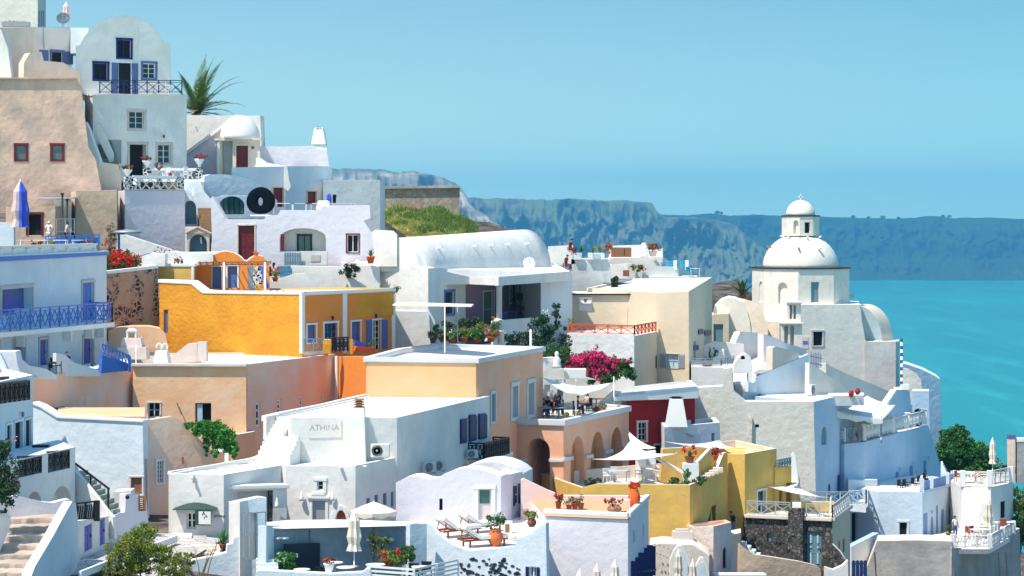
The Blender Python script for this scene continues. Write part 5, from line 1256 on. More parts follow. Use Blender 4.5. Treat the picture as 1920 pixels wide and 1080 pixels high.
# balcony with orange piers
rt=empty('orange_balcony',W(620,662,149),'small balcony with orange piers and blue lattice fence before the orange house','balcony')
for x,y,D,w in ((614,640,148.3,.5),(657,635,149.5,.38)):
 bm=nb();box(bm,W(x,664,D),(w,w,24/4500*D+.1));obj('pier',bm,YORANGE,rt,True)
bm=nb();bar(bm,W(570,663,148),W(615,662,148.3),.2,.25);obj('kerb',bm,STEP,rt,True)
railing(rt,[W(570,662,148),W(606,661,148.2)],.85,TEALB,'x',.6,.05);railing(rt,[W(622,660,148.5),W(652,658,149.3)],.85,BLACKM,'x',.35,.06)
bm=nb();bar(bm,W(664,654,150),W(698,656,151),.6,.35);o=obj('orange_cushion',bm,ORFAB,None,True);tag(o,'orange red cushion pile on the balcony under the shutters','cushion')
bm=nb();bar(bm,W(664,645,150.6),W(684,651,151),.1,.5);tag(obj('blue_hammock',bm,BLUFAB,None,True),'blue cloth leaning over the orange cushions','cloth')
pot_plant('small plant in a red bowl beside the glazed shutter door',W(697,657,152),.25,.22,ORFAB,LEAF,.4,60,.12,seed=47)
pot_plant('round pale pot on the left orange pier',W(614,641,148.3),.2,.15,CREAMC,DRYL,.1,20,.08,seed=48)

# ================================================================ ROUND STONE WALL, PINK VAULT
def dwall(name,label,cat,c,rx,ry,a0,a1,zb,zt,mat,cap=None,n=18,par=None,thick=None):
 bm=nb();lathe(bm,[(1,zb),(1,zt)],n,(c[0],c[1],0),0,rx,ry,a0,a1);
 k=(max(rx,ry)-.5)/max(rx,ry);lathe(bm,[(1,zt),(k,zt)],n,(c[0],c[1],0),1,rx,ry,a0,a1)
 bmesh.ops.recalc_face_normals(bm,faces=bm.faces);return tag(obj(name,bm,[mat,cap or CAPW],par,True),label,cat)
e=Extr((196,154),(300,157),[(196,640),(198,512),(215,508),(250,504),(291,501),(296,515),(297,580),(303,640)],2.0,RUST,'stone_retaining_wall','rust coloured rubble wall with black stones between blue hotel and orange house','wall',cap=CAPW);e.done()
bm=nb();bar(bm,W(196,511,154.3),W(293,500,157),.5,.2);tag(obj('wall_coping',bm,CAPW,None,True),'thin pale coping on the rusty rubble wall under the red flowers','coping')
e=Extr((203,152.6),(313,152.6),[(203,660),(203,622),(222,615),(250,612),(280,612),(300,616),(311,628),(314,645),(314,662)],2.0,PEACH,'peach_vault','smooth peach coloured rounded vault at the foot of the rusty rubble wall','vault',cap=PEACH);e.done()
bush('flowering_bush','bush of bright red flowers on top of the rusty rubble wall','bush',W(229,491,157),(1.15,.8,.65),22,40,.17,LEAF,FLR,520,.15,seed=51,fl2=FLO)
bush('oleander','thin dry oleander with pink blooms left of the red flower bush','shrub',W(206,455,160),(.5,.4,1.2),10,22,.16,DRYL,FLPK,60,.13,seed=52)
root=empty('small_parasol',W(223,480,160),'flat grey topped parasol on a blue pole above the red flowers','parasol');bm=nb();tube(bm,[W(223,480,160),W(223,436,160)],.08,8);obj('pole',bm,BLUE,root,True)
bm=nb();lathe(bm,[(1.15,0),(.6,.14),(.001,.22),(.001,.1),(1.15,-.04)],12,W(238,436,160));obj('canopy',bm,METAL,root,True)
wallx('white_block_wall','white wall panel behind the small flat parasol',(218,165),(345,165),[(218,475),(220,440),(235,440),(345,475),(345,500),(218,500)],.5,WHITE)
wallx('white_roof_bank','low white roof bank right of the red flower bush',(258,158),(300,158),[(258,500),(262,482),(285,474),(310,476),(310,500)],1.0,WHITE,WHITE)

# ================================================================ BLUE AND WHITE HOTEL AT THE LEFT EDGE
zt=zat(478,148.5)
b=Bld('blue_trimmed_hotel','white hotel with bright blue railing and blue cornice at the left edge','hotel',[(-60,489,126.9),(200,475,149)],zat(760,135),WBLUE,dep=9,bdir=(-.7,1),parapet=(.3,.4),rim=CAPW,roof=ROOFC)
f=b.f[0]
b.open(0,3,541,60,590,kind='dark',pane=SLATE,sur=STSUR,sw=.22,deep=.5)
b.open(0,154,530,175,600,kind='door',fc=BLUE,sur=STSUR,sw=.2)
for x0,x1,y0,y1 in ((26,46,641,690),(74,89,637,685),(156,174,632,682),(-8,-2,645,690)):b.open(0,x0,y0,x1,y1,kind='door',fc=VIOLET,sur=STSUR,sw=.18,rec=.2)
bm=nb();slab(bm,f,[f.uz(-60,493.5),f.uz(200,478.5),f.uz(200,472.5),f.uz(-60,484)],.003,.12);obj('blue_cornice',bm,BLUE,b.root,True)
bm=nb();slab(bm,f,[f.uz(-60,484),f.uz(200,472.5),f.uz(200,470),f.uz(-60,481.5)],-.2,.10);obj('white_ledge',bm,CAPW,b.root,True)
# roof balustrade made of blocks
bm=nb()
slab(bm,f,[f.uz(-60,463),f.uz(188,456),f.uz(188,459.5),f.uz(-60,467)],-.5,-.15);slab(bm,f,[f.uz(-60,467),f.uz(188,459.5),f.uz(188,472),f.uz(-60,484)],-.35,-.25)
for k in range(9):x=-20+k*25;slab(bm,f,[f.uz(x,466),f.uz(x+5,466),f.uz(x+5,481),f.uz(x,482)],-.5,-.12)
obj('balustrade',bm,CAPW,b.root,True)
# balcony
O=f.N*1.3
def fp(x,y,d):return f.pt(x,y,d)
sl=[(-60,637),(203,604)]
f2=Facet(f.w(f.u(-60),0,1.4)[:2],f.w(f.u(196),0,1.4)[:2])
bm=nb();q=[f2.uz(-60,632),f2.uz(214,604),f2.uz(214,612),f2.uz(-60,641)]
slab(bm,f2,[f2.uz(-80,631),f2.uz(215,604),f2.uz(215,613),f2.uz(-80,641)],-1.42,0);obj('balcony_slab',bm,CAPW,b.root,True)
ra=f2.pt(-60,629,-.1);rb=f2.pt(213,603,-.1);railing(b.root,[ra,rb,rb-V((f2.N.x,f2.N.y,0))*1.25],1.15,BLUE,'loz',1.5,.05)
for x in (28,118,158,180):
 bm=nb();y0=637-(x+60)*.118;slab(bm,f,[f.uz(x,y0+24),f.uz(x+3,y0+24),f.uz(x+3,y0),f.uz(x,y0)],.01,.5)
 obj('bracket',bm,CAPW,b.root,True)
b.done()
bm=nb();bar(bm,fp(20,606,.7),fp(20,578,.7),.9,.05);tag(obj('hanging_towel',bm,PALEB,None,True),'pale blue towel hung over the hotel balcony railing','towel')
wallx('violet_curtain','violet cloth sagging across the open hotel balcony doorway',(4,133),(60,137.5),[(6,592),(7,552),(20,552),(35,568),(58,582),(58,592)],.1,VIOLET)
# curvy terrace dividers below
wallx('curvy_divider','pale blue divider wall with a wavy top left of the three violet doors',(26,128.5),(108,130.5),[(30,712),(31,668),(42,674),(56,686),(72,688),(88,692),(106,703),(108,712)],.25,WBLUE,PALEB)
wallx('curvy_divider','pale blue wavy divider wall between the second and third violet doors',(100,131.5),(192,135.5),[(105,706),(106,662),(120,664),(140,680),(160,686),(185,694),(190,706)],.25,WBLUE,PALEB)
wallx('blue_stair_wall','bright blue panel wall under the sloping blue handrail',(185,135),(245,138.5),[(190,700),(192,665),(205,670),(243,682),(243,695)],.2,plain('deep_sky_blue_wall',(.04,.16,.55)),PALEB)
bm=nb()
A_,B_=W(191,645,136),W(243,668,138)
bar(bm,A_,B_,.09);bar(bm,A_-V((0,0,.5)),B_-V((0,0,.5)),.07)
for k in range(9):p_=A_.lerp(B_,k/8);q_=A_.lerp(B_,min(1,(k+1)/8));bar(bm,p_,p_-V((0,0,.5)),.05);bar(bm,p_,q_-V((0,0,.5)),.04)
bar(bm,B_,B_-V((0,0,.9)),.16);tag(obj('sloping_railing',bm,BLUE,None,True),'bright blue sloping stair railing at the foot of the hotel','railing')
wallx('terrace_floor_wall','low blue shaded terrace edge at the foot of the hotel',(60,129.3),(246,140),[(55,725),(55,708),(190,690),(246,680),(246,700)],5,WBLUE,WBLUE)
person('dark clad person sitting low between the wavy divider walls',W(125,699,133.8),R(30),'sit',shirt=NAVY,trousers=NAVY,h=1.6)
make_chair('dark garden chair left of the seated figure below the hotel',W(105,700,132),R(60),BLACKM);make_table('small dark table below the second violet door of the hotel',W(92,701,131.5),0,(.6,.6),.6,BLACKM,True)
pot_plant('small potted plant between wavy divider and violet door',W(96,690,132.5),.14,.2,BLACKM,LEAF,.3,40,.1,seed=53)
bush('terrace_plants','low dark plants beside the third violet hotel door','plant',W(195,685,138),(.8,.4,.25),8,25,.12,LEAFD,seed=54)
# clutter on the hotel roof terrace
for i,(x,m_,lab)in enumerate(((48,PINKFAB,'pale table by the blue and white parasol'),(78,CREAMC,'cream lounge table on the hotel roof terrace'),(112,CREAMC,'pale table by the two people'),(150,PALEB,'pale blue table near the right end of the hotel terrace'))):
 make_table(lab,W(x,466,153),0,(1.0,.7),.55,m_,leg='4')
railing(None,[W(86,465,155),W(186,462,157)],.75,BLUE,'slat',1.0,.05,label='low bright blue fence along the back of the hotel roof terrace',cat='railing')
for i,(x,l,fl,lab)in enumerate(((68,LEAFD,FLR,'dark red flowers left on the hotel terrace wall'),(94,LEAFY,None,'yellow green plants on the hotel terrace wall below the man'),(155,LEAFD,None,'dark green plants at the right of the hotel terrace wall'),(170,LEAFD,FLR,'red flowers at the right end of the hotel terrace wall'))):
 bush('terrace_plants',lab,'plants',W(x,457,151.5),(.45,.25,.2),6,22,.1,l,fl,60,.1,seed=60+i,stem=False)
# ================================================================ PEACH HOUSE
z=zat(683,140)
b=Bld('peach_house','long low peach house with flat pale roof and slim white windows across the middle left','house',[(60,706.5,129),(248,683,140),(462,683.5,140),(629,664,150.6)],zat(900,138),PINKP,back=[(560,660,153),(300,662,152),(100,690,145)],roof=ROOFC,parapet=(.12,.3),rim=ROOFC)
b.open(0,103,766,118,783,nx=2,ny=1,fc=WPAINT,sur=WOOD,sw=.08);b.open(0,197,769,210,783,nx=2,ny=1,fc=WPAINT,sur=WOOD,sw=.08)
for x0,y0,x1,y1 in ((479,754,488,801),(519,748,527,776),(561,742,568,768),(601,736,607,758)):b.open(2,x0,y0,x1,y1,nx=1,ny=3,fc=WPAINT,pane=DARK,sur=None,rec=.1,fw=.16)
b.done()
e=Extr((248.5,139.3),(462,139.3),[(249,900),(249,700),(249,686),(462,686),(462,900)],.65,PEACH,par=b.root)
e.open(278,755,300,783,nx=2,ny=2,sur=WPAINT,sw=.06,pane=DARK);e.open(366,756,396,812,kind='dark',deep=.55,sur=None);f=e.ft;e.done()
bm=nb();slab(bm,f,rect(f.u(369),f.u(379),zat(812,139.3),zat(758,139.3)),-.2,-.1);obj('open_door_leaf',bm,PALEB,b.root,True)
bm=nb();slab(bm,f,[f.uz(247,681.5),f.uz(463,682),f.uz(463,687),f.uz(247,686.5)],-.3,.22);obj('cornice',bm,ROOFC,b.root,True)
bm=nb();tube(bm,[f.pt(332,755,.1),f.pt(342,776,.35)],.03,6);obj('spout',bm,GREYP,b.root,True)
wallx('orange_pilaster_wall','bright orange wall panel between the peach house and the sandy wall',(628,150.3),(688,144.6),[(630,760),(629,670),(636,668),(687,668),(687,760)],.4,ORANGE,CAPW)
bm=nb();ftt=Facet(W(628,0,150.2),W(688,0,144.5));slab(bm,ftt,[ftt.uz(630,750),ftt.uz(630,668),ftt.uz(634,667),ftt.uz(634,750)],0,.08);tag(obj('white_pilaster',bm,CAPW,None,True),'slim white vertical band between peach house and orange wall panel','pilaster')
b=Bld('peach_forewall','short peach wall with white cap below the first slim window','wall',[(436,816,137.5),(437,816,136.5),(478,809,139.5)],zat(900,138),PEACH,dep=3,rim=CAPW,parapet=(.06,.25));b.done()
# chimneys on the peach roof
root=empty('stepped_chimney',W(250,672,146),'broad stepped pinkish chimney with a small arched cap on the peach roof','chimney');bm=nb()
PKW=stucco('pinkish_white_plaster',(.80,.66,.60),(.72,.58,.52),amt=.5)
p_=W(250,673,146);box(bm,p_,(1.85,1.3,.75),taper=.95);box(bm,p_+V((-.05,0,.75)),(1.35,1.0,.55),taper=.85);obj('stack',bm,PKW,root,True)
bm=nb();q_=p_+V((-.08,0,1.3))
for s in (-1,1):box(bm,q_+V((s*.25,0,0)),(.12,.5,.3))
bar(bm,q_+V((-.34,0,.34)),q_+V((.34,0,.34)),.5,.1);lathe(bm,[(.34*math.cos(R(a)),.36+.22*math.sin(R(a)))for a in range(0,91,15)],12,q_);box(bm,q_+V((0,.1,0)),(.4,.2,.3),mi=1);obj('arched_cap',bm,[CAPW,PEACH],root,True)
chimney('small white chimney with twin looped cap on the peach roof',W(304,681,141.5),1.0,.75,'arch',CAPW,.7)
wallx('roof_upstand','pinkish sloped roof upstand right of the twin looped chimney',(316,142.8),(370,142.8),[(318,682),(322,668),(352,645),(370,643),(370,680)],.5,PKW)
bm=nb();box(bm,W(380,677,142),(.58,.5,1.15),taper=.9);tag(obj('roof_stub',bm,PKW,None,True),'short square pinkish stub right of the sloped roof upstand','chimney')
wallx('roof_kerb_wall','low pale kerb wall behind the chimneys of the peach roof',(245,147.5),(375,147.5),[(245,680),(245,668),(318,668),(375,662),(375,680)],.3,PKW,CAPW)
bm=nb();tube(bm,[W(255,690,140.3),W(255,645,140.3)],.03,6);tag(obj('aerial_pole',bm,WPAINT,None,True),'thin white pole at the corner of the peach house roof','pole')
# ================================================================ BLUE-WHITE WALL AND PEACH SLOPING WALL
e=Extr((62,125.5),(268,123),[(62,970),(62,756),(76,762),(108,782),(268,791),(272,1010),(200,1010)],.5,WBLUE,'whitewashed_wall','tall whitewashed garden wall streaked pale blue left of the sloping peach wall','wall',cap=CAPW,capang=.2);e.done()
bm=nb();ftt=e.ft;slab(bm,ftt,[ftt.uz(*p)for p in ((61,753.5),(76,759),(109,779.5),(270,787.5),(270,792),(108,784),(76,764),(61,758))],-.6,.08);tag(obj('white_coping',bm,CAPW,None,True),'thin white coping following the top of the streaked garden wall','coping')
b=Bld('peach_terrace','peach coloured terrace strip behind the streaked garden wall','terrace',[(109,781,125.5),(272,781,126)],zat(880,126),PEACH,dep=6,roof=PEACH);b.done()
e=Extr((268,123.6),(404,125.6),[(270,1010),(269,789),(323,781),(332,785),(345,797),(372,822),(400,850),(402,890),(420,1010)],.5,PINKP,'sloping_peach_wall','peach wall stepping down to the right beneath the hanging creeper','house',single=False,cap=PINKP)
e.open(295,864,306,905,nx=2,ny=5,sur=WPAINT,sw=.1,pane=DARK,fw=.06);f=e.ft
bm=nb();slab(bm,f,rect(f.u(341),f.u(344),f.uz(342,869)[1],f.uz(342,857)[1]),.003,.03);obj('wall_tile',bm,TERRAC,e.root,True);e.done()
bm=nb();tube(bm,[W(275,860,123.1),W(276,975,123.1)],.04,6);tag(obj('drainpipe',bm,PINKFAB,None,True),'thin pink drainpipe at the corner of the sloping peach wall','pipe')
# hanging creeper
root=empty('hanging_creeper',W(400,850,127),'bright green creeper hanging over the sloping peach wall','creeper');rng=random.Random(77);bm=nb()
for x,y,rx,rz_,k in ((365,801,.55,.2,9),(385,801,.6,.28,14),(402,806,.6,.38,16),(415,820,.6,.5,18),(428,835,.42,.45,12),(388,822,.22,.5,7),(386,845,.1,.3,3),(405,848,.2,.35,5),(438,845,.2,.25,5),(372,812,.2,.3,4),(352,799,.25,.12,4),(440,852,.12,.2,3),(398,795,.5,.15,6)):clumps(bm,W(x,y,124.9),(rx,.5,rz_),k,42,.17,rng,0,.5)
obj('foliage',bm,LEAFB,root,True);bm=nb();tube(bm,[W(425,842,127),W(412,825,126),W(380,803,125.4)],[.04,.03,.02],6);obj('stem',bm,BARK,root,True)
b=Bld('pale_wall_strip','narrow pale wall strip under the hanging creeper','wall',[(400,848,127),(432,846,128.5)],zat(920,127),PEACH,dep=2);b.done()
# ================================================================ SALMON ARCADE HOUSE
z=zat(672,140)
b=Bld('salmon_house','big salmon and sand coloured house with flat parapet roof in the middle of the town','house',[(686,670.5,140.7),(895,673,140),(1018,651,152.3)],zat(930,140),ARCP,back=[(822,645,155),(748,654,150)],parapet=(.3,.35),rim=CAPW,roof=WHITE,cornice=(.28,.14),cm=CAPGREY)
b.open(1,921,738,928,790,nx=1,ny=1,fc=CAPGREY,pane=TEALB,sur=CAPGREY,sw=.2)
b.open(1,960,724,970,782,nx=1,ny=1,fc=CAPGREY,pane=GREYP,sur=CAPGREY,sw=.28,rec=.25)
b.open(1,990,718,1001,777,nx=1,ny=1,fc=CAPGREY,pane=GREYP,sur=CAPGREY,sw=.28,rec=.25);b.done()
e=Extr((686,140.65),(894,139.95),[(687,745),(687,679),(893,681),(893,745)],.1,stucco('sand_plaster',(.80,.46,.22),(.80,.52,.30),amt=.5,bump=.4,dirt_amt=.1,dirt=(.6,.4,.2)),par=b.root);e.done()
# terrace block with arches
t0=W(972,785,147.6);zt=t0.z
b2=Bld('arcade','salmon arcade wing with four round arches and diners on its roof terrace','house',[(966,786,147.2),(1057,788,146.0),(1179,762,157.5)],zat(960,146),ARCP,dep=5,bdir=(-.9,1),roof=ROOFC,cornice=(.35,.16),cm=CAPGREY,parapet=(.35,.3),rim=CAPGREY)
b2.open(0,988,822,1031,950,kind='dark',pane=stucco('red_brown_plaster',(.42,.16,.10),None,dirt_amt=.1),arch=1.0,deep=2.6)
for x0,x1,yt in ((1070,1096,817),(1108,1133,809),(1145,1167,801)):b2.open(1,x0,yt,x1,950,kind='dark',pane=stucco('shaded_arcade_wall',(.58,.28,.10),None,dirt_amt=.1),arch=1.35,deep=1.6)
f0,f1=b2.f[0],b2.f[1]
bm=nb()
bm.free()
for x0,x1,y in ((978,989,860),(1030,1058,860)):bm=nb();slab(bm,f0,[f0.uz(x0,y+6),f0.uz(x1,y+6),f0.uz(x1,y),f0.uz(x0,y)],.003,.16);obj('capital',bm,CAPGREY,b2.root,True)
for x0,x1,y in ((1055,1071,857),(1096,1109,853),(1132,1146,844),(1166,1179,838)):bm=nb();slab(bm,f1,[f1.uz(x0,y+7),f1.uz(x1,y+5),f1.uz(x1,y-2),f1.uz(x0,y)],.003,.16);obj('capital',bm,CAPGREY,b2.root,True)

ff=Facet(f0.w(0,0,-2.57)[:2],f0.w(10,0,-2.57)[:2]);opening(ff,990,864,1004,905,b2.root,kind='glassdoor',nx=2,ny=1,fc=TEALB,sur=PALEB,sw=.12,cut=False,rec=0,pane=GLASS)
b2.done()
# diners and furniture on the terrace
def on(px,py,zz):return W(px,py,Dz(py,zz))
zf=zt-.35
T_=lambda px,py:on(px,py,zf)
seats=[(1017,783,60,NAVY,'diner with dark hair at the left end of the arcade terrace',1),(1028,779,-40,BLACKM,'diner in black second from left under the arcade terrace sail',0),(1042,780,100,plain('dark_purple_cloth',(.10,.03,.08)),'diner in dark purple beside the potted agave',0),(1050,776,-100,NAVY,'diner in navy behind the sail pole',1),(1081,778,80,MAROON,'diner in dark red right of the sail pole',0),(1102,772,-60,PINKFAB,'long haired diner in pale pink at the right table',1)]
for x,y,rz,sh,lab,lh in seats:
 p=T_(x,y);person(lab,p,R(rz),'sit',shirt=sh,trousers=NAVY,long_hair=bool(lh),arms='forward',h=1.7,lean=8)
 make_chair('dark chair under the '+lab,p,R(rz),BLACKM,h=.9,arm=False)
for i,(x,y,lab)in enumerate(((1024,786,'dark square table left on the arcade terrace'),(1047,786,'dark square table in the middle of the arcade terrace'),(1092,776,'square table laid for the right diners'),(1118,768,'empty dark table at the right of the arcade terrace'))):
 make_table(lab,T_(x,y),R(20),(.9,.8),.74,TEALB if i<2 else WOOD)
pot_plant('spiky agave in an orange pot behind the diners',T_(1040,768),.35,.5,ORFAB,LEAFY,.8,34,.2,kind='spike',seed=70)
for i,(x,y,lab)in enumerate(((1080,785,'yellow green plant at the foot of the sail pole'),(1062,788,'low green plant between the terrace tables'),(1118,777,'small orange flowered plant by the terrace edge'),(1130,772,'low green plant near the right corner of the arcade terrace'))):
 pot_plant(lab,T_(x,y),.14,.2,TERRAC,LEAFY,.3,60,.12,FLO if i==2 else None,seed=71+i)
p0=T_(1080,790)
sail('white three cornered sail over the diners on the arcade terrace',[W(1018,708,152),W(1150,717,158),W(1080,738,147.2)],[(T_(1080,789),W(1080,712,147.0)),(W(1151,758,157),W(1151,706,157.5))],.35,.16)
wallx('plain_wall','white wall behind the arcade terrace with sloping right end',(1010,163),(1190,163),[(1015,790),(1018,695),(1100,697),(1190,712),(1190,790)],.6,WHITE,CAPW)
wallx('white_stair_wall','white diagonal stair wall right of the diners',(1110,160),(1160,160),[(1112,765),(1150,733),(1165,735),(1165,775)],.5,WHITE,CAPW)
e=Extr((1018,160),(1060,160),[(1018,780),(1018,712),(1060,712),(1060,780)],.3,WBLUE,'shaded_door_wall','blue shaded wall with two dark doorways behind the diners','wall',single=False)
e.open(1021,722,1031,770,kind='dark',pane=WPAINT);e.open(1045,730,1056,775,kind='dark',pane=TEALB);e.done()
# bougainvillea terrace
wallx('planter_wall','stepped white planter wall left of the magenta bougainvillea',(1010,158),(1130,159),[(1015,700),(1017,672),(1040,670),(1042,690),(1060,692),(1060,700),(1095,705),(1120,712),(1015,712)],.8,WHITE,CAPW)
bm=nb();box(bm,W(1078,709,157.5),(1.4,.9,.62),taper=1.05);tag(obj('planter_box',bm,CAPW,None,True),'white rectangular planter under the left part of the bougainvillea','planter')
root=empty('white_statue',W(1044,690,156.5),'small white rounded statue left of the bougainvillea','statue');bm=nb();lathe(bm,[(.28,0),(.3,.15),(.22,.3),(.28,.5),(.16,.72),(.1,.8),(.16,.92),(.1,1.05),(.001,1.1)],12,W(1044,690,156.5));obj('figure',bm,CAPW,root,True)
root=bush('bougainvillea','large magenta bougainvillea spilling over the white planter','bougainvillea',W(1115,685,160.5),(1.9,1.0,.75),30,55,.19,LEAF,None,seed=80)
rng=random.Random(81);bm=nb()
for x,y,rx,rz_,k,m_ in ((1085,675,.8,.35,13,0),(1110,672,1.0,.45,18,0),(1140,682,.8,.4,12,0),(1075,690,.6,.3,7,0),(1115,695,1.0,.35,9,0),(1165,680,.5,.3,4,0),(1125,710,.4,.2,3,0)):clumps(bm,W(x,y,159.6),(rx,.5,rz_),k,30,.16,rng,0,.5,.95)
obj('flowers',bm,FLP,root,True)
bm=nb()
for x,y,rx,rz_,k in ((1170,690,.6,.65,14),(1130,708,1.2,.4,12),(1185,700,.35,.4,6)):clumps(bm,W(x,y,159.7),(rx,.5,rz_),k,36,.2,rng,0,.5)
obj('foliage',bm,LEAF,root,True)
bm=nb();tube(bm,[W(1112,675,160),W(1117,660,160),W(1119,650,160)],[.03,.02,.01],5);obj('stem',bm,BARK,root,True);bm=nb();leaves(bm,W(1119,652,160),(.15,.1,.25),40,.13,rng);obj('flowers',bm,FLP,root,True)
# ================================================================ BEIGE HOUSE
root=empty('beige_house',W(1240,725,178),'tall beige house with flat pale roof, coral balcony rail and shuttered window','house')
b=Bld('main','','',[(1231,549,177.2),(1292,546,176),(1335,520,192)],zat(760,176),BEIGE,back=[(1180,522,196),(1100,540,186)],par=root,roof=ROOFC,parapet=(.15,.3),rim=ROOFC)
b.open(0,1250,664,1272,690,nx=2,ny=2,fc=GREYP,pane=PALEB,sur=STSUR,sw=.06,sh=GREYP,shm='open')
f=b.f[1]
for x0,y0,x1,y1 in ((1300,640,1305,680),):b.open(1,x0,y0,x1,y1,kind='dark',pane=TEALB)
bm=nb()
for x,y,s_ in ((1313,622,9),(1326,624,12),(1304,652,9)):
 slab(bm,f,[f.uz(x-s_/2,y+5),f.uz(x+s_/2,y+4),f.uz(x+s_/2,y-5),f.uz(x-s_/2,y-4)],.02,.08)
obj('hanging_sign',bm,NAVY,root,True)
b.done()
b=Bld('balcony_room','','',[(1068,551,182),(1232,551,180)],zat(760,176),BEIGE,dep=6,par=root,roof=ROOFC)
b.open(0,1177,580,1212,628,kind='dark',pane=CAPW,rec=.03,deep=.03);f=b.f[0]
bm=nb()
slab(bm,f,rect(f.u(1086),f.u(1110),zat(584,181),zat(557,181)),.003,.05);slab(bm,f,rect(f.u(1088),f.u(1110),zat(570,181),zat(567,181)),.05,.3);obj('niche_shelf',bm,CAPW,root,True)
bm=nb();slab(bm,f,[f.uz(1068,553),f.uz(1233,553),f.uz(1233,550.5),f.uz(1068,550.5)],.002,.25);obj('dark_eaves',bm,DARK,root,True);b.done()
b=Bld('balcony_base','','',[(1066,626,173),(1190,630,171.5),(1232,622,177)],zat(790,172),BEIGE,dep=5,par=root,roof=ROOFC)
b.open(1,1229,667,1232,690,kind='dark');f=b.f[0];b.done()
bm=nb();slab(bm,f,[f.uz(1063,800),f.uz(1190,800),f.uz(1190,627),f.uz(1064,624)],.003,.12);obj('white_front',bm,WHITE2,root,True)
pa,pb,pc=f.pt(1066,625,-.05),f.pt(1189,628.5,-.05),b.f[1].pt(1231,621,-.05)
railing(root,[pa,pb,pc],.68,plain('coral_red_paint',(.70,.10,.04)),'x',1.0,.05)
pot_plant('orange pot and small plant at the left end of the coral railing',W(1071,622,175),.18,.5,TERRAC,LEAFY,.6,50,.14,seed=84)
pot_plant('tiny red flower in the niche shelf of the beige house',W(1098,567,179.6),.12,.15,TERRAC,LEAFD,.12,20,.08,FLR,30,seed=85)
bm=nb();bar(bm,W(1130,530,190),W(1165,523,193),2.0,.1);tag(obj('roof_patch',bm,METAL,None,True),'grey felt strip at the left end of the beige house roof','roofing')
# weathered grey wall and roof gardens behind
wallx('weathered_wall','grey stained wall with flat cap beneath the planters behind the beige house',(1071,190),(1146,190),[(1071,560),(1071,486),(1144,486),(1146,560)],4,stucco('grey_stained_wall',(.66,.67,.66),(.50,.53,.54),amt=.6,streak=1.0,dirt=(.15,.15,.15),dirt_amt=.3),CAPW)
for i,(x,w,lab)in enumerate(((1083,15,'left white planter box above the weathered wall'),(1118,30,'wide white and blue planter box of aloes above the weathered wall'))):
 r_=empty('planter_box',W(x,487,190),lab,'planter');bm=nb();box(bm,W(x,487,190),(w*.042,.6,.55),taper=1.08);obj('box',bm,CAPW,r_,True)
 if w>20:bm=nb();box(bm,W(x,484,189.66),(.6,.03,.35));obj('blue_panel',bm,PALEB,r_,True)
 bm=nb();rng=random.Random(i);spikes(bm,W(x-6,474,190),.8,30,rng,.09,1.2);spikes(bm,W(x+7,474,190),.8,30,rng,.09,1.2);obj('foliage',bm,LEAFY if i else LEAF,r_,True)
pot_plant('orange flowers and green plant right above the wide planter',W(1141,476,191),.2,.2,TERRAC,LEAFY,.6,90,.16,FLO,30,seed=86)
wallx('terrace_parapet','low white parapet right of the vault roof end',(1022,190),(1075,190),[(1024,500),(1028,462),(1075,460),(1078,495)],.5,WHITE,CAPW)
for i,(x,y,lab)in enumerate(((1068,478,'brown dressed figure bending by the left planter above the vault end'),(1060,508,'brown dressed figure sitting at the edge of the vaulted house porch roof'))):
 person(lab,W(x,y,184.5 if i==0 else 181),R(60),'sit',shirt=MAROON,trousers=MAROON,lean=15)
wallx('rooftop_terrace_wall','pale wall of a distant roof terrace with a wooden bench behind it',(1140,205),(1240,205),[(1142,490),(1142,461),(1205,459),(1243,466),(1243,490)],.4,WHITE,CAPW)
b=Bld('white_roof_block','white roof terrace block behind the beige house','house',[(1140,484,203),(1243,481,203)],zat(560,203),WHITE,dep=6,rim=CAPW);b.done()
bm=nb();slab(bm,Facet(W(1146,0,202.5),W(1184,0,202.5)),rect(0,1.7,zat(482,202.5),zat(464,202.5)),0,.08);tag(obj('brown_screen',bm,WOOD,None,True),'low brown screen on the distant white roof terrace','screen')
make_table('brown table on the distant roof terrace',W(1171,482,201.5),0,(1.1,.7),.75,WOOD)
chimney('small white pointed chimney stub on the distant roof terrace',W(1207,482,201.5),.7,1.2,None,CAPW,.5)
pot_plant('pink pot with red flowers at the corner of the distant roof terrace',W(1224,481,202),.38,.45,PINKFAB,LEAF,.6,160,.18,FLR,50,seed=87)
b=Bld('low_white_walls','low white courtyard walls behind the flat beige roof','house',[(1144,497,199),(1176,493,198),(1216,497,198),(1272,502,199)],zat(560,200),WHITE,dep=3,parapet=(.5,.2),rim=CAPW)
b.done()
bm=nb();box(bm,W(1174,518,197),(.5,.4,.5));tag(obj('dark_vent_box',bm,WOOD,None,True),'dark square vent box at the foot of the low courtyard wall','vent')
for x,lab in ((1256,'left bright turquoise slatted terrace panel'),(1278,'right bright turquoise slatted terrace panel')):
 r_=empty('turquoise_panel',W(x,503,199),lab,'fence panel');bm=nb()
 for k in range(4):bar(bm,W(x-7+k*4.5,503,199),W(x-7+k*4.5,489,199),.09)
 bar(bm,W(x-8,490,199),W(x+8,490,199),.08);bar(bm,W(x-8,496,199),W(x+8,496,199),.06);obj('slats',bm,plain('turquoise_paint',(.05,.45,.62)),r_,True)
 bm=nb();bar(bm,W(x+10,506,199),W(x+10,488,199),.3);obj('pier',bm,CAPW,r_,True)
make_chair('turquoise chair beside a white table at the edge of the far terrace',W(1293,520,198),R(30),plain('turquoise_paint',(.05,.45,.62)))
make_table('white table beside the turquoise chair',W(1303,520,198),0,(.8,.7),.75,WPAINT,leg='4')
b=Bld('white_terrace','white terrace base under the turquoise chair','terrace',[(1216,519,197.5),(1308,519,198)],zat(580,198),WHITE,dep=4);b.done()
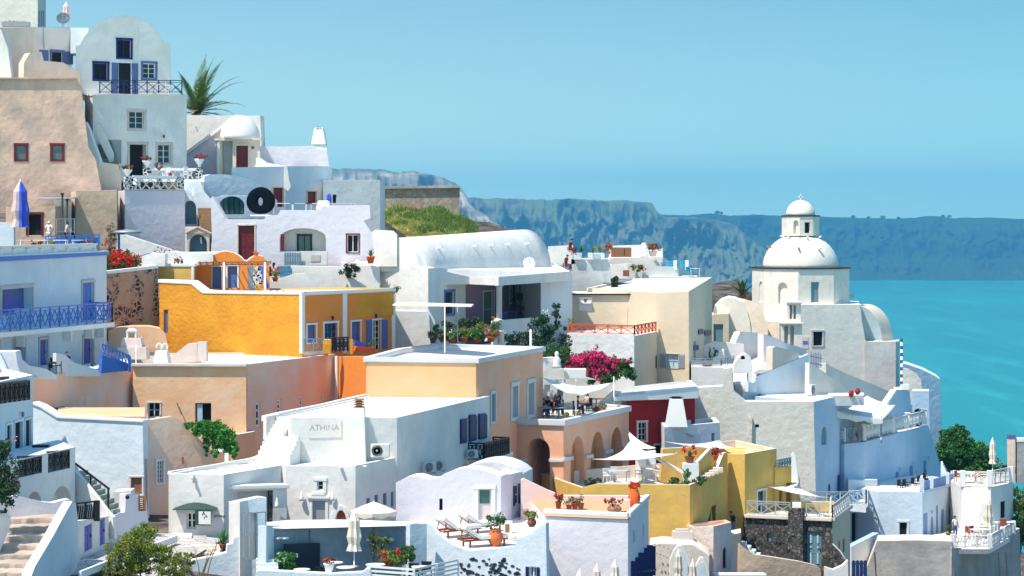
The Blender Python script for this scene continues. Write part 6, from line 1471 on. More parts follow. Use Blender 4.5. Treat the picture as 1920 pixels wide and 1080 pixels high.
bush('succulents','row of ochre flowering pots on the low courtyard wall','plants',W(1196,503,197.5),(.9,.3,.25),10,25,.14,LEAFY,FLO,60,.1,seed=88,stem=False)
bush('dark_yucca','dark green spiky plant at the left rear corner of the beige roof','plant',W(1152,530,188),(.35,.3,.5),8,30,.2,LEAFD,seed=89)
# side yard right of the beige house
b=Bld('side_yard_house','small cream yard house with blue door between beige house and domed church','house',[(1334,590,196),(1367,588,196)],zat(740,196),BEIGE,dep=5,roof=CREAM,parapet=(.15,.2))
b.open(0,1338,608,1356,652,kind='dark',pane=TEALB);b.done()
wallx('yard_wall','grey white wall behind the terrace with the long thin railing',(1296,186),(1400,186),[(1296,740),(1296,655),(1340,640),(1395,645),(1400,740)],.4,WHITE,CAPW)
b=Bld('railed_terrace','white terrace base carrying a long thin railing beside the beige house','terrace',[(1296,688,173),(1375,690,173)],zat(780,173),WHITE,dep=5,rim=CAPW);b.done()
railing(None,[W(1298,687,173),W(1352,687,173),W(1376,682,175)],.55,METAL,'slat',1.5,.03,label='long thin grey railing on the terrace beside the beige house',cat='railing')
pot_plant('tall cactus in a dark pot by the beige house corner',W(1330,688,174.5),.25,.3,MAROON,LEAFD,1.5,14,.3,kind='spike',seed=90)
pot_plant('dark red pot left of the tall cactus',W(1322,688,174),.28,.4,MAROON,LEAFD,.2,40,.1,seed=91)
wallx('white_steps_block','white stepped planter blocks in front of the blue yard door',(1336,182),(1368,182),[(1336,690),(1337,668),(1346,667),(1346,655),(1358,655),(1360,690)],.8,CAPW)
bush('yard_plant','small dark plant on the stepped planter blocks','plant',W(1341,660,181.8),(.2,.2,.35),5,20,.12,LEAFD,seed=92)
# ================================================================ RED HOUSE
root=empty('red_house',W(1240,830,160),'dark red house under a white roof slab with a blue white edge','house')
b=Bld('red_wall','','',[(1177,752,161.5),(1303,738,163)],zat(900,160),REDW,dep=6,bdir=(0,1),par=root,roof=WHITE)
b.open(0,1197,792,1211,826,nx=2,ny=3,fc=WPAINT,sur=WPAINT,sw=.14,pane=DARK)
b.open(0,1228,834,1243,860,nx=1,ny=1,fc=WPAINT,sur=WPAINT,sw=.1,pane=DARK);b.done()
b=Bld('roof_slab','','',[(1150,744,159.5),(1310,726,162)],zat(751,160),CAPW,dep=7,bdir=(0,1),par=root,roof=WHITE,wname='roof_slab',parapet=(.2,.3));b.done()
bm=nb();f=Facet(W(1150,0,159.5),W(1310,0,162));slab(bm,f,[f.uz(1160,743),f.uz(1306,728),f.uz(1306,724),f.uz(1160,737)],.003,.03);obj('blue_line',bm,PALEB,root,True)
bm=nb();box(bm,W(1268,800,158.5),(1.45,1.0,1.85),taper=.58);chm=tag(obj('tapered_chimney',bm,CAPW,None,True),'white tapered chimney with dark top in front of the dark red wall','chimney')
bm=nb();box(bm,W(1268,748,158.5),(.6,.45,.16));box(bm,W(1268,746.5,158.5),(.9,.2,.06));obj('cap',bm,DARK,chm,True)
b=Bld('white_terrace_house','white block below the red wall with tapered chimney on top','house',[(1246,801,157.8),(1350,792,160.5)],zat(900,158),WLAV,dep=4,bdir=(0,1),roof=DARK,parapet=(.4,.3),rim=CAPW)
b.open(0,1334,812,1340,830,kind='dark',pane=TEALB);f=b.f[0];bm=nb();bar(bm,f.pt(1288,813,.1),f.pt(1300,817,.1),.2,.1);obj('ledge',bm,CREAM,b.root,True);b.done()
# ================================================================ ATHENA-style white complex
zr2=zat(890,118)
root=empty('white_hotel',W(540,1000,122),'large white hotel with outdoor stairs and a pale name board in the lower middle','hotel')
zb=zat(1100,118)
b=Bld('lower','','',[(316,888,118.3),(420,890,118),(528,872.5,122.3),(536,873,122),(667,873,121.5),(748,857,126.5),(770,850,129)],zb,WHITE,back=[(700,842,133),(512,842,133),(470,858,128)],par=root,roof=WHITE,parapet=(.10,.22),rim=CAPW,wname='storey_wall')
f0=b.f[0];b.open(0,350,961,368,991,nx=2,ny=2,fc=WPAINT,pane=DARK,fw=.07)
b.open(3,595,902,606,919,nx=1,ny=2,fc=WPAINT,pane=DARK,sur=CAPW,sw=.18);b.open(3,586,939,610,985,kind='dark',pane=METAL,sur=CAPW,sw=.16,rec=.12,deep=.12)
b.open(3,630,957,650,984,kind='dark',pane=TERRAC,arch=1.0,deep=.3)
b.open(4,687,934,694,965,kind='dark',pane=SLATE);b.open(4,702,928,709,960,kind='dark',pane=SLATE);b.open(4,718,925,725,955,kind='dark',pane=SLATE);b.open(4,733,922,741,950,kind='dark',pane=SLATE)
f4=b.f[3]
bm=nb();a_=[f4.uz(*p)for p in arc(620,658,984,947,12)];a2=[f4.uz(*p)for p in arc(629,651,984,956,12)]
for i in range(12):slab(bm,f4,[a2[i],a2[i+1],a_[i+1],a_[i]],.003,.12)
obj('oven_arch',bm,CAPW,root,True)
bm=nb();slab(bm,f4,rect(f4.u(577),f4.u(619),zat(934,122),zat(929,122)),.003,.12);slab(bm,f4,[f4.uz(583,929),f4.uz(612,929),f4.uz(606,922),f4.uz(590,922)],.003,.1);obj('door_pediment',bm,CAPW,root,True)
for fx,x,y in ((f4,567,938),(f4,625,938)):
 bm=nb();q=fx.pt(x,y,.18);lathe(bm,[(.14,0),(.1,.15),(.02,.5),(.001,.52)],10,q);obj('cone_lamp',bm,CAPW,root,True)
for fx,x,y in ((f4,640,877),(b.f[4],680,874)):
 bm=nb();bar(bm,fx.pt(x,y,0),fx.pt(x,y,.25),.14,.08);obj('spout',bm,CAPW,root,True)
bm=nb();bar(bm,f0.pt(363,894,0),f0.pt(363,896,.35),.1);tube(bm,[f0.pt(364,890,.1),f0.pt(364,905,.12)],.05,6);obj('rain_spout',bm,CAPW,root,True)
# awning, sign, lettering on the front wall
bm=nb();n_=14;ps=[(328+80*k/n_,953-10*math.sin(math.pi*k/n_))for k in range(n_+1)]
for k in range(n_):
 a1_,a2_=f0.pt(*ps[k],.004),f0.pt(*ps[k+1],.004);b1_=f0.pt(ps[k][0],954,.5);b2_=f0.pt(ps[k+1][0],954,.5)
 bm.faces.new([bm.verts.new(v)for v in (a1_,a2_,b2_,b1_)]);
o=obj('green_awning',bm,plain('dark_green_paint',(.03,.075,.055)),root,True);s_=o.modifiers.new('thick','SOLIDIFY');s_.thickness=.03
bm=nb();slab(bm,f0,rect(f0.u(370),f0.u(399),zat(983,118),zat(954,118)),.45,.5);o=obj('sign_board',bm,plain('dark_green_paint',(.03,.075,.055)),root,True);fs=Facet(f0.w(0,0,.505)[:2],f0.w(5,0,.505)[:2])
bm=nb();slab(bm,fs,rect(fs.u(372.5),fs.u(395),zat(981,118),zat(957,118)),0,.012);obj('sign_face',bm,WPAINT,o,True)
def text(par,name,body,f,px,py,size,mat,ex=.006,d=.02,align='CENTER',sx=1):
 c=bpy.data.curves.new(name,'FONT');c.body=body;c.size=size;c.extrude=ex;c.align_x=align;c.align_y='CENTER'
 o=bpy.data.objects.new(name+'_tmp',c);col.objects.link(o);bpy.context.view_layer.update()
 me=bpy.data.meshes.new_from_object(o.evaluated_get(bpy.context.evaluated_depsgraph_get()));bpy.data.objects.remove(o)
 q=bpy.data.objects.new(name,me);col.objects.link(q);me.materials.clear();me.materials.append(mat)
 M_=Matrix(((f.U.x,0,f.N.x,0),(f.U.y,0,f.N.y,0),(0,1,0,0),(0,0,0,1)))@Matrix.Diagonal((sx,1,1,1));me.transform(M_)
 p=f.pt(px,py,d);q.parent=par;q.location=p-wloc(par);return q
text(o,'lettering','A',fs,382,963,.28,BLACKM);text(o,'lettering','A',fs,387,968,.18,BLACKM);text(o,'lettering','T',fs,383,972,.16,BLACKM)
text(root,'lettering','ATHINA',f0,412,968,.16,BLACKM)
b.done()
# portal
e=Extr((424,118.4),(538,119.6),[(425,1010),(425,912),(538,909),(538,1010)],.8,WHITE,par=root,name='portal',cap=CAPW)
e.open(432,921,512,1006,kind='dark',pane=STSUR,deep=.35);f=e.ft;e.done()
bm=nb();slab(bm,f,[f.uz(422,918),f.uz(541,915),f.uz(541,908),f.uz(422,911)],-.6,.15);obj('portal_cornice',bm,CAPW,root,True)
bm=nb()
for x in (426,505):slab(bm,f,rect(f.u(x),f.u(x+6),zat(1006,119),zat(923,119)),-.3,-.05)
obj('dark_jamb',bm,LAVA,root,True)
bm=nb();slab(bm,f,rect(f.u(488),f.u(498),zat(1006,119),zat(938,119)),-.34,-.2);obj('side_door',bm,WPAINT,root,True)
for x in (417,517):
 bm=nb();lathe(bm,[(.14,0),(.1,.15),(.02,.5),(.001,.52)],10,f.pt(x,951,.2));obj('cone_lamp',bm,CAPW,root,True)
# upper storey
b=Bld('upper','','',[(545,783,124.9),(745,783,126),(918,742.5,140.5)],zat(960,125.7),WHITE,back=[(692,742,141),(512,781,127.5)],par=root,roof=WHITE,wname='storey_wall',parapet=(.05,.25),rim=CAPW)
f1=b.f[1];f0=b.f[0]
for x0,x1,y0,y1 in ((862,872,786,832),(878,889,778,828),(896,908,776,824)):
 bm=nb();slab(bm,f1,[f1.uz(x0,y1),f1.uz(x1,y1-2),f1.uz(x1,y0-1),f1.uz(x0,y0)],.02,.12);sh_=obj('shutter',bm,NAVY,root,True)
 bm=nb()
 for k in range(8):y_=y1-4-k*(y1-y0)/9;slab(bm,f1,[f1.uz(x0+1,y_),f1.uz(x1-1,y_-.4),f1.uz(x1-1,y_-2.2),f1.uz(x0+1,y_-1.8)],.12,.14)
 obj('louvres',bm,NAVY,sh_,True)
b.open(1,873,784,877,830,kind='dark',pane=GLASS);b.open(1,890,780,895,825,kind='dark',pane=GLASS);b.open(1,909,778,914,822,kind='dark',pane=GLASS)
# balcony
bm=nb();slab(bm,f1,[f1.uz(880,868),f1.uz(935,853),f1.uz(935,846),f1.uz(880,860)],.0,.9);o=obj('balcony_slab',bm,CAPW,root,True)
q0,q1=f1.pt(878,862,.95),f1.pt(925,850,.95)
railing(root,[f1.pt(878,862,0),q0,q1,f1.pt(925,850,0)],.95,BLACKM,'loz',.4,.06)
bm=nb();bar(bm,f1.pt(900,850,.55),f1.pt(918,846,.55),.7,.06);tag(obj('navy_table',bm,NAVY,None,True),'navy tabletop on the black balcony railing of the white hotel','table')
# name board
bm=nb();slab(bm,f0,rect(f0.u(579),f0.u(641),zat(820,125.7),zat(787,125.7)),.004,.03);o=obj('name_board',bm,stucco('name_board_cream',(.82,.77,.70),None,dirt_amt=.05),root,True)
text(o,'lettering','ATHINA',f0,608,802,.42,stucco('grey_lettering',(.58,.55,.50)),d=.032,sx=1.0)
# stepped chimney pier
bm=nb();vs=box(bm,f0.w(f0.u(668),zat(868,125),.45),(.95,.95,2.45),taper=.85);obj('chimney_pier',bm,WHITE,root,True)
bm=nb();box(bm,f0.w(f0.u(672),zat(783,125.7),-.15),(.75,.8,.52),taper=.95);obj('chimney_stack',bm,CAPW,root,True)
c_=f0.w(f0.u(674),zat(766,125.7),-.15);bm=nb();box(bm,c_,(.3,.3,.5))
for k in range(4):box(bm,c_+V((0,0,.05+k*.13)),(.55,.5,.06),taper=.8)
obj('louvred_pot',bm,WOOD,root,True);b.done()
# rear parapet of the upper roof
zu=zat(783,125.7)
wallx('long_kerb','low white kerb along the left edge of the upper hotel roof',(498,126.2),(694,141.5),[(500,790),(500,780),(520,775),(612,757),(640,750),(694,738.5),(694,744),(600,765),(540,783)],.3,CAPW,CAPW)
# stairs on the left
a_,b_=W(492,860,123.5),W(507,783,126.2)
sroot=empty('hotel_stairs',a_,'flight of white steps at the left end of the upper hotel wall','stairs')
stairs('flight',None,W(480,861,123.2),W(500,818,124.9),5,(1.75,.0,0),CAPW,par=sroot)
stairs('flight',None,W(502,818,124.9),W(524,781,126.6),5,(.85,.0,0),CAPW,par=sroot)
wallx('stair_parapet','thin white parapet left of the upper steps',(498,125.8),(528,127.8),[(500,825),(500,781),(528,776),(528,784),(512,800),(506,822)],.2,WHITE,CAPW)
aircon('white air conditioner with big black fan on the hotel roof corner',W(713,859,124.6),R(0),.98,.68)
bm=nb();tube(bm,[W(425,874,124),W(425,850,124)],.1,10);box(bm,W(425,876,124),(.4,.4,.08));tag(obj('roof_pipe',bm,CAPW,None,True),'short white vent pipe on the lower hotel roof beneath the creeper','pipe')
bm=nb();lathe(bm,[(.1,0),(.08,.12),(.001,.14)],8,W(588,861,123.5));lathe(bm,[(.09,0),(.07,.1),(.001,.12)],8,W(595,861,123.5));tag(obj('roof_vents',bm,CAPW,None,True),'two small white knobs on the lower hotel roof below the name board','vent')
wallx('roof_kerb','long pale kerb along the back edge of the lower hotel roof',(318,119.5),(482,124.5),[(320,890),(322,884),(400,872),(482,858),(484,864),(400,878)],.25,CAPW,CAPW)
# air conditioners on the shaded wall
rzf=math.atan2(f1.U.y,f1.U.x)
for x,y,s_,lab in ((790,887,1,'left of the two wall air conditioners in the blue shade'),(808,884,1,'right of the two wall air conditioners, its fan showing'),(872,860,.8,'upper air conditioner of the stacked pair left of the black balcony'),(872,886,.8,'lower air conditioner of the stacked pair left of the black balcony')):
 q=f1.pt(x,y,.45);aircon(lab,q,rzf-R(35 if x<850 else 60),.75*s_,.58*s_)
# ================================================================ SMALL VAULTED HOUSE AND LOUNGER TERRACE
D0=116.5
root=empty('small_vaulted_house',W(870,990,117),'small white house with shallow vaulted roofs behind the loungers','house')
e=Extr((742,120.6),(940,121),[(742,1010),(742,905),(765,893),(780,892),(795,897),(806,899),(822,896),(833,888),(850,881),(870,877),(885,877),(905,881),(922,888),(940,893.5),(940,1010)],3.6,WLAV,par=root,vec=(.35,1.3,0),cap=WHITE,capang=.2)
e.open(824,935,830,957,kind='dark',deep=.25);e.open(897,917,921,990,kind='dark',pane=plain('pale_pink_door',(.74,.62,.60),.5),sur=CAPW,sw=.22,rec=.1,deep=.1);f=e.ft;e.done()
bm=nb();slab(bm,f,rect(f.u(900),f.u(918),zat(944,121),zat(919,121)),-.09,-.06);obj('door_pane',bm,GLASSG,root,True)
fr=Facet(W(940,0,121),W(979.5,0,125.5))
e=Extr((940,121),(979.5,125.5),[(940,1010),(940,893.5),(979.5,884),(979.5,1010)],.5,WLAV,par=root,name='wall',cap=WHITE,vec=(-.9,.3,0))
e.open(965,909,971,946,nx=1,ny=2,fc=WPAINT,pane=DARK,sh=NAVY);e.done()
bm=nb();P_=[(846,893),(855,884),(870,877),(890,870),(905,867),(920,866),(938,868),(955,874),(968,881),(978,890),(978,960),(846,960)]
wallx('vault',None,(846,124.2),(978,125.2),P_,3,WHITE,WHITE,par=root,cat=None,vec=(.6,3,0))
# lounger terrace
zl=zat(1033,111.6)
def L_(px,py):return on(px,py,zl)
root=empty('lounger_terrace',W(900,1080,112),'white terrace with a curved front wall set with dark pebbles','terrace')
e=Extr((752,113),(1026,110.2),[(752,1120),(752,980),(775,981),(800,981),(806,983),(812,990),(820,1000),(832,1010),(850,1022),(868,1029),(882,1032),(900,1031),(966,1024),(968,1015),(958,1013),(985,1005),(1000,998),(1010,988),(1024,981),(1026,1120)],.35,WBLUE,par=root,cap=CAPW,capang=.05)
e.open(993,1063,1005,1100,nx=2,ny=2,fc=WPAINT,pane=DARK,sh=NAVY);f=e.ft;e.done()
rng=random.Random(9);o=None
bm=nb()
for _ in range(80):
 x,y=rng.uniform(864,984),rng.uniform(1046,1085)
 if y<1054 and (x<872 or x>950)or (x>965 and y<1062):continue
 r_=rng.uniform(.06,.15);u,z_=f.uz(x,y);a=rng.uniform(0,6.28);n_=6
 slab(bm,f,[(u+r_*rng.uniform(.7,1.2)*math.cos(a+6.28*k/n_),z_+r_*.62*rng.uniform(.7,1.2)*math.sin(a+6.28*k/n_))for k in range(n_)],.003,.03)
o=obj('pebble_inlay',bm,plain('black_pebble',(.03,.035,.045),.6),root,True)
b=Bld('deck','','',[(760,1000,114.5),(870,1036,112.3),(965,1030,111.4),(1023,992,111)],zat(1110,112),WHITE,back=[(1018,968,124),(770,965,124)],par=root,roof=WHITE,wname='deck')
b.p3=[V((p.x,p.y,zl))for p in b.p3];b.f=[Facet(b.p3[i],b.p3[(i+1)%len(b.p3)])for i in range(len(b.p3))];b.done()
for i,(x,y,rz,lab)in enumerate(((858,1006,128,'left sun lounger with white cushion and folded towel'),(900,998,128,'rear sun lounger with white cushion nearest the door'),(905,1024,118,'front sun lounger half hidden by the big terracotta urn'))):
 lounger(lab,L_(x,y),R(rz),'sun loungers on the curved terrace')
pot_plant('big terracotta urn with a white flowering plant before the loungers',L_(929,1024),.37,.8,TERRAC,LEAF,.75,220,.14,FLW,60,'urn',seed=93,pw=.38)
pot_plant('round brown glazed pot with green plant on the terrace corner',W(997,988,112.0),.22,.42,TERRAD,LEAFY,.4,110,.12,None,0,'urn',seed=94)
bm=nb();box(bm,W(953,1000,118),(.42,.4,.6));tag(obj('white_stool',bm,CAPW,None,True),'white block stool with a dark front by the pink door','stool')
bm=nb();box(bm,W(951,998,117.78),(.2,.02,.4));tag(obj('small_framed_panel',bm,WOOD,None,True),'small dark panel on the white block stool','panel')
bm=nb();lathe(bm,[(.3,0),(.33,.12),(.25,.2),(.001,.22)],14,L_(957,1012));tag(obj('straw_basket',bm,CREAMC,None,True),'flat straw basket between loungers and glazed pot','basket')
# pink walled roof terrace
zt3=zat(965,115)
root=empty('pink_roof_terrace',W(1100,1080,116),'white block with a pink walled roof terrace and terracotta pots','house')
b=Bld('block','','',[(1022,958,116.2),(1178,968,115),(1216,931,123)],zat(1130,115),WLAV,back=[(1060,925,125),(984,897,125.5)],par=root,roof=WLAV)
b.p3=[V((p.x,p.y,zt3-.25))for p in b.p3];b.f=[Facet(b.p3[i],b.p3[(i+1)%len(b.p3)])for i in range(len(b.p3))]
b.roof=stucco('orange_terrace_floor',(.72,.40,.22));f0,f1=b.f[0],b.f[1]
for x0,x1,y0,y1 in ((1187,1190,995,1018),(1205,1208,984,1005)):b.open(1,x0,y0,x1,y1,kind='dark',pane=METAL)
b.done()
e=Extr((975,123),(1216,123.2),[(976,1000),(977,900),(982,897),(1000,906),(1025,918),(1045,926),(1055,929),(1200,930),(1212,931),(1216,935),(1216,1000)],.3,stucco('pale_pink_wall',(.80,.60,.56),(.76,.58,.55)),par=root,name='pink_wall',cap=CAPW,capang=.1);e.done()
# rims
bm=nb();p=[W(1020,958,116.2),W(1178,966,115),W(1214,931,123)]
bar(bm,p[0],p[1],.25,.22);bar(bm,p[1],p[2],.25,.22);obj('rim',bm,CAPW,root,True)
for i,(x,y,r,h,lab,l,fl,st)in enumerate(((1047,956,.16,.42,'leftmost of the four small pots on the pink terrace, red flowers',LEAFD,FLR,'taper'),(1067,957,.16,.28,'second small pot from the left on the pink terrace',LEAF,None,'taper'),(1078,957,.17,.38,'third small pot from the left on the pink terrace',DRYL,None,'taper'),(1089,957,.17,.36,'fourth small pot from the left on the pink terrace',DRYL,None,'taper'),
  (1152,962,.36,.42,'wide brown pot of red flowers near the corner of the pink terrace',LEAFD,FLR,'urn'))):
 pot_plant(lab,W(x,y,119 if i<4 else 116.6),r,h,TERRAD if i<4 else plain('brown_clay',(.42,.22,.13)),l,.35 if i<4 else .28,70,.1,fl,90,st,seed=95+i)
pot_plant('tall bright orange jar on the corner of the pink terrace wall',W(1189,952,119),.31,.95,ORFAB,FLO,.3,120,.13,FLO,80,'urn',seed=99,pw=.26)
make_table('small white table behind the wide brown pot',W(1168,963,118),0,(.7,.5),.7,WPAINT,leg='4')
for x,y in ((1012,946),(1124,948)):
 bm=nb();lathe(bm,[(.1,0),(.1,.03),(.001,.03)],12);bmesh.ops.transform(bm,matrix=Matrix.Translation(W(x,y,122.75))@Matrix.Rotation(R(90),4,'X'),verts=bm.verts);obj('wall_lamp',bm,MAROON,bpy.data.objects['pink_roof_terrace'],True)
# ================================================================ YELLOW HOUSE COMPLEX
root=empty('yellow_house',W(1320,1010,145),'mustard yellow house with stepped parapets and terraces right of the arcade','house')
zy=zat(908,140)
b=Bld('terrace','','',[(1090,914,141),(1120,907,140.6),(1294,909,140),(1342,891,145)],zat(1110,140),YELLOW,dep=8,bdir=(-.3,1),par=root,roof=ROOFC,parapet=(.75,.2),rim=CREAM)
b.open(2,1334,948,1344,983,kind='door',fc=TEALB);b.done()
zfl=zy-.75
Y_=lambda px,py:on(px,py,zfl)
e=Extr((1294,140.1),(1362,147.6),[(1336,960),(1336,893),(1342,888),(1357,850),(1364,848),(1366,1010),(1336,1010)],.25,YELLOW,par=root,cap=CREAM,capang=.1,name='stair_parapet').done()
b=Bld('tower','','',[(1352,851,148.4),(1397,851,147.6),(1456,841,150.8)],zat(1040,148),YELLOW,dep=6,bdir=(-.35,1),par=root,roof=YELLOW,parapet=(.5,.22),rim=CREAM)
b.open(1,1420,920,1435,962,kind='glassdoor',nx=1,ny=2,fc=WPAINT,sur=WPAINT,sw=.13,pane=GLASS)
b.done()
e=Extr((1452,150.4),(1500,151.8),[(1452,1010),(1453,876),(1490,872),(1500,900),(1500,1010)],.4,YELLOW,par=root,cap=CREAM)
e.open(1461,920,1467,950,kind='dark',pane=WOOD);e.open(1474,905,1484,950,kind='dark',pane=WOOD);e.done()
railing(root,[W(1457,878,150),W(1486,872,151.5)],.5,TEALB,'x',.3,.04)
wallx('rounded_pier','slim white pier with rounded top beside the yellow tower',(1484,150),(1494,150),[(1485,905),(1485,853),(1488,849),(1492,853),(1498,905)],.4,CAPW)
# inner terrace walls
e=Extr((1236,146.5),(1350,148),[(1238,905),(1243,841),(1300,838),(1330,842),(1350,842),(1350,905)],.3,YELLOW,par=root,cap=CREAM,name='inner_wall').done()
for A_,B_,lab in (((1230,858,144),(1282,887,142.5),'left sloping cream coping inside the yellow terrace'),((1302,872,143),(1330,842,146),'right sloping cream coping inside the yellow terrace')):
 bm=nb();bar(bm,W(*A_),W(*B_),.22,.12);tag(obj('sloping_coping',bm,CREAM,None,True),lab,'coping')
wallx('sloped_inner_wall','yellow sloping wall behind the white pedestal',(1300,143.2),(1334,146),[(1303,900),(1303,872),(1330,843),(1334,845),(1334,900)],.15,YELLOW)
bm=nb();box(bm,W(1295,903,142.5),(.95,.8,1.1),taper=.98);tag(obj('pedestal',bm,CAPW,None,True),'white square pedestal carrying the red spiky plant on the yellow terrace','pedestal')
pot_plant('red spiky flowers in a terracotta pot on the white pedestal',W(1293,867,142.5),.3,.35,TERRAD,LEAFY,.6,26,.15,FLR,60,kind='spike',seed=110)
pot_plant('small red flower pot behind the right sloping coping',W(1342,862,147),.22,.3,ORFAB,LEAFD,.4,60,.14,FLR,50,seed=111)
for i,(x,y,rx,l,lab)in enumerate(((1270,904,.5,LEAF,'green plants left of the white pedestal'),(1287,898,.28,LEAFB,'bright tall plant before the white pedestal'),(1312,901,.4,LEAF,'low green plants at the foot of the sloped yellow wall'),(1112,904,.5,LEAFD,'low dark plants under the arcade at the left terrace end'))):
 bush('terrace_plants',lab,'plants',W(x,y,141.2 if i<3 else 143),(rx,.3,.28 if i!=1 else .6),8,26,.14,l,seed=112+i)
bm=nb()
for k in range(4):x=1322+k*8;box(bm,W(x,895-k*3,143.5+k*.6),(.6,.5,.12+.06*k))
tag(obj('cream_steps',bm,CREAM,None,True),'small cream steps behind the stepped yellow parapet','steps')
for i,(x,y,rz,k)in enumerate(((1140,905,30,'c'),(1160,905,10,'t'),(1200,902,-60,'c'),(1222,901,0,'t'),(1238,898,120,'c'),(1250,904,20,'t'),(1210,906,200,'c'),(1150,900,190,'c'))):
 nm=['far left white chair on the yellow terrace under the arches','blue white table at the left of the yellow terrace','white chair left of the long white table','long white table laid under the big sail','white chair right of the long white table','low cream table by the green terrace plants','white chair in front of the long white table','white chair behind the left blue white table'][i]
 (make_chair(nm,Y_(x,y),R(rz),CANVAS)if k=='c' else make_table(nm,Y_(x,y),R(rz),(1.3,.8),.74,WPAINT if i!=1 else PALEB,leg='4'))
wallx('white_door_pier','white wall pier beneath the big triangular sail',(1193,151),(1212,151),[(1193,912),(1193,852),(1212,850),(1212,912)],1.0,CAPW)
wallx('shaded_wall_piece','blue grey shaded wall right of the white pier under the sail',(1212,152),(1232,152),[(1212,910),(1212,848),(1230,846),(1230,910)],.8,WBLUE)
sail('big bright white sail above the yellow terrace, pulled up at its left',[W(1268,851,141.5),W(1110,861,143.5),W(1180,828,150)],[(Y_(1268,896),W(1268,849,141.5))],.25,.16)
sail('narrow steep white sail strip running from the arcade corner to the red wall',[W(1176,806,157),W(1230,840,146),W(1183,838,150)],[],.15,.12)
sail('long flat white sail between red house and yellow tower',[W(1246,828,153),W(1350,825,156),W(1404,840,149)],[(W(1404,848,149),W(1404,838,149))],.2,.1)
sail('slim white sail over the blue balcony of the stone house',[W(1418,905,150),W(1495,907,151),W(1558,933,146.5)],[(W(1490,950,150.8),W(1495,903,151)),(W(1556,962,146.4),W(1558,931,146.4))],.2,.1)
person('man in black top bending forward in the yellow passage',W(1377,1008,146.2),R(-60),shirt=BLACKM,trousers=GREYP,lean=22,h=1.72)
# passage blocks
b=Bld('pink_grey_block','pinkish grey rough block with dark slot window below the passage','house',[(1297,988,139),(1338,987,138),(1371,979,141)],zat(1110,138),stucco('rough_pinkish_plaster',(.70,.60,.55),(.60,.50,.46),amt=.5,bump=1.2,dirt_amt=.2),dep=1.2,bdir=(-.2,1),roof=PINKP,parapet=(.2,.2),rim=PINKP)
b.open(1,1355,1026,1362,1066,kind='dark',arch=1.0);b.done()
b=Bld('pink_pier','short pink pier right of the rough block','pier',[(1370,1003,141),(1389,999,142.5)],zat(1100,141),PINKP,dep=2);b.done()
stairs('blue_steps','small pale blue steps descending at the foot of the yellow tower',W(1424,1046,143),W(1388,1018,144),4,(.2,.9,0),WBLUE)
bm=nb();lathe(bm,[(.12,0),(.12,.05),(.001,.05)],10);bmesh.ops.transform(bm,matrix=Matrix.Translation(W(1395,1009,147.4))@Matrix.Rotation(R(90),4,'X'),verts=bm.verts);tag(obj('round_lamp',bm,DARK,None,True),'round black lamp low on the yellow wall behind the man','lamp')
e=Extr((1386,138.5),(1542,139.5),[(1386,1110),(1388,1020),(1400,1030),(1415,1040),(1450,1045),(1500,1053),(1530,1060),(1539,1066),(1541,1110)],.5,TAN,'curved_tan_wall','curved tan garden wall at the bottom right of the yellow house','wall',cap=CREAM,capang=.1);e.done()
wallx('white_kerb','low white kerb at the bottom edge below the rough block',(1335,137),(1440,137.5),[(1340,1100),(1341,1077),(1438,1077),(1438,1100)],.8,CAPW)
# stone house with balcony
root=empty('stone_house',W(1480,1060,146),'dark lava stone house with grey double door and balconies above','house')
b=Bld('stone','','',[(1396,968,147.3),(1561,976,145)],zat(1110,146),LAVA,dep=5,bdir=(-.1,1),par=root,roof=ROOFC)
b.open(0,1512,997,1540,1062,kind='door',fc=TEALB,nx=2);b.open(0,1438,1000,1446,1015,kind='dark',pane=TEALB)
f=b.f[0];b.done()
bm=nb();slab(bm,f,[f.uz(1480,1085),f.uz(1510,1085),f.uz(1509,952),f.uz(1482,952)],0,.45);obj('stone_pillar',bm,LAVA,root,True)
bm=nb();slab(bm,f,[f.uz(1398,970),f.uz(1561,977),f.uz(1561,971),f.uz(1398,964)],-.5,.2);obj('balcony_edge',bm,CREAM,root,True)
bm=nb()
for x in (1518,1531):
 for y0,y1 in ((1003,1018),(1024,1027),(1036,1056)):slab(bm,f,rect(f.u(x),f.u(x+3),zat(y1,145.7),zat(y0,145.7)),-.12,-.08)
obj('door_panel',bm,PALEB,root,True)
b=Bld('side','','',[(1561,978,145),(1594,953,152)],zat(1110,146),BEIGE,dep=4,bdir=(-.8,1),par=root,roof=ROOFC)
b.open(0,1572,1015,1575,1040,kind='dark',pane=WOOD);b.open(0,1580,1010,1584,1036,kind='dark',pane=WOOD);f2=b.f[0];b.done()
bm=nb();slab(bm,f2,[f2.uz(1561,977),f2.uz(1595,952),f2.uz(1595,947),f2.uz(1561,971)],-.3,.15);obj('balcony_edge',bm,CREAM,root,True)
RB=plain('pale_grey_blue_paint',(.40,.46,.50),.5)
railing(root,[f.pt(1400,965,-.1),f.pt(1480,969,-.1)],.85,RB,'x',.9,.04);railing(root,[f.pt(1511,971,-.1),f.pt(1560,974,-.1),f2.pt(1594,949,-.1)],.85,RB,'x',.9,.04)
railing(root,[W(1500,940,151.5),W(1600,940,153)],.6,RB,'x',.9,.04)
wallx('yellow_low_wall','low yellow wall between the two balcony railings',(1495,149.5),(1566,149.5),[(1496,960),(1497,941),(1565,941),(1565,960)],.3,YELLOW,CREAM)
bm=nb();box(bm,W(1494,965,148),(.5,.5,.75));tag(obj('white_pier',bm,CAPW,None,True),'small white pier on the balcony above the stone pillar','pier')
wallx('rubble_ramp','sloping rubble wall right of the grey double door',(1540,144),(1592,143.5),[(1541,1110),(1560,1020),(1575,1035),(1588,1055),(1590,1110)],.4,LAVA,CREAM)
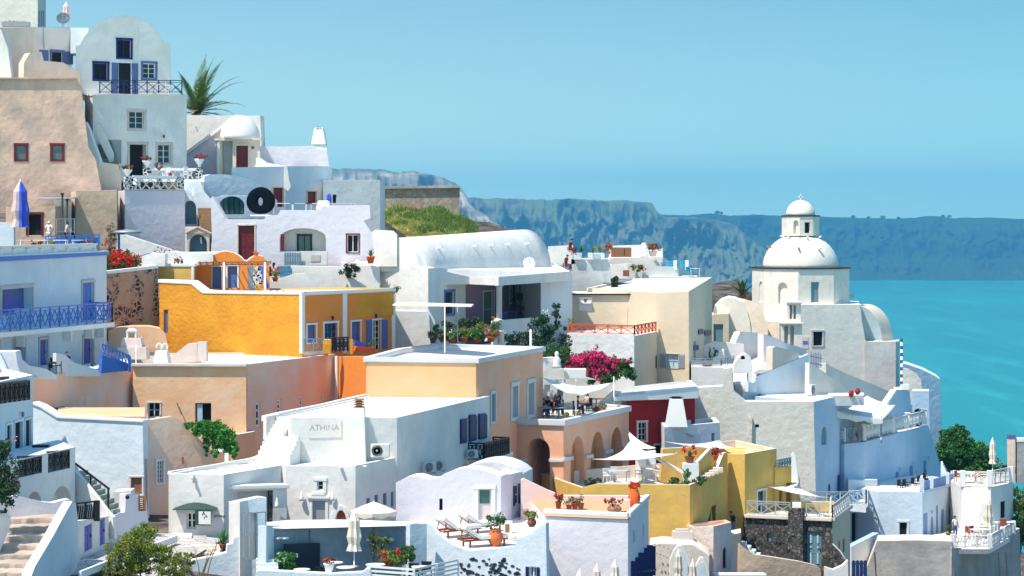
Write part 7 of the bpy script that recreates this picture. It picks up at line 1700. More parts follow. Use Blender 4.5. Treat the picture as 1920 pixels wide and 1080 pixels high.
bush('yellow_ivy','yellow green creeper on the stone wall right of the grey door','creeper',W(1553,1058,144.4),(.5,.25,.8),8,30,.14,DRYL,seed=118,stem=False)
wallx('white_low_wall','white low wall at the bottom right of the grey double door',(1540,140),(1585,140),[(1545,1110),(1547,1063),(1562,1068),(1580,1060),(1590,1050),(1592,1110)],.4,WHITE,CAPW)
picket('blue_steel_gate','dark blue grey steel gate at the bottom right corner of the stone house',1597,1626,1090,1050,150,SLATE,4)
# little chimney, pointed arches, parasols and navy fence
bm=nb();box(bm,W(1280,1020,137.5),(1.25,.9,.75),taper=.92);box(bm,W(1279,1000,137.5),(.75,.5,.26));tag(obj('low_chimney',bm,STSUR,None,True),'squat beige block chimney at the foot of the yellow front wall','chimney')
e=Extr((1216,135),(1330,135),[(1216,1110),(1218,1022),(1240,1019),(1300,1022),(1330,1042),(1330,1110)],3.0,CREAM,'cream_vault','cream rounded vault wall at the bottom below the yellow front','vault',cap=CREAM);e.done()
def pointed(x0,x1,yb,yt):c=(x0+x1)/2;return [(x0,yb),(x0+1,yt+30),(x0+(c-x0)*.4,yt+11),(c-3,yt+1),(c+3,yt+1),(x1-(x1-c)*.4,yt+11),(x1-1,yt+30),(x1,yb)]
wallx('pointed_arch_wall','tall white pointed arch with folded parasol in front at the bottom',(1254,132),(1296,132),pointed(1255,1295,1110,1022),.5,WHITE,CAPW)
wallx('pointed_arch_wall','smaller white pointed arch right of the tall one at the bottom',(1300,132.5),(1332,132.5),pointed(1301,1331,1110,1045),.5,WHITE,CAPW)
wallx('arch_recess','blue recessed panel inside the tall pointed arch',(1254,131.6),(1296,131.6),pointed(1261,1291,1110,1032),.08,WBLUE)
wallx('arch_recess','blue recessed panel inside the smaller pointed arch',(1300,132.1),(1332,132.1),pointed(1306,1327,1110,1053),.08,WBLUE)
for x,yt,D,lab in ((1272,1031,129,'folded cream parasol in front of the tall pointed arch'),(1299,1050,128,'folded cream parasol between the two pointed arches'),(1119,1059,112,'left folded cream parasol before the white pink terraced block'),(1153,1051,112,'right folded cream parasol before the white pink terraced block'),(1087,1068,112,'tip of a folded cream parasol left of the other two')):
 umbrella_closed(lab,W(x,yt+75,D),75/4500*D,CREAMC,.22)
root=empty('navy_fence',W(1207,1100,118),'stepped navy blue plank fence against the shaded side of the white block','fence')
for k in range(9):
 bm=nb();x=1184+k*5.3;yt=(1052,1052,1045,1036,1036,1027,1022,1022,1024)[k];q=W(x,yt,116+k*.8);box(bm,V((q.x,q.y,zat(1110,117))),(.16,.1,q.z-zat(1110,117)));obj('plank',bm,NAVY,root,True)
bm=nb();bar(bm,W(1183,1075,116.2),W(1230,1068,122.6),.05,.1);obj('rail',bm,NAVY,root,True)
bm=nb()
for k in range(1,12):
 a=R(90*k/12)
 for r_ in (1.6,2.1):box(bm,W(1218,1085,134.6)+V((r_*math.sin(a),0,r_*math.cos(a)*.9)),(.08,.04,.08))
tag(obj('stone_arc',bm,STEP,None,True),'double arc of small stones set in the cream vault wall','ornament')

# ================================================================ BIG OFF-WHITE HOUSE
root=empty('offwhite_house',W(1440,1010,168),'huge plain off white house wall in the right half, one tiny black vent','house')
e=Extr((1300,167),(1527,166),[(1300,1110),(1302,727),(1355,724),(1357,692),(1372,689),(1376,734),(1398,753),(1526,753),(1531,960),(1532,1110)],1.5,OFFW,par=root,cap=WHITE)
e.open(1416,796,1423,802,kind='dark',deep=.3);f=e.ft;e.done()
bm=nb();slab(bm,f,[f.uz(*p)for p in ((1405,836),(1405,784),(1408,780),(1411,784),(1410,836))],.003,.25);obj('rounded_rib',bm,OFFW,root,True)
b=Bld('side','','',[(1527.5,753,166),(1556,746,169),(1600,742,176)],zat(1130,168),SHADEW,dep=6,bdir=(-.8,1),par=root,roof=WHITE,wname='shaded_wall')
b.open(0,1540,800,1550,834,kind='dark',pane=TEALB,arch=1.2);b.open(1,1570,890,1576,925,kind='dark',pane=SLATE);b.open(0,1553,908,1557,930,kind='dark',pane=SLATE);b.done()
# hidden terrace with teal triangular wall
b=Bld('sunken_terrace_wall','blue green shaded wall with long slanting top behind the off white house','house',[(1397,735,172),(1420,704,173),(1516,664,178)],zat(800,172),WBLUE,dep=.6,bdir=(-.2,1),roof=CAPW);f=b.f[1]
b.open(1,1420,739,1428,752,kind='dark',pane=TEALB);b.open(1,1469,738,1473,748,kind='dark',pane=TEALB);b.open(1,1495,737,1500,748,kind='dark',pane=TEALB);b.done()
wallx('slanting_white_wall','pale wall slanting down to the right from the blue iron railing',(1516,175),(1590,179),[(1517,770),(1518,680),(1524,684),(1558,706),(1590,727),(1592,770)],.4,OFFW,CAPW)
aircon('air conditioner on the sunken roof terrace under the blue iron railing',W(1522,742,173.5),R(60),.8,.75)
bm=nb();box(bm,W(1515,713,176.8),(.4,.15,.95));tag(obj('wall_cabinet',bm,CAPW,None,True),'narrow white wall cabinet above the sunken terrace air conditioner','cabinet')
b=Bld('white_ledge','low white roof ledge left of the two red jars','ledge',[(1553,742,170),(1620,741,171)],zat(762,170),WHITE,dep=2.5,roof=CAPW);b.done()
for x,lab in ((1596,'left of two glossy red jars on the white ledge'),(1608,'right of two glossy red jars on the white ledge')):
 r_=empty('red_jar',W(x,744 if x<1600 else 740,170.5),lab,'jar');pot_mesh(r_,W(x,744 if x<1600 else 740,170.5),.2,.45,plain('glossy_red',(.40,.02,.02),.3),'urn','jar_body')
bm=nb()
for k in range(6):bar(bm,W(1521+k*3.6,690-k*.0,180),W(1521+k*3.6,661+(k%2)*2,180),.06)
bar(bm,W(1519,668,180),W(1542,672,180),.07);bar(bm,W(1519,680,180),W(1542,685,180),.07);tag(obj('iron_railing',bm,SLATE,None,True),'short blue iron railing with spikes below the church window','railing')
# small bell arch chimney
root=empty('rounded_chimney',W(1395,700,171),'small round topped white chimney with a hole between beige house and church','chimney')
e=Extr((1374,171),(1412,171),[(1375,700),(1378,680),(1384,670),(1392,664),(1400,663),(1407,668),(1410,680),(1412,720),(1404,722),(1403,700)],1.1,WHITE,par=root)
e.open(1389,667,1397,674,kind='dark',arch=1,deep=.3);e.done()
wallx('curved_terrace_wall','pale blue curved little parapet right of the round topped chimney',(1400,170),(1422,171),[(1403,735),(1404,715),(1412,718),(1418,712),(1420,735)],.3,WBLUE)
# walls climbing to the church
wallx('climbing_wall','white wall climbing left to right below the church bell gable',(1378,186),(1440,189),[(1378,740),(1380,640),(1388,622),(1420,624),(1422,645),(1432,660),(1440,672),(1440,740)],.6,WHITE,CAPW)
wallx('diagonal_parapet','broad white parapet sloping down right below the bell gable',(1430,184),(1512,188),[(1432,700),(1432,627),(1440,628),(1470,642),(1503,652),(1512,656),(1512,700)],.6,WLAV,CAPW)
wallx('step_wall','cream white wall block below the broad sloping parapet',(1448,181),(1500,184),[(1448,720),(1449,652),(1454,650),(1498,660),(1500,720)],.6,CREAM,CAPW)
bm=nb();bar(bm,W(1425,700,180),W(1445,686,184),1.0,.08);tag(obj('solar_panel',bm,GREYP,None,True),'small dark slanted panel on the roof right of the round topped chimney','panel')
b=Bld('roof_between','white flat roof between round topped chimney and sloping parapet','roof',[(1400,722,176),(1450,700,181),(1512,668,184)],zat(770,176),WHITE,dep=5,bdir=(-.6,1));b.done()
# ================================================================ DOMED CHURCH
DC=206;cx=(1501-960)/F*DC;root=empty('domed_church',V((cx,DC,zat(725,DC))),'white domed church with lantern and cross above the sea','church')
ml=F/DC   # pixels per metre
def octa(r,a0,zb,zt,mat,name,holes=(),cap=None,over=None):
 pts=[V((cx+r*math.cos(a0+k*math.pi/4),DC+r*math.sin(a0+k*math.pi/4)))for k in range(8)]
 bm=nb();fs=[]
 for k in range(8):
  f=Facet(pts[k],pts[(k+1)%8]);mid=(pts[k]+pts[(k+1)%8])/2;vis=f.N.dot(mid)<0
  if vis:fs.append(f)
  if vis:
   for (x0,y0,x1,y1,kw)in holes:
    try:u0,u1=f.u(x0),f.u(x1)
    except ZeroDivisionError:continue
    if 0<min(u0,u1)and max(u0,u1)<f.L:opening(f,x0,y0,x1,y1,root,**kw)
  wall_face(bm,f,[(0,zb),(f.L,zb),(f.L,zt),(0,zt)])
 bm.faces.new([bm.verts.new((p.x,p.y,zt))for p in pts]);finish(bm);obj(name,bm,mat,root,True)
 if over:
  bm=nb();lathe(bm,[(r+.02,-.05),(r+over,-.03),(r+over,.05),(r-.3,.08)],8,(cx,DC,zt),a0=a0,a1=a0+6.28318530718,smooth=False);obj('dark_rim',bm,cap,root,True)
RIM=plain('brown_slate_edge',(.045,.032,.03),.8)
CHW=stucco('church_white',(.84,.78,.69),(.74,.68,.60),amt=.5,bump=.45,streak=.4,dirt_amt=.08)
a8=R(-90+22.5+13)
N_=dict(kind='dark',pane=CHW,arch=1.0,deep=.25)
octa(4.15,a8,zat(605,DC),zat(502,DC),CHW,'drum',[(1521,529,1536,567,dict(kind='window',nx=1,ny=1,fc=GREYP,pane=TEALB,sur=None)),(1459,530,1476,569,N_),(1423,528,1430,567,N_),(1573,532,1581,565,N_)],RIM,.14)
bm=nb();rr=71/ml;lathe(bm,[(rr*math.cos(R(a)),2.95*math.sin(R(a)))for a in range(0,87,6)],40,(cx,DC,zat(502,DC)));obj('main_dome',bm,CHW,root,True)
for k,(x,y)in enumerate(((1441,463),(1461,445),(1491,465),(1479,446),(1508,447),(1530,446),(1527,466))):
 az=R(-90)+math.asin(max(-.98,min(.98,(x-1501)/71/max(.3,math.cos(math.asin(min(1,(500-y)/61)))))));elv=math.asin(min(1,(500-y)/61))
 d_=V((math.cos(az)*math.cos(elv),math.sin(az)*math.cos(elv),math.sin(elv)));q=V((cx,DC,zat(502,DC)))+V((d_.x*rr,d_.y*rr,d_.z*2.95))
 bm=nb();bar(bm,q-d_*.1,q+V((d_.x,d_.y,.12)).normalized()*.42,.14);obj('rain_spout',bm,TERRAC if k in (0,2)else CHW,root,True)
octa(34/ml*1.03,a8,zat(442,DC),zat(405,DC),CHW,'lantern',[(1509,417,1519,437,dict(kind='dark',deep=.3)),(1488,413,1497,438,N_),(1473,413,1477,438,N_)],RIM,.08)
bm=nb();r3=27.5/ml;lathe(bm,[(r3*math.cos(R(a)),1.32*math.sin(R(a)))for a in range(0,91,9)],28,(cx,DC,zat(404,DC)));obj('lantern_dome',bm,CHW,root,True)
cz=zat(379,DC);bm=nb();box(bm,(cx,DC,cz-.06),(.3,.3,.2),taper=.6);box(bm,(cx,DC,cz+.1),(.09,.09,.62));box(bm,(cx,DC,cz+.4),(.42,.09,.1));obj('cross',bm,CHW,root,True)
# nave
b=Bld('nave','','',[(1414,600,204),(1440,602,202),(1500,600,201.4),(1616,571,204)],zat(760,202),CHW,dep=9,bdir=(.05,1),par=root,roof=CHW,wname='nave_wall')
e=Extr((1484,201.0),(1624,202.5),[(1484,770),(1486,600),(1500,575),(1500,571),(1612,571),(1616,600),(1623,640),(1623,770)],8,CHW,par=root)
e.open(1525,622,1542,648,nx=2,ny=3,fc=BLACKM,pane=DARK,sur=STSUR,sw=.16);e.done();b.done()
# side apse: quarter barrel the shade on its end put into the colour
n_=12
P_=[(1600,745),(1600,572)]+[(1604+50*math.sin(R(9*k)),640-68*math.cos(R(9*k)))for k in range(11)]+[(1654,745)]
e=Extr((1600,205.6),(1660,205.2),P_,3.5,stucco('teal_shade_plaster',(.42,.52,.55),None,dirt_amt=.1),par=root,name='apse_end',cap=CREAM,vec=(1.35,2.6,0),capang=-.2);e.done()
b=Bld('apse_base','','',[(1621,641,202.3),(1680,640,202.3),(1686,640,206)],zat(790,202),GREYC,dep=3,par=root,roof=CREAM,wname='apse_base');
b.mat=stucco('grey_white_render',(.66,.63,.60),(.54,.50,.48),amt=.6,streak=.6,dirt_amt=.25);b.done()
# bell gable in front
root=empty('bell_gable',W(1485,660,195),'small white bell gable of stacked piers in front of the church','belfry')
for x0,x1,y0,y1,D in ((1466,1504,605,672,195),(1478,1502,566,606,195.2)):
 e=Extr((x0,D),(x1,D),[(x0,y1),(x0,y0),(x1,y0),(x1,y1)],1.0,CHW,par=root)
 w3=(x1-x0)
 for k in range(2):e.open(x0+w3*(.12+.3*k),y0+6,x0+w3*(.30+.3*k),y1-8,kind='dark',pane=CREAM,arch=1,deep=.5)
 e.done();bm=nb();bar(bm,e.ft.pt(x0-2,y0+1,-.3),e.ft.pt(x1+2,y0+1,-.3),1.2,.14);obj('ledge',bm,CHW,root,True)
b=Bld('church_porch','cream lit corner block below the church drum at its left','house',[(1440,602,199),(1462,603,198),(1470,603,200)],zat(720,198),CREAM,dep=2);b.done()
root=empty('poster_board',W(1510,655,194),'small framed picture board with a blue shape by the bell gable','sign');bm=nb();box(bm,W(1510,656,194),(.62,.1,1.2));obj('board',bm,CREAM,root,True)
bm=nb();box(bm,W(1510,654,193.93),(.5,.02,.95));obj('picture',bm,PINKFAB,root,True);bm=nb();box(bm,W(1510,645,193.9),(.4,.02,.25));obj('blue_shape',bm,BLUE,root,True)
# cream vaults at the left foot of the church
root=empty('cream_vaults',W(1385,640,200),'sunlit cream vaults with a brownish patch at the left foot of the church','house')
P_=[(1338,640),(1336,590),(1340,575),(1352,563),(1366,558),(1380,560),(1392,566),(1400,580),(1406,600),(1410,640),(1410,740),(1370,740)]
wallx('vault_end',None,(1336,199),(1412,198),P_,5,CHW,CHW,par=root,cat=None)
P_=[(1370,740),(1384,566),(1400,562),(1416,566),(1428,580),(1436,600),(1440,630),(1440,740)]
wallx('vault_end',None,(1370,199.5),(1442,197),P_,4,CREAM,CREAM,par=root,cat=None,vec=(-.2,4,0))
palm('small green palm behind the cream vaults left of the church',W(1392,560,215),1.5,16,31,.4,.2,0)
# sweeping walls under the church
wallx('sweeping_wall','long white wall sweeping down to the right under the church',(1548,184),(1650,190),[(1548,790),(1549,680),(1556,686),(1590,702),(1640,722),(1672,736),(1672,790)],.7,OFFW,CAPW,capang=.1)
wallx('shaded_cliff_house','blue shaded end block under the striped pole',(1655,180),(1712,186),[(1655,830),(1672,740),(1676,731),(1705,730),(1712,800),(1716,860)],3,SHADEW,CAPW)
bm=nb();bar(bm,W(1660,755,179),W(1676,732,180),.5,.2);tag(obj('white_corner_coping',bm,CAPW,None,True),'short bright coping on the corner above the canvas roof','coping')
e=Extr((1686,198),(1768,200),[(1686,860),(1688,682),(1698,682),(1730,693),(1755,706),(1762,712),(1766,790),(1770,830),(1772,870)],3,SHADEW,'cliff_edge_wall','blue shaded house wall with rounded step, last before the open sea','house',cap=WHITE);e.done()
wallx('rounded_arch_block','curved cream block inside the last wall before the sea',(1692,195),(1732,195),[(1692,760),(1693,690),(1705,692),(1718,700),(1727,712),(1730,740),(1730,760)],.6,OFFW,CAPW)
wallx('shaded_block','lower blue shaded block right of the white stub on the terrace corner',(1710,190),(1745,190),[(1710,860),(1711,733),(1742,733),(1745,860)],2,SHADEW,CAPW)
root=empty('striped_pole',W(1691,728,184),'thin blue and white striped pole standing before the sea','pole')
zb_,zt_=zat(728,184),zat(635,184);xx=(1690.5-960)/F*184;n_=14
for k in range(n_):
 bm=nb();tube(bm,[(xx,184,zb_+(zt_-zb_)*k/n_),(xx,184,zb_+(zt_-zb_)*(k+1)/n_)],.09,8);obj('stripe',bm,NAVY if k%2 else WPAINT,root,True)
bm=nb();box(bm,W(1697,731,184),(.6,.5,.45));tag(obj('white_stub',bm,CAPW,None,True),'low white stub at the foot of the striped pole','pier')
# canvas roof terrace
root=empty('canvas_roof',W(1620,825,174),'large white canvas roof on posts above the balustrade terrace','canopy')
o=sail('x',[W(1560,769,171),W(1626,742,179),W(1681,757,180),W(1655,786,171.5)],[],.15,.03)
ch=[c for c in o.children][0];ch.parent=root;ch.location=wloc(o)-wloc(root);bpy.data.objects.remove(o)
bm=nb();va=[W(1560,769,171),W(1590,778,171.1),W(1620,781,171.3),W(1655,786,171.5)]
for p,q in zip(va,va[1:]):bm.faces.new([bm.verts.new(v)for v in (p,q,q-V((0,0,.3)),p.lerp(q,.5)-V((0,0,.45)),p-V((0,0,.3)))])
o=obj('valance',bm,CANVAS,root,True);s_=o.modifiers.new('thick','SOLIDIFY');s_.thickness=.015
for x,D in ((1611,172),(1652,172),(1566,171.5)):bm=nb();tube(bm,[W(x,830,D),W(x,780,D)],.06,8);obj('post',bm,METAL,root,True)
b=Bld('canvas_terrace_house','cream walls with a pale door behind the canvas roof terrace','house',[(1568,775,176),(1648,775,176),(1664,765,178.5)],zat(850,176),CREAM,dep=4,roof=WHITE)
b.open(0,1618,785,1644,830,kind='door',fc=CAPW,rec=.1);b.done()
# terrace block R
zr_=zat(829,172)
root=empty('balustrade_house',W(1650,1000,174),'tall blue shaded house with white balustrade terrace on top near the sea','house')
b=Bld('block','','',[(1566,834,172.6),(1583,832,171.6),(1620,829,172),(1740,797,186),(1766,880,189)],zat(1130,172),SHADEW,dep=5,bdir=(-.7,1),par=root,roof=WHITE,wname='wall')
f2=b.f[2]
for x0,x1,y0,y1 in ((1679,1685,885,922),(1705,1712,873,914),(1731,1738,864,903)):b.open(2,x0,y0,min(x1,1737),y1,kind='door',fc=MIDB,rec=.12);walllamp(root,f2.pt((x0+x1)/2+2,y0-8),f2.N,.2,PALEB)
b.open(2,1716,884,1719,900,kind='dark',pane=PALEB)
f1=b.f[1];b.done()
pa=[b.f[1].pt(1586,829,-.15),b.f[1].pt(1619,826,-.15)]
railing(root,[W(1570,830,172.4),pa[0]],1.0,CAPW,'slat',.6,.06);railing(root,[b.f[1].pt(1590,829,-.15),b.f[1].pt(1641,824,-.1)][:1]+[b.f[1].pt(1619,826,-.15)],.95,GREYP,'x',.7,.04)
railing(root,[f2.pt(1625,824,-.15),f2.pt(1739,793,-.15)],.95,CAPW,'bal',.9,.06,name='balustrade')
for x,y in ((1652,818),(1678,811),(1705,803),(1737,795),(1624,826)):bm=nb();q=f2.pt(x,y,-.15);box(bm,q,(.32,.32,1.1));box(bm,q+V((0,0,1.1)),(.42,.42,.08));obj('pier',bm,CAPW,root,True)
for x,y,D,lab,st in ((1573,822,174,'small flower pot at the left end of the canvas terrace',0),(1608,820,176,'dark pot beside the canvas roof post',0)):
 pot_plant(lab,W(x,y,D),.15,.25,TERRAC,LEAF,.3,40,.12,seed=int(x))
for i,(x,y)in enumerate(((1650,812),(1655,810))):make_chair(['dark chair left of the white piers on the balustrade terrace','second dark chair on the balustrade terrace'][i],W(x,y+8,177+i),R(40),BLACKM)
bush('dark_yucca','dark spiky plant where the balustrade meets the shaded block','plant',W(1719,785,188),(.5,.4,.8),10,30,.22,LEAFD,seed=121)
# small side balcony
b=Bld('balcony','small blue balcony box hanging on the shaded wall right of the slim sail','balcony',[(1589,946,168),(1624,944,167)],zat(958,168),WBLUE,dep=2.5);q=b.p3;b.done()
railing(b.root,[q[0]+V((.1,0,0)),q[1],q[2]],.95,PALEB,'x',.9,.05)
b=Bld('shaded_infill','blue shaded wall between stone house and balustrade house with a dark doorway','house',[(1590,900,170.5),(1645,900,172)],zat(1130,170),WBLUE,dep=2,roof=WHITE);b.open(0,1597,962,1610,1015,kind='dark',pane=DARK);b.done()
wallx('ramp_wall','blue shaded ramp wall with pale slanting top beside the dark doorway',(1595,163),(1652,166),[(1596,1130),(1597,1025),(1648,999),(1650,1130)],.5,WBLUE,PALEB,capang=.1)
# lower house with blue balcony panels
root=empty('blue_shaded_house',W(1730,1010,168),'pale blue shaded house with arched doors and panelled balcony on the right','house')
b=Bld('front','','',[(1648,922,168.5),(1730,922,168),(1805,902,177)],zat(1130,168),stucco('pale_blue_shade_plaster',(.62,.72,.80),(.56,.66,.76),amt=.5,bump=.7,streak=.3,dirt_amt=.08),dep=5,bdir=(-.5,1),par=root,roof=WHITE)  # the blue of the shade is mixed into this wall colour
b.open(0,1686,979,1701,1004,nx=1,ny=1,fc=WPAINT,pane=DARK,sur=WPAINT,sw=.14)
for x0,x1,y0,y1,ar in ((1731,1739,962,1012,0),(1745,1750,968,1010,1),(1755,1759,948,1005,0),(1764,1771,954,1000,1),(1779,1783,950,990,0)):b.open(1,x0,y0,x1,y1,kind='dark',pane=MIDB,arch=ar,deep=.15)
f=b.f[1];walllamp(root,f.pt(1743,958),f.N,.2,PALEB);walllamp(root,f.pt(1797,943),f.N,.2,PALEB)
b.done();f0_=b.f[0]
bm=nb();slab(bm,f,[f.uz(1730,925),f.uz(1805,905),f.uz(1805,901),f.uz(1730,920)],-.3,.12);obj('kerb',bm,PALEB,root,True)
for x0,x1 in ((1732,1745),(1752,1775),(1781,1791)):
 bm=nb();ya=lambda x:921-(x-1730)*.267;slab(bm,f,[f.uz(x0,ya(x0)),f.uz(x1,ya(x1)),f.uz(x1,ya(x1)-17),f.uz(x0,ya(x0)-17)],-.15,-.05);obj('balcony_panel',bm,MIDB,root,True)
for x in (1731,1748.5,1778,1794):bm=nb();y_=921-(x-1730)*.267;box(bm,f.pt(x,y_,-.1),(.3,.3,.85));obj('pier',bm,WBLUE,root,True)
for i,(x,y)in enumerate(((1690,918),(1700,917),(1716,914),(1727,910),(1738,905))):
 make_chair(['dark armchair at the left end of the blue panelled balcony','second dark armchair on the blue panelled balcony','middle dark armchair on the blue panelled balcony','fourth dark armchair, beside the low table on the balcony','rightmost dark armchair on the blue panelled balcony'][i],W(x,y+4,171+i),R(50),BLACKM)
make_table('low dark table among the balcony armchairs',W(1745,912,175),0,(1.0,.7),.5,BLACKM)
# grey retaining wall
e=Extr((1600,162),(1800,160.5),[(1600,1130),(1645,1014),(1660,1014),(1720,1013),(1785,1015),(1790,1130)],3,GREYC,'grey_retaining_wall','stained grey retaining wall along the bottom right edge','wall',cap=CREAM);e.done()
e=Extr((1784,160.5),(1912,168.5),[(1784,1130),(1785,1027),(1858,1027),(1900,1000),(1912,990),(1916,1130)],.6,GREYC,'grey_retaining_wall_corner','grey stained wall continuing under the lower right balustrade','wall',cap=CAPW);f=e.ft;e.done()
for x in (1640,1872,1886):
 bm=nb();tube(bm,[W(x,1035,159.5),W(x+3,1085,159.5)],.05,6);tag(obj('drainpipe',bm,METAL,None,True),{1640:'leftmost thin pipe on the grey retaining wall',1872:'middle thin pipe on the grey retaining wall',1886:'rightmost thin pipe on the grey retaining wall'}[x],'pipe')
z5=zat(1027,161)
root=empty('corner_balustrade',W(1840,1027,161),'white lattice balustrade around the lower right terrace','balustrade')
railing(root,[W(1788,1027,161),W(1853,1027,161)],.8,CAPW,'wave',.9,.06,name='lattice');railing(root,[W(1858,1027,161),W(1900,1002,168)],.85,CAPW,'bal',.9,.06,name='balusters')
for x,y,D in ((1787,1028,161),(1856,1028,160.9),(1880,1014,164.5),(1900,1002,168)):bm=nb();box(bm,W(x,y,D),(.3,.3,.95));obj('pier',bm,CAPW,root,True)
b=Bld('balustrade_terrace','small pale terrace floor inside the lattice balustrade','terrace',[(1786,1030,161.3),(1855,1030,161.3),(1898,1005,168)],zat(1040,161),WHITE,dep=6,bdir=(-.2,1),roof=WHITE);b.done()
person('woman with dark curly hair in white top by the potted plant, right edge',W(1791,1010,165),R(20),shirt=CANVAS,trousers=BLUFAB,long_hair=True,h=1.6)
pot_plant('tall green potted plant beside the woman in white',W(1781,1010,164.5),.3,.4,TERRAD,LEAF,1.0,26,.2,kind='spike',seed=122)
umbrella_closed('folded cream parasol on the lower right lattice terrace',W(1852,1010,163),2.75,CREAMC,.3)
umbrella_closed('tall folded cream parasol on the upper right terrace',W(1861,890,171),2.6,CREAMC,.22)
for i,(x,y,D,m_)in enumerate(((1848,1006,164,WPAINT),(1838,1012,162.5,WPAINT),(1882,998,167,WPAINT))):
 make_table(['white table behind the folded parasol on the lattice terrace','white table left of the folded parasol on the lattice terrace','long white table at the right corner of the lattice terrace'][i],W(x,y,D),R(10),(1.3,.7),.72,m_,leg='4')
for i,(x,y,D)in enumerate(((1826,1010,163.5),(1818,1010,163),(1880,996,166),(1845,1000,165))):
 make_chair(['red chair nearest the steps on the lattice terrace','second red chair left of the folded parasol','red chair by the long white table','dark red chair right behind the folded parasol pole'][i],W(x,y,D),R(40+70*i),REDWOOD)
# white terrace house far right
root=empty('corner_terrace_house',W(1850,1010,169),'bright white terrace house at the right edge with lattice railing on its roof','house')
b=Bld('block','','',[(1803,914,169.4),(1858,914,168),(1900,905,171.5)],zat(1040,168),WHITE,dep=6,bdir=(0,1),par=root,roof=CREAM)
b.open(1,1876,940,1885,971,nx=1,ny=1,fc=BLACKM,pane=DARK);f0,f1=b.f[0],b.f[1];b.done()
railing(root,[f0.pt(1806,911,-.15),f0.pt(1856,911,-.15)],.95,CAPW,'x',.9,.05);railing(root,[f1.pt(1860,911,-.15),f1.pt(1898,903,-.15)],1.0,CAPW,'wave',.9,.05)
railing(root,[W(1784,899,175),W(1895,902,175)],.6,CAPW,'slat',1.5,.06)
for q in (f0.pt(1804,913,-.1),f1.pt(1859,913,-.12),f1.pt(1898,905,-.12)):bm=nb();box(bm,q,(.35,.35,1.15));obj('pier',bm,CAPW,root,True)
stairs('white_steps','pale blue white steps rising behind the woman by the right edge',W(1795,1012,166),W(1822,975,169.4),7,(1.3,-.4,0),WHITE)
wallx('step_side_wall','narrow white slanting parapet beside the steps at the right',(1828,167),(1850,167),[(1829,978),(1846,938),(1850,940),(1838,980)],.25,CAPW)
for i,(x,y)in enumerate(((1797,905),(1835,904))):make_chair(['terracotta coloured chair left on the upper right roof terrace','terracotta coloured chair in the middle of the upper right roof terrace'][i],W(x,y,171.5),R(60+90*i),REDWOOD)
make_table('white table on the upper right roof terrace',W(1815,905,172),0,(1.4,.8),.74,WPAINT,leg='4')
wallx('shaded_step_wall','shaded wall of the neighbouring terrace left of the upper right railing',(1763,180),(1785,178),[(1763,960),(1764,870),(1767,870),(1785,905),(1785,960)],2,WBLUE,CAPW)
# tree, chimneys and bushes at the right edge
q=W(1805,900,196);T3=[(W(1790,835,196),(1.5,1.3,1.3),34),(W(1820,850,196),(1.6,1.3,1.2),34),(W(1780,860,195),(1.3,1.2,1.0),24),(W(1840,868,195.5),(1.2,1.1,.8),22),(W(1800,812,196),(1.0,1.0,.6),14),(W(1812,876,195),(1.9,1.2,.6),20)]
tree('round_tree','dense bright green tree in front of the sea at the right',q,T3,.26,leafmat('tree_green',(.05,.17,.03),.6),130,.16,70)
T3=[(W(1862,872,197),(.9,.8,.7),9),(W(1875,885,197),(.8,.7,.4),8)]
tree('sparse_tree','thin airy yellow green tree right of the dense one',W(1862,905,197),T3,.2,LEAFY,131,.07,22)
bush('bush','yellow green bush cut by the right edge of the photo','bush',W(1915,940,172),(.8,.8,1.3),22,50,.2,LEAFY,seed=132)
bush('bush','dark green bush under the yellow green one at the right edge','bush',W(1917,975,171),(.6,.6,.6),14,50,.18,LEAF,seed=133)
bush('bush','mixed green bush at the right edge below the corner terrace house','bush',W(1913,1000,174),(1.2,.8,1.6),22,50,.2,LEAF,seed=135)
bush('cliff_scrub','dark scrub between the round tree and the sea at the right','scrub',W(1868,880,200),(2.2,1.0,.35),12,40,.2,LEAFD,seed=134)
for x,w,yt,m_,lab in ((1896,.5,822,PINKP,'tall pinkish square chimney before the sea at the right edge'),(1914,.62,828,GREYC,'second tall brown grey chimney cut by the right edge')):
 r_=empty('tall_chimney',W(x,910,178),lab,'chimney');bm=nb();h_=(905-yt)/F*178;box(bm,W(x,905,178),(w,w,h_));obj('stack',bm,m_,r_,True);bm=nb();box(bm,W(x,yt,178),(w*1.1,w*1.1,.28));obj('cap',bm,SLATE if x<1900 else CAPW,r_,True)
# ================================================================ LEFT FOREGROUND
root=empty('balcony_house',W(60,1000,112),'blue shaded white house with black lattice balconies at the lower left edge','house')
b=Bld('upper','','',[(-60,728,106),(62,703,116)],zat(960,112),WBLUE,dep=6,bdir=(-.5,1),par=root,roof=WHITE,parapet=(.2,.3),rim=CAPW)
f=b.f[0]
for x0,x1,y0,y1 in ((12,20,797,850),(27,41,791,852),(47,57,787,842)):b.open(0,x0,y0,x1,y1,kind='dark',sur=CAPW,sw=.12,deep=.25)
b.open(0,-30,722,51,752,kind='dark',pane=WBLUE,deep=.8);b.done()
bm=nb();slab(bm,f,[f.uz(-40,762),f.uz(54,749),f.uz(54,752),f.uz(-40,765)],-.1,.15);obj('ledge',bm,CAPW,root,True)
railing(root,[f.pt(-40,762,.05),f.pt(52,750,.05)],.9,BLACKM,'loz',.8,.07)
railing(root,[f.pt(-40,716,-.4),f.pt(31,712,-.4)],.12,BLACKM,'bars',.75,.06)
walllamp(root,f.pt(37,774),f.N,.15,plain('dull_purple_metal',(.2,.18,.3)))
wallx('corner_pier','pinkish white tapered pier above the black balcony railing at the left edge',(-5,122),(42,122),[(-10,730),(-8,659),(30,659),(33,680),(42,712),(40,730)],1.2,WLAV,CAPW)
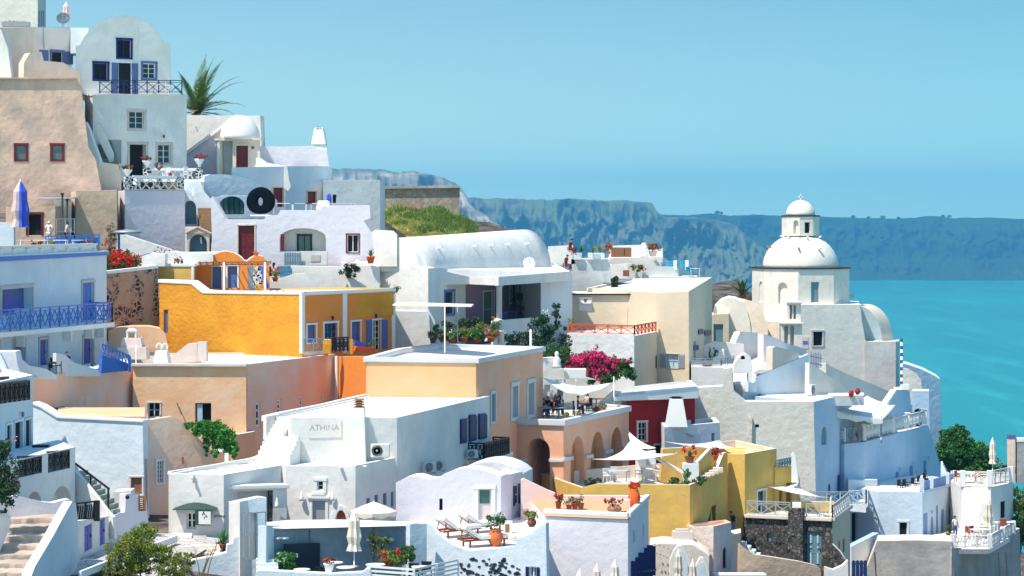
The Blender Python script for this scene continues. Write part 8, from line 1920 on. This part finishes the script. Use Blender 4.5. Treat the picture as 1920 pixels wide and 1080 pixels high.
wallx('blue_shade_wall','blue shaded slanting wall in front of the pinkish pier at the left edge',(-10,121),(26,121),[(-12,730),(-12,659),(0,662),(10,682),(24,715),(24,730)],.3,WBLUE)
zlb=zat(862,108)
b=Bld('lower','','',[(-40,876,105),(20,864,107.6),(141,838.5,114)],zat(1010,108),WHITE,dep=4,bdir=(-.4,1),par=root,roof=WBLUE)
f=b.f[1]
b.f[1].holes=[]
b.open(1,35,859,79,891,kind='dark',pane=WBLUE,deep=.9);b.open(1,90,847,131,882,kind='dark',pane=WBLUE,deep=.9)
b.open(1,49,922,78,975,kind='dark',pane=WBLUE,arch=.9,deep=.7);b.open(1,97,911,134,975,kind='dark',pane=WBLUE,arch=1.0,deep=.7);b.done()
railing(root,[f.pt(36,892,-.06),f.pt(78,889,-.06)],.84,BLACKM,'loz',.7,.06);railing(root,[f.pt(91,882,-.06),f.pt(131,878,-.06)],.84,BLACKM,'loz',.7,.06)
bm=nb();box(bm,W(77,846,114),(.8,.4,.3));tag(obj('dark_box',bm,BLACKM,None,True),'dark flat box on the terrace right of the three dark doorways','box')
# stair with black handrail
A_,B_=W(214,965,114),W(140,885,115.5)
root=empty('handrail_stairs',A_,'grey green steps with a slanting black handrail at the lower left','stairs')
stairs('steps',None,A_,B_,9,(.25,1.1,0),stucco('grey_green_step',(.26,.30,.22),(.36,.38,.32),amt=.5),par=root)
bm=nb();h_=V((0,0,.95));p_=A_+V((0,-.1,0));q_=B_+V((0,-.1,.1));bar(bm,W(141,869,115),W(205,917,113.8),.08);bar(bm,W(170,892,114.5),W(170,940,114.5),.07);bar(bm,W(203,917,113.8),W(203,966,113.8),.09);obj('handrail',bm,BLACKM,root,True)
wallx('white_stair_side','white wall under the steps with the black handrail',(138,114.4),(216,112.9),[(138,1010),(139,880),(142,884),(160,905),(180,930),(200,957),(212,970),(214,1010)],.2,WHITE,WHITE)
# curved white parapet and stone steps
e=Extr((-10,104.5),(140,106.5),[(-10,1000),(-10,945),(0,937),(20,931),(35,930),(55,935),(80,941),(100,943),(118,938),(130,936),(141,942),(141,1000)],.45,WLAV,'curved_parapet','pinkish white curved parapet above the rough stone steps','wall',cap=CAPW,capang=.1);e.done()
e=Extr((60,94),(142,104.8),[(52,1110),(60,1078),(66,1062),(100,1005),(127,955),(136,940),(143,944),(146,1110)],.4,WBLUE,'stair_side_wall','white parapet wall descending along the right side of the rough stone steps','wall',cap=CAPW,capang=.05);e.done()
e=Extr((128,106.2),(150,107.2),[(128,1100),(130,948),(142,943),(146,972),(150,1050),(146,1060)],.4,WBLUE,'wall_return','short white wall end between stone steps and violet doors','wall',cap=CAPW);e.done()
wallx('stair_parapet','small white parapet at the far left of the rough stone steps',(-12,99),(20,101.5),[(-12,1040),(-12,965),(2,965),(12,967),(19,972),(19,985),(10,1010),(2,1030),(-4,1050)],.35,WHITE,CAPW,capang=.05)
rng=random.Random(12);root=empty('stone_steps',W(50,1080,97),'broad flight of worn pinkish stone steps in the lower left corner','stairs')
for k in range(8):
 y=1092-k*17;D=95.2+k*1.3;x0,x1=(-30 if k<6 else 8+(k-6)*8),56+k*9.0
 bm=nb();a,c=W(x0,y,D),W(x1,y-1,D+.15);n_=9;pts=[]
 for i in range(n_+1):
  p=a.lerp(c,i/n_);pts.append(p+V((0,rng.uniform(-.07,.07),rng.uniform(-.025,.025))))
 for p,q in zip(pts,pts[1:]):
  vs=[bm.verts.new(v)for v in (p,q,q+V((0,1.9,0)),p+V((0,1.9,0)),p-V((0,0,.1)),q-V((0,0,.1)),p+V((0,.05,-.5)),q+V((0,.05,-.5)))]
  for ff_ in ((0,1,2,3),(4,5,1,0),(6,7,5,4)):bm.faces.new([vs[t]for t in ff_])
 bmesh.ops.remove_doubles(bm,verts=bm.verts,dist=1e-4);bmesh.ops.recalc_face_normals(bm,faces=bm.faces)
 obj('step',bm,STEP,root,True)
# fence, violet doors, white walls
railing(None,[W(144,979,109),W(177,975,110)],.85,BLACKM,'wave',.6,.05,label='short black lattice railing above the violet doors',cat='railing')
bm=nb();box(bm,W(182,977,110.4),(.25,.1,.95));tag(obj('black_panel',bm,BLACKM,None,True),'black upright panel at the end of the short lattice railing','panel')
e=Extr((143,107.3),(204,113),[(144,1110),(145,977),(160,975),(176,972),(190,970),(204,968),(204,1110)],.4,WHITE,'violet_door_wall','white wall with two small violet doors at the lower left','wall',single=False,cap=CAPW)
e.open(158,984,173,1032,kind='door',fc=VIOLET,rec=.08);e.open(187,973,197,1022,kind='door',fc=VIOLET,rec=.08);e.done()
e=Extr((196,113),(282,116.5),[(198,1110),(199,972),(216,966),(235,960),(237,926),(248,925),(262,926),(263,930),(274,931),(278,975),(280,1110)],.4,WLAV,'pinkish_gate_wall','pinkish white stepped wall left of the sloping peach wall foot','wall',cap=CAPW);e.done()
wallx('small_white_pier','square white pier behind the steps with the black handrail',(212,118),(246,118),[(214,990),(214,922),(246,920),(246,990)],1.2,WHITE,CAPW)
root=empty('wall_niche',W(256,927,121.5),'framed wooden shuttered opening near the corner of the streaked wall','window');bm=nb();box(bm,W(256,927,122.6),(.72,.1,.95));obj('shutter',bm,WOOD,root,True)
bm=nb()
for x in (244,268):box(bm,W(x,928,122.5),(.09,.14,1.0))
box(bm,W(256,895,122.5),(.8,.16,.1));box(bm,W(256,930,122.5),(.8,.16,.08));obj('frame',bm,CAPW,root,True)
root=empty('menu_board',W(266,957,116),'dark framed menu board with pale lines on the pinkish gate wall','sign');bm=nb();box(bm,W(266.5,958,115.6),(.36,.06,.72));obj('board',bm,WOOD,root,True);bm=nb()
for k in range(6):box(bm,W(265,954-k*3.6,115.53),(.16-.02*(k%3),.02,.04))
obj('pale_lines',bm,CREAMC,root,True)
bm=nb();lathe(bm,[(.1,0),(.1,.06),(.001,.06)],12);bmesh.ops.transform(bm,matrix=Matrix.Translation(W(239,932,114.6))@Matrix.Rotation(R(90),4,'X'),verts=bm.verts);tag(obj('round_lamp',bm,BLACKM,None,True),'round black lamp on the pinkish gate wall','lamp')
# paved lane
bm=nb();P_=[W(40,1110,98),W(150,1050,107.5),(W(200,1028,112.5)),W(285,1000,117),W(330,1000,118.5),W(420,1010,117.5),W(360,1045,110),W(290,1110,102)]
tess(bm,[[(p.x,p.y)for p in P_]],lambda x,y:(x,y,next(p.z for p in P_ if abs(p.x-x)<1e-3 and abs(p.y-y)<1e-3)),0);bmesh.ops.recalc_face_normals(bm,faces=bm.faces)
if bm.faces[0].normal.z<0:bmesh.ops.reverse_faces(bm,faces=bm.faces)
tag(obj('paved_lane',bm,PAVE,None,True),kind='structure')
bm=nb();bar(bm,W(150,1078,100.5),W(215,1052,105),.15,.3);bar(bm,W(215,1052,105),W(330,1010,114),.15,.3);tag(obj('lane_kerb',bm,CAPW,None,True),'long low white kerb along the paved lane','kerb')
# bushes
bush('dark_bush','dark green and reddish bush cut by the left edge above the stone steps','bush',W(4,880,102),(.75,.6,1.5),26,55,.13,leafmat('edge_leaf',(.05,.09,.025),.7),FLPK,40,.08,seed=140)
bush('dark_bush','lower dark bush at the left edge beside the curved parapet','bush',W(4,925,101),(.6,.5,.5),14,50,.13,LEAFD,seed=141)
bush('dark_sprig','small dark sprig at the left edge just above the rough steps','bush',W(5,958,100),(.25,.2,.12),4,20,.1,LEAFD,seed=142,stem=False)
bush('wall_weed','small green weed on the right parapet of the rough steps','plant',W(114,972,103),(.12,.1,.2),4,16,.09,LEAFY,seed=143)
T3=[(W(258,1018,104),(.85,.6,.6),34),(W(232,1035,104),(.8,.6,.5),28),(W(288,1035,104),(.8,.6,.42),24),(W(275,994,104),(.4,.4,.3),12),(W(228,1065,104),(.7,.5,.35),16),(W(320,1050,104),(.8,.5,.28),14),(W(265,1058,104),(.9,.5,.4),18),(W(345,1040,104),(.5,.4,.2),7)]
tree('lane_shrub','feathery yellow green shrub in front of the paved lane',W(268,1130,104),T3,.085,leafmat('feather_leaf',(.24,.29,.03),.6),144,.05,60,cr=.42,twigs=3)
T3=[(W(325,1068,103),(.8,.5,.4),24),(W(185,1074,103),(.5,.4,.28),12),(W(350,1055,103.5),(.4,.3,.25),8)]
tree('lane_shrub','low yellow green shrub with bare twigs at the bottom edge right of the feathery one',W(325,1130,103),T3,.085,LEAFY,145,.04,55,cr=.42)
root=empty('bare_branches',W(370,1100,103),'thin bare dark branches rising at the bottom edge below the green awning','branches');rng=random.Random(6)
for k in range(9):
 bm=nb();a=W(rng.uniform(365,385),1100,103);e_=W(rng.choice((320,335,350,395,405,370))+rng.uniform(-8,8),rng.uniform(1005,1050),103);m1=a.lerp(e_,.5)+V((rng.uniform(-.15,.15),0,.1));tube(bm,[a,m1,e_],[.035,.02,.006],5)
 for _ in range(3):t=rng.uniform(.3,.9);s_=m1.lerp(e_,t);tube(bm,[s_,s_+V((rng.uniform(-.35,.35),0,rng.uniform(.05,.4)))],[.012,.004],4)
 obj('branch',bm,BARK,root,True)
# ================================================================ GATE AND COURTYARD
e=Extr((296,108.5),(492,109.5),[(296,1110),(296,1062),(395,1044),(425,1036),(426,1022),(437,1019),(438,1008),(450,1005),(450,940),(488,932),(500,934),(500,1000),(500,1110)],.45,WBLUE,'stepped_garden_wall','blue shaded white garden wall stepping up to the iron gate','wall',single=False,cap=CAPW,capang=.05)
e.open(458,962,482,1050,kind='dark',pane=WLAV,deep=.4);f=e.ft;e.done()
b=Bld('gate_pier','white gate pier with sunlit left side beside the iron gate','pier',[(435,943,111),(450,941,109),(489,932,110)],zat(1110,109),WHITE,dep=.6,bdir=(-.4,1));b.done()
root=empty('iron_gate',W(480,1045,108.6),'open grey iron gate with two narrow leaves','gate')
for x0,x1,m_ in ((457,468,GREYP),(482,498,TEALB)):
 bm=nb()
 for x in (x0,x1):bar(bm,W(x,1048,108.6),W(x,960,108.6),.05)
 for y in (961,1002,1047):bar(bm,W(x0,y,108.6),W(x1,y-1,108.6),.05)
 if m_ is GREYP:bar(bm,W((x0+x1)/2,1047,108.65),W((x0+x1)/2,962,108.65),.02,.2)
 obj('gate_leaf',bm,m_,root,True)
stairs('gate_steps','narrow pale blue steps below the iron gate',W(480,1086,106.5),W(480,1046,108.4),5,(1.0,.0,0),WBLUE)
pot_plant('spiky green yucca beside the carved portal of the hotel',W(418,1028,112),.2,.2,TERRAC,LEAFB,.95,50,.2,kind='spike',seed=150)
b=Bld('white_bench_wall','sunlit curved white bench left of the green awning window','bench',[(318,1006,117),(360,1005,116.6)],zat(1040,117),WHITE,dep=1.2);b.done()
stairs('entrance_steps','low wide cream steps below the awning window',W(356,1040,112.5),W(362,1020,114.5),3,(1.4,0,0),CREAM)
# courtyard back wall with its blue shade put into the plaster colour
root=empty('courtyard_wall',W(640,1090,113),'deep blue shaded rough courtyard wall with thick white top','wall')
b=Bld('back','','',[(512,992,109),(640,984,112.8),(768,986,112)],zat(1130,112),stucco('blue_shade_rough_plaster',(.34,.42,.50),(.26,.34,.43),amt=.6,bump=1.4,dirt_amt=.2),dep=1.2,bdir=(-.1,1),par=root,roof=CAPW);f=b.f[1];fl=b.f[0];b.done()
bm=nb();vs=[W(490,980,113.5),W(512,990,109),W(640,982.5,112.8),W(769,984,112),W(772,978,114.5),W(640,974,116),W(540,975,116)]
pv_=[bm.verts.new(v)for v in vs];bm.faces.new(pv_);pl_=[bm.verts.new(v-V((0,0,.16)))for v in vs];bm.faces.new(pl_[::-1])
for i in range(len(vs)):bm.faces.new([pv_[i],pl_[i],pl_[(i+1)%len(vs)],pv_[(i+1)%len(vs)]])
bmesh.ops.recalc_face_normals(bm,faces=bm.faces);obj('thick_white_top',bm,WHITE,root,True)
wallx('shade_wall','blue grey shaded wall return beside the iron gate',(495,107.5),(520,109.3),[(498,1130),(500,985),(514,990),(514,1130)],.4,WBLUE)
for x,lab in ((647,'left of three white half round lamps on the blue shaded wall'),(691,'middle of three white half round lamps on the blue shaded wall'),(734,'right of three white half round lamps on the blue shaded wall')):
 q=f.pt(x,1014,.1);bm=nb();lathe(bm,[(.17,0),(.16,.08),(.1,.15),(.001,.17)],12,q);tag(obj('wall_lamp',bm,CAPW,None,True),lab,'lamp')
bm=nb()
for x in (522,535):q=W(x,1010,108.8);lathe(bm,[(.16,-.05),(.16,.05)],12,q)
tag(obj('wall_plates',bm,METAL,None,True),'two round dull plates hanging in the dark courtyard corner','plate')
wallx('shadow_sheet','painted shadow sheet below the thick white wall top at the left of the courtyard',(532,108.9),(622,111.5),[(534,1110),(534,1020),(600,1018),(600,1110)],.08,plain('deep_blue_shadow_paint',(.02,.03,.05)))  # thin dark sheet before the wall, standing for deep shadow
umbrella_open('open cream parasol with scalloped edge in the courtyard',W(701,1010,117.5),1.12,1.78,CREAMC)
umbrella_closed('tall folded cream parasol in front of the blue shaded courtyard wall',W(664,1064,109.5),2.55,CREAMC,.3)
bush('courtyard_tree','slim olive green shrub against the blue shaded wall','shrub',W(712,1022,111.3),(.55,.3,.6),12,30,.12,LEAFY,seed=151)
bush('oleander_pot','green shrub with pale pink flowers at the courtyard entrance','shrub',W(534,1052,108),(.5,.4,.42),14,40,.13,LEAFB,FLW,50,.08,seed=152)
bush('red_flower_shrub','red and orange flowering shrub at the right side of the courtyard','shrub',W(735,1046,109.5),(.55,.4,.38),14,36,.12,LEAFY,FLR,120,.09,seed=153,fl2=FLO)
bush('green_shrub','plain green shrub behind the red flowering one','shrub',W(762,1042,110.5),(.4,.4,.4),10,36,.13,LEAF,seed=154)
zc=zat(1096,108)
for i,(x,y,D,s_)in enumerate(((566,1067,107.5,.75),(628,1054,109.5,.75),(648,1063,108.5,.85),(704,1058,108.8,.9),(788,1062,107.5,.8))):
 q=W(x,y,D);make_table(['white round table at the left of the courtyard','white round table behind the white planter','white table by the folded parasol in the courtyard','white round table in front of the red flowers','white round table left of the pebble wall'][i],(q.x,q.y,q.z-.74),0,(s_,s_),.74,WPAINT,True)
for i,(x,y,D)in enumerate(((776,1061,108),(800,1058,108.4),(602,1068,108))):
 q=W(x,y,D);make_chair(['dark chair behind the white slatted fence','second dark chair behind the white slatted fence','dark chair left of the white planter'][i],(q.x,q.y,q.z-.7),R(180),BLACKM,arm=False)
pot_plant('white tapered planter of orange flowers on the front courtyard wall',W(617,1074,106),.24,.42,CAPW,LEAFD,.2,40,.1,FLO,90,seed=155)
e=Extr((478,105.5),(702,105.5),[(476,1110),(480,1072),(484,1069),(560,1073),(620,1076),(680,1073),(688,1066),(694,1068),(702,1110)],.5,WBLUE,'courtyard_parapet','low white wall along the bottom edge of the courtyard','wall',cap=CAPW,capang=.05);e.done()
root=empty('white_slatted_fence',W(775,1100,107),'white horizontal slatted fence at the bottom edge left of the pebble wall','fence')
fa,fb2,fc2=W(690,1062,107),W(776,1068,105.5),W(859,1050,109)
for p,q in ((fa,fb2),(fb2,fc2)):
 for k in range(6):
  bm=nb();bar(bm,p-V((0,0,k*.19)),q-V((0,0,k*.19)),.04,.09);obj('slat',bm,WPAINT,root,True)
for q in (fa,fb2,fc2,fb2.lerp(fc2,.5)):
 bm=nb();bar(bm,q+V((0,0,.06)),q-V((0,0,1.2)),.1);obj('post',bm,WPAINT,root,True)
wallx('rounded_shoulder_wall','blue shaded white wall right of the courtyard with a rounded shoulder',(766,111),(800,111.5),[(768,1110),(769,983),(778,981),(800,982),(800,1110)],.4,WBLUE,CAPW)
# ================================================================ HAZE
m=bpy.data.materials.new('sea_haze');m.use_nodes=True;n=m.node_tree;n.nodes.remove(n.nodes['Principled BSDF'])
pv=n.nodes.new('ShaderNodeVolumePrincipled');pv.inputs['Color'].default_value=(.125,.55,.93,1);pv.inputs['Density'].default_value=1.08e-4;pv.inputs['Anisotropy'].default_value=0
n.links.new(pv.outputs[0],n.nodes['Material Output'].inputs['Volume'])
bm=nb();box(bm,(0,4750,SEAZ-7),(18400,10900,7-SEAZ+160));tag(obj('haze',bm,m),kind='stuff')
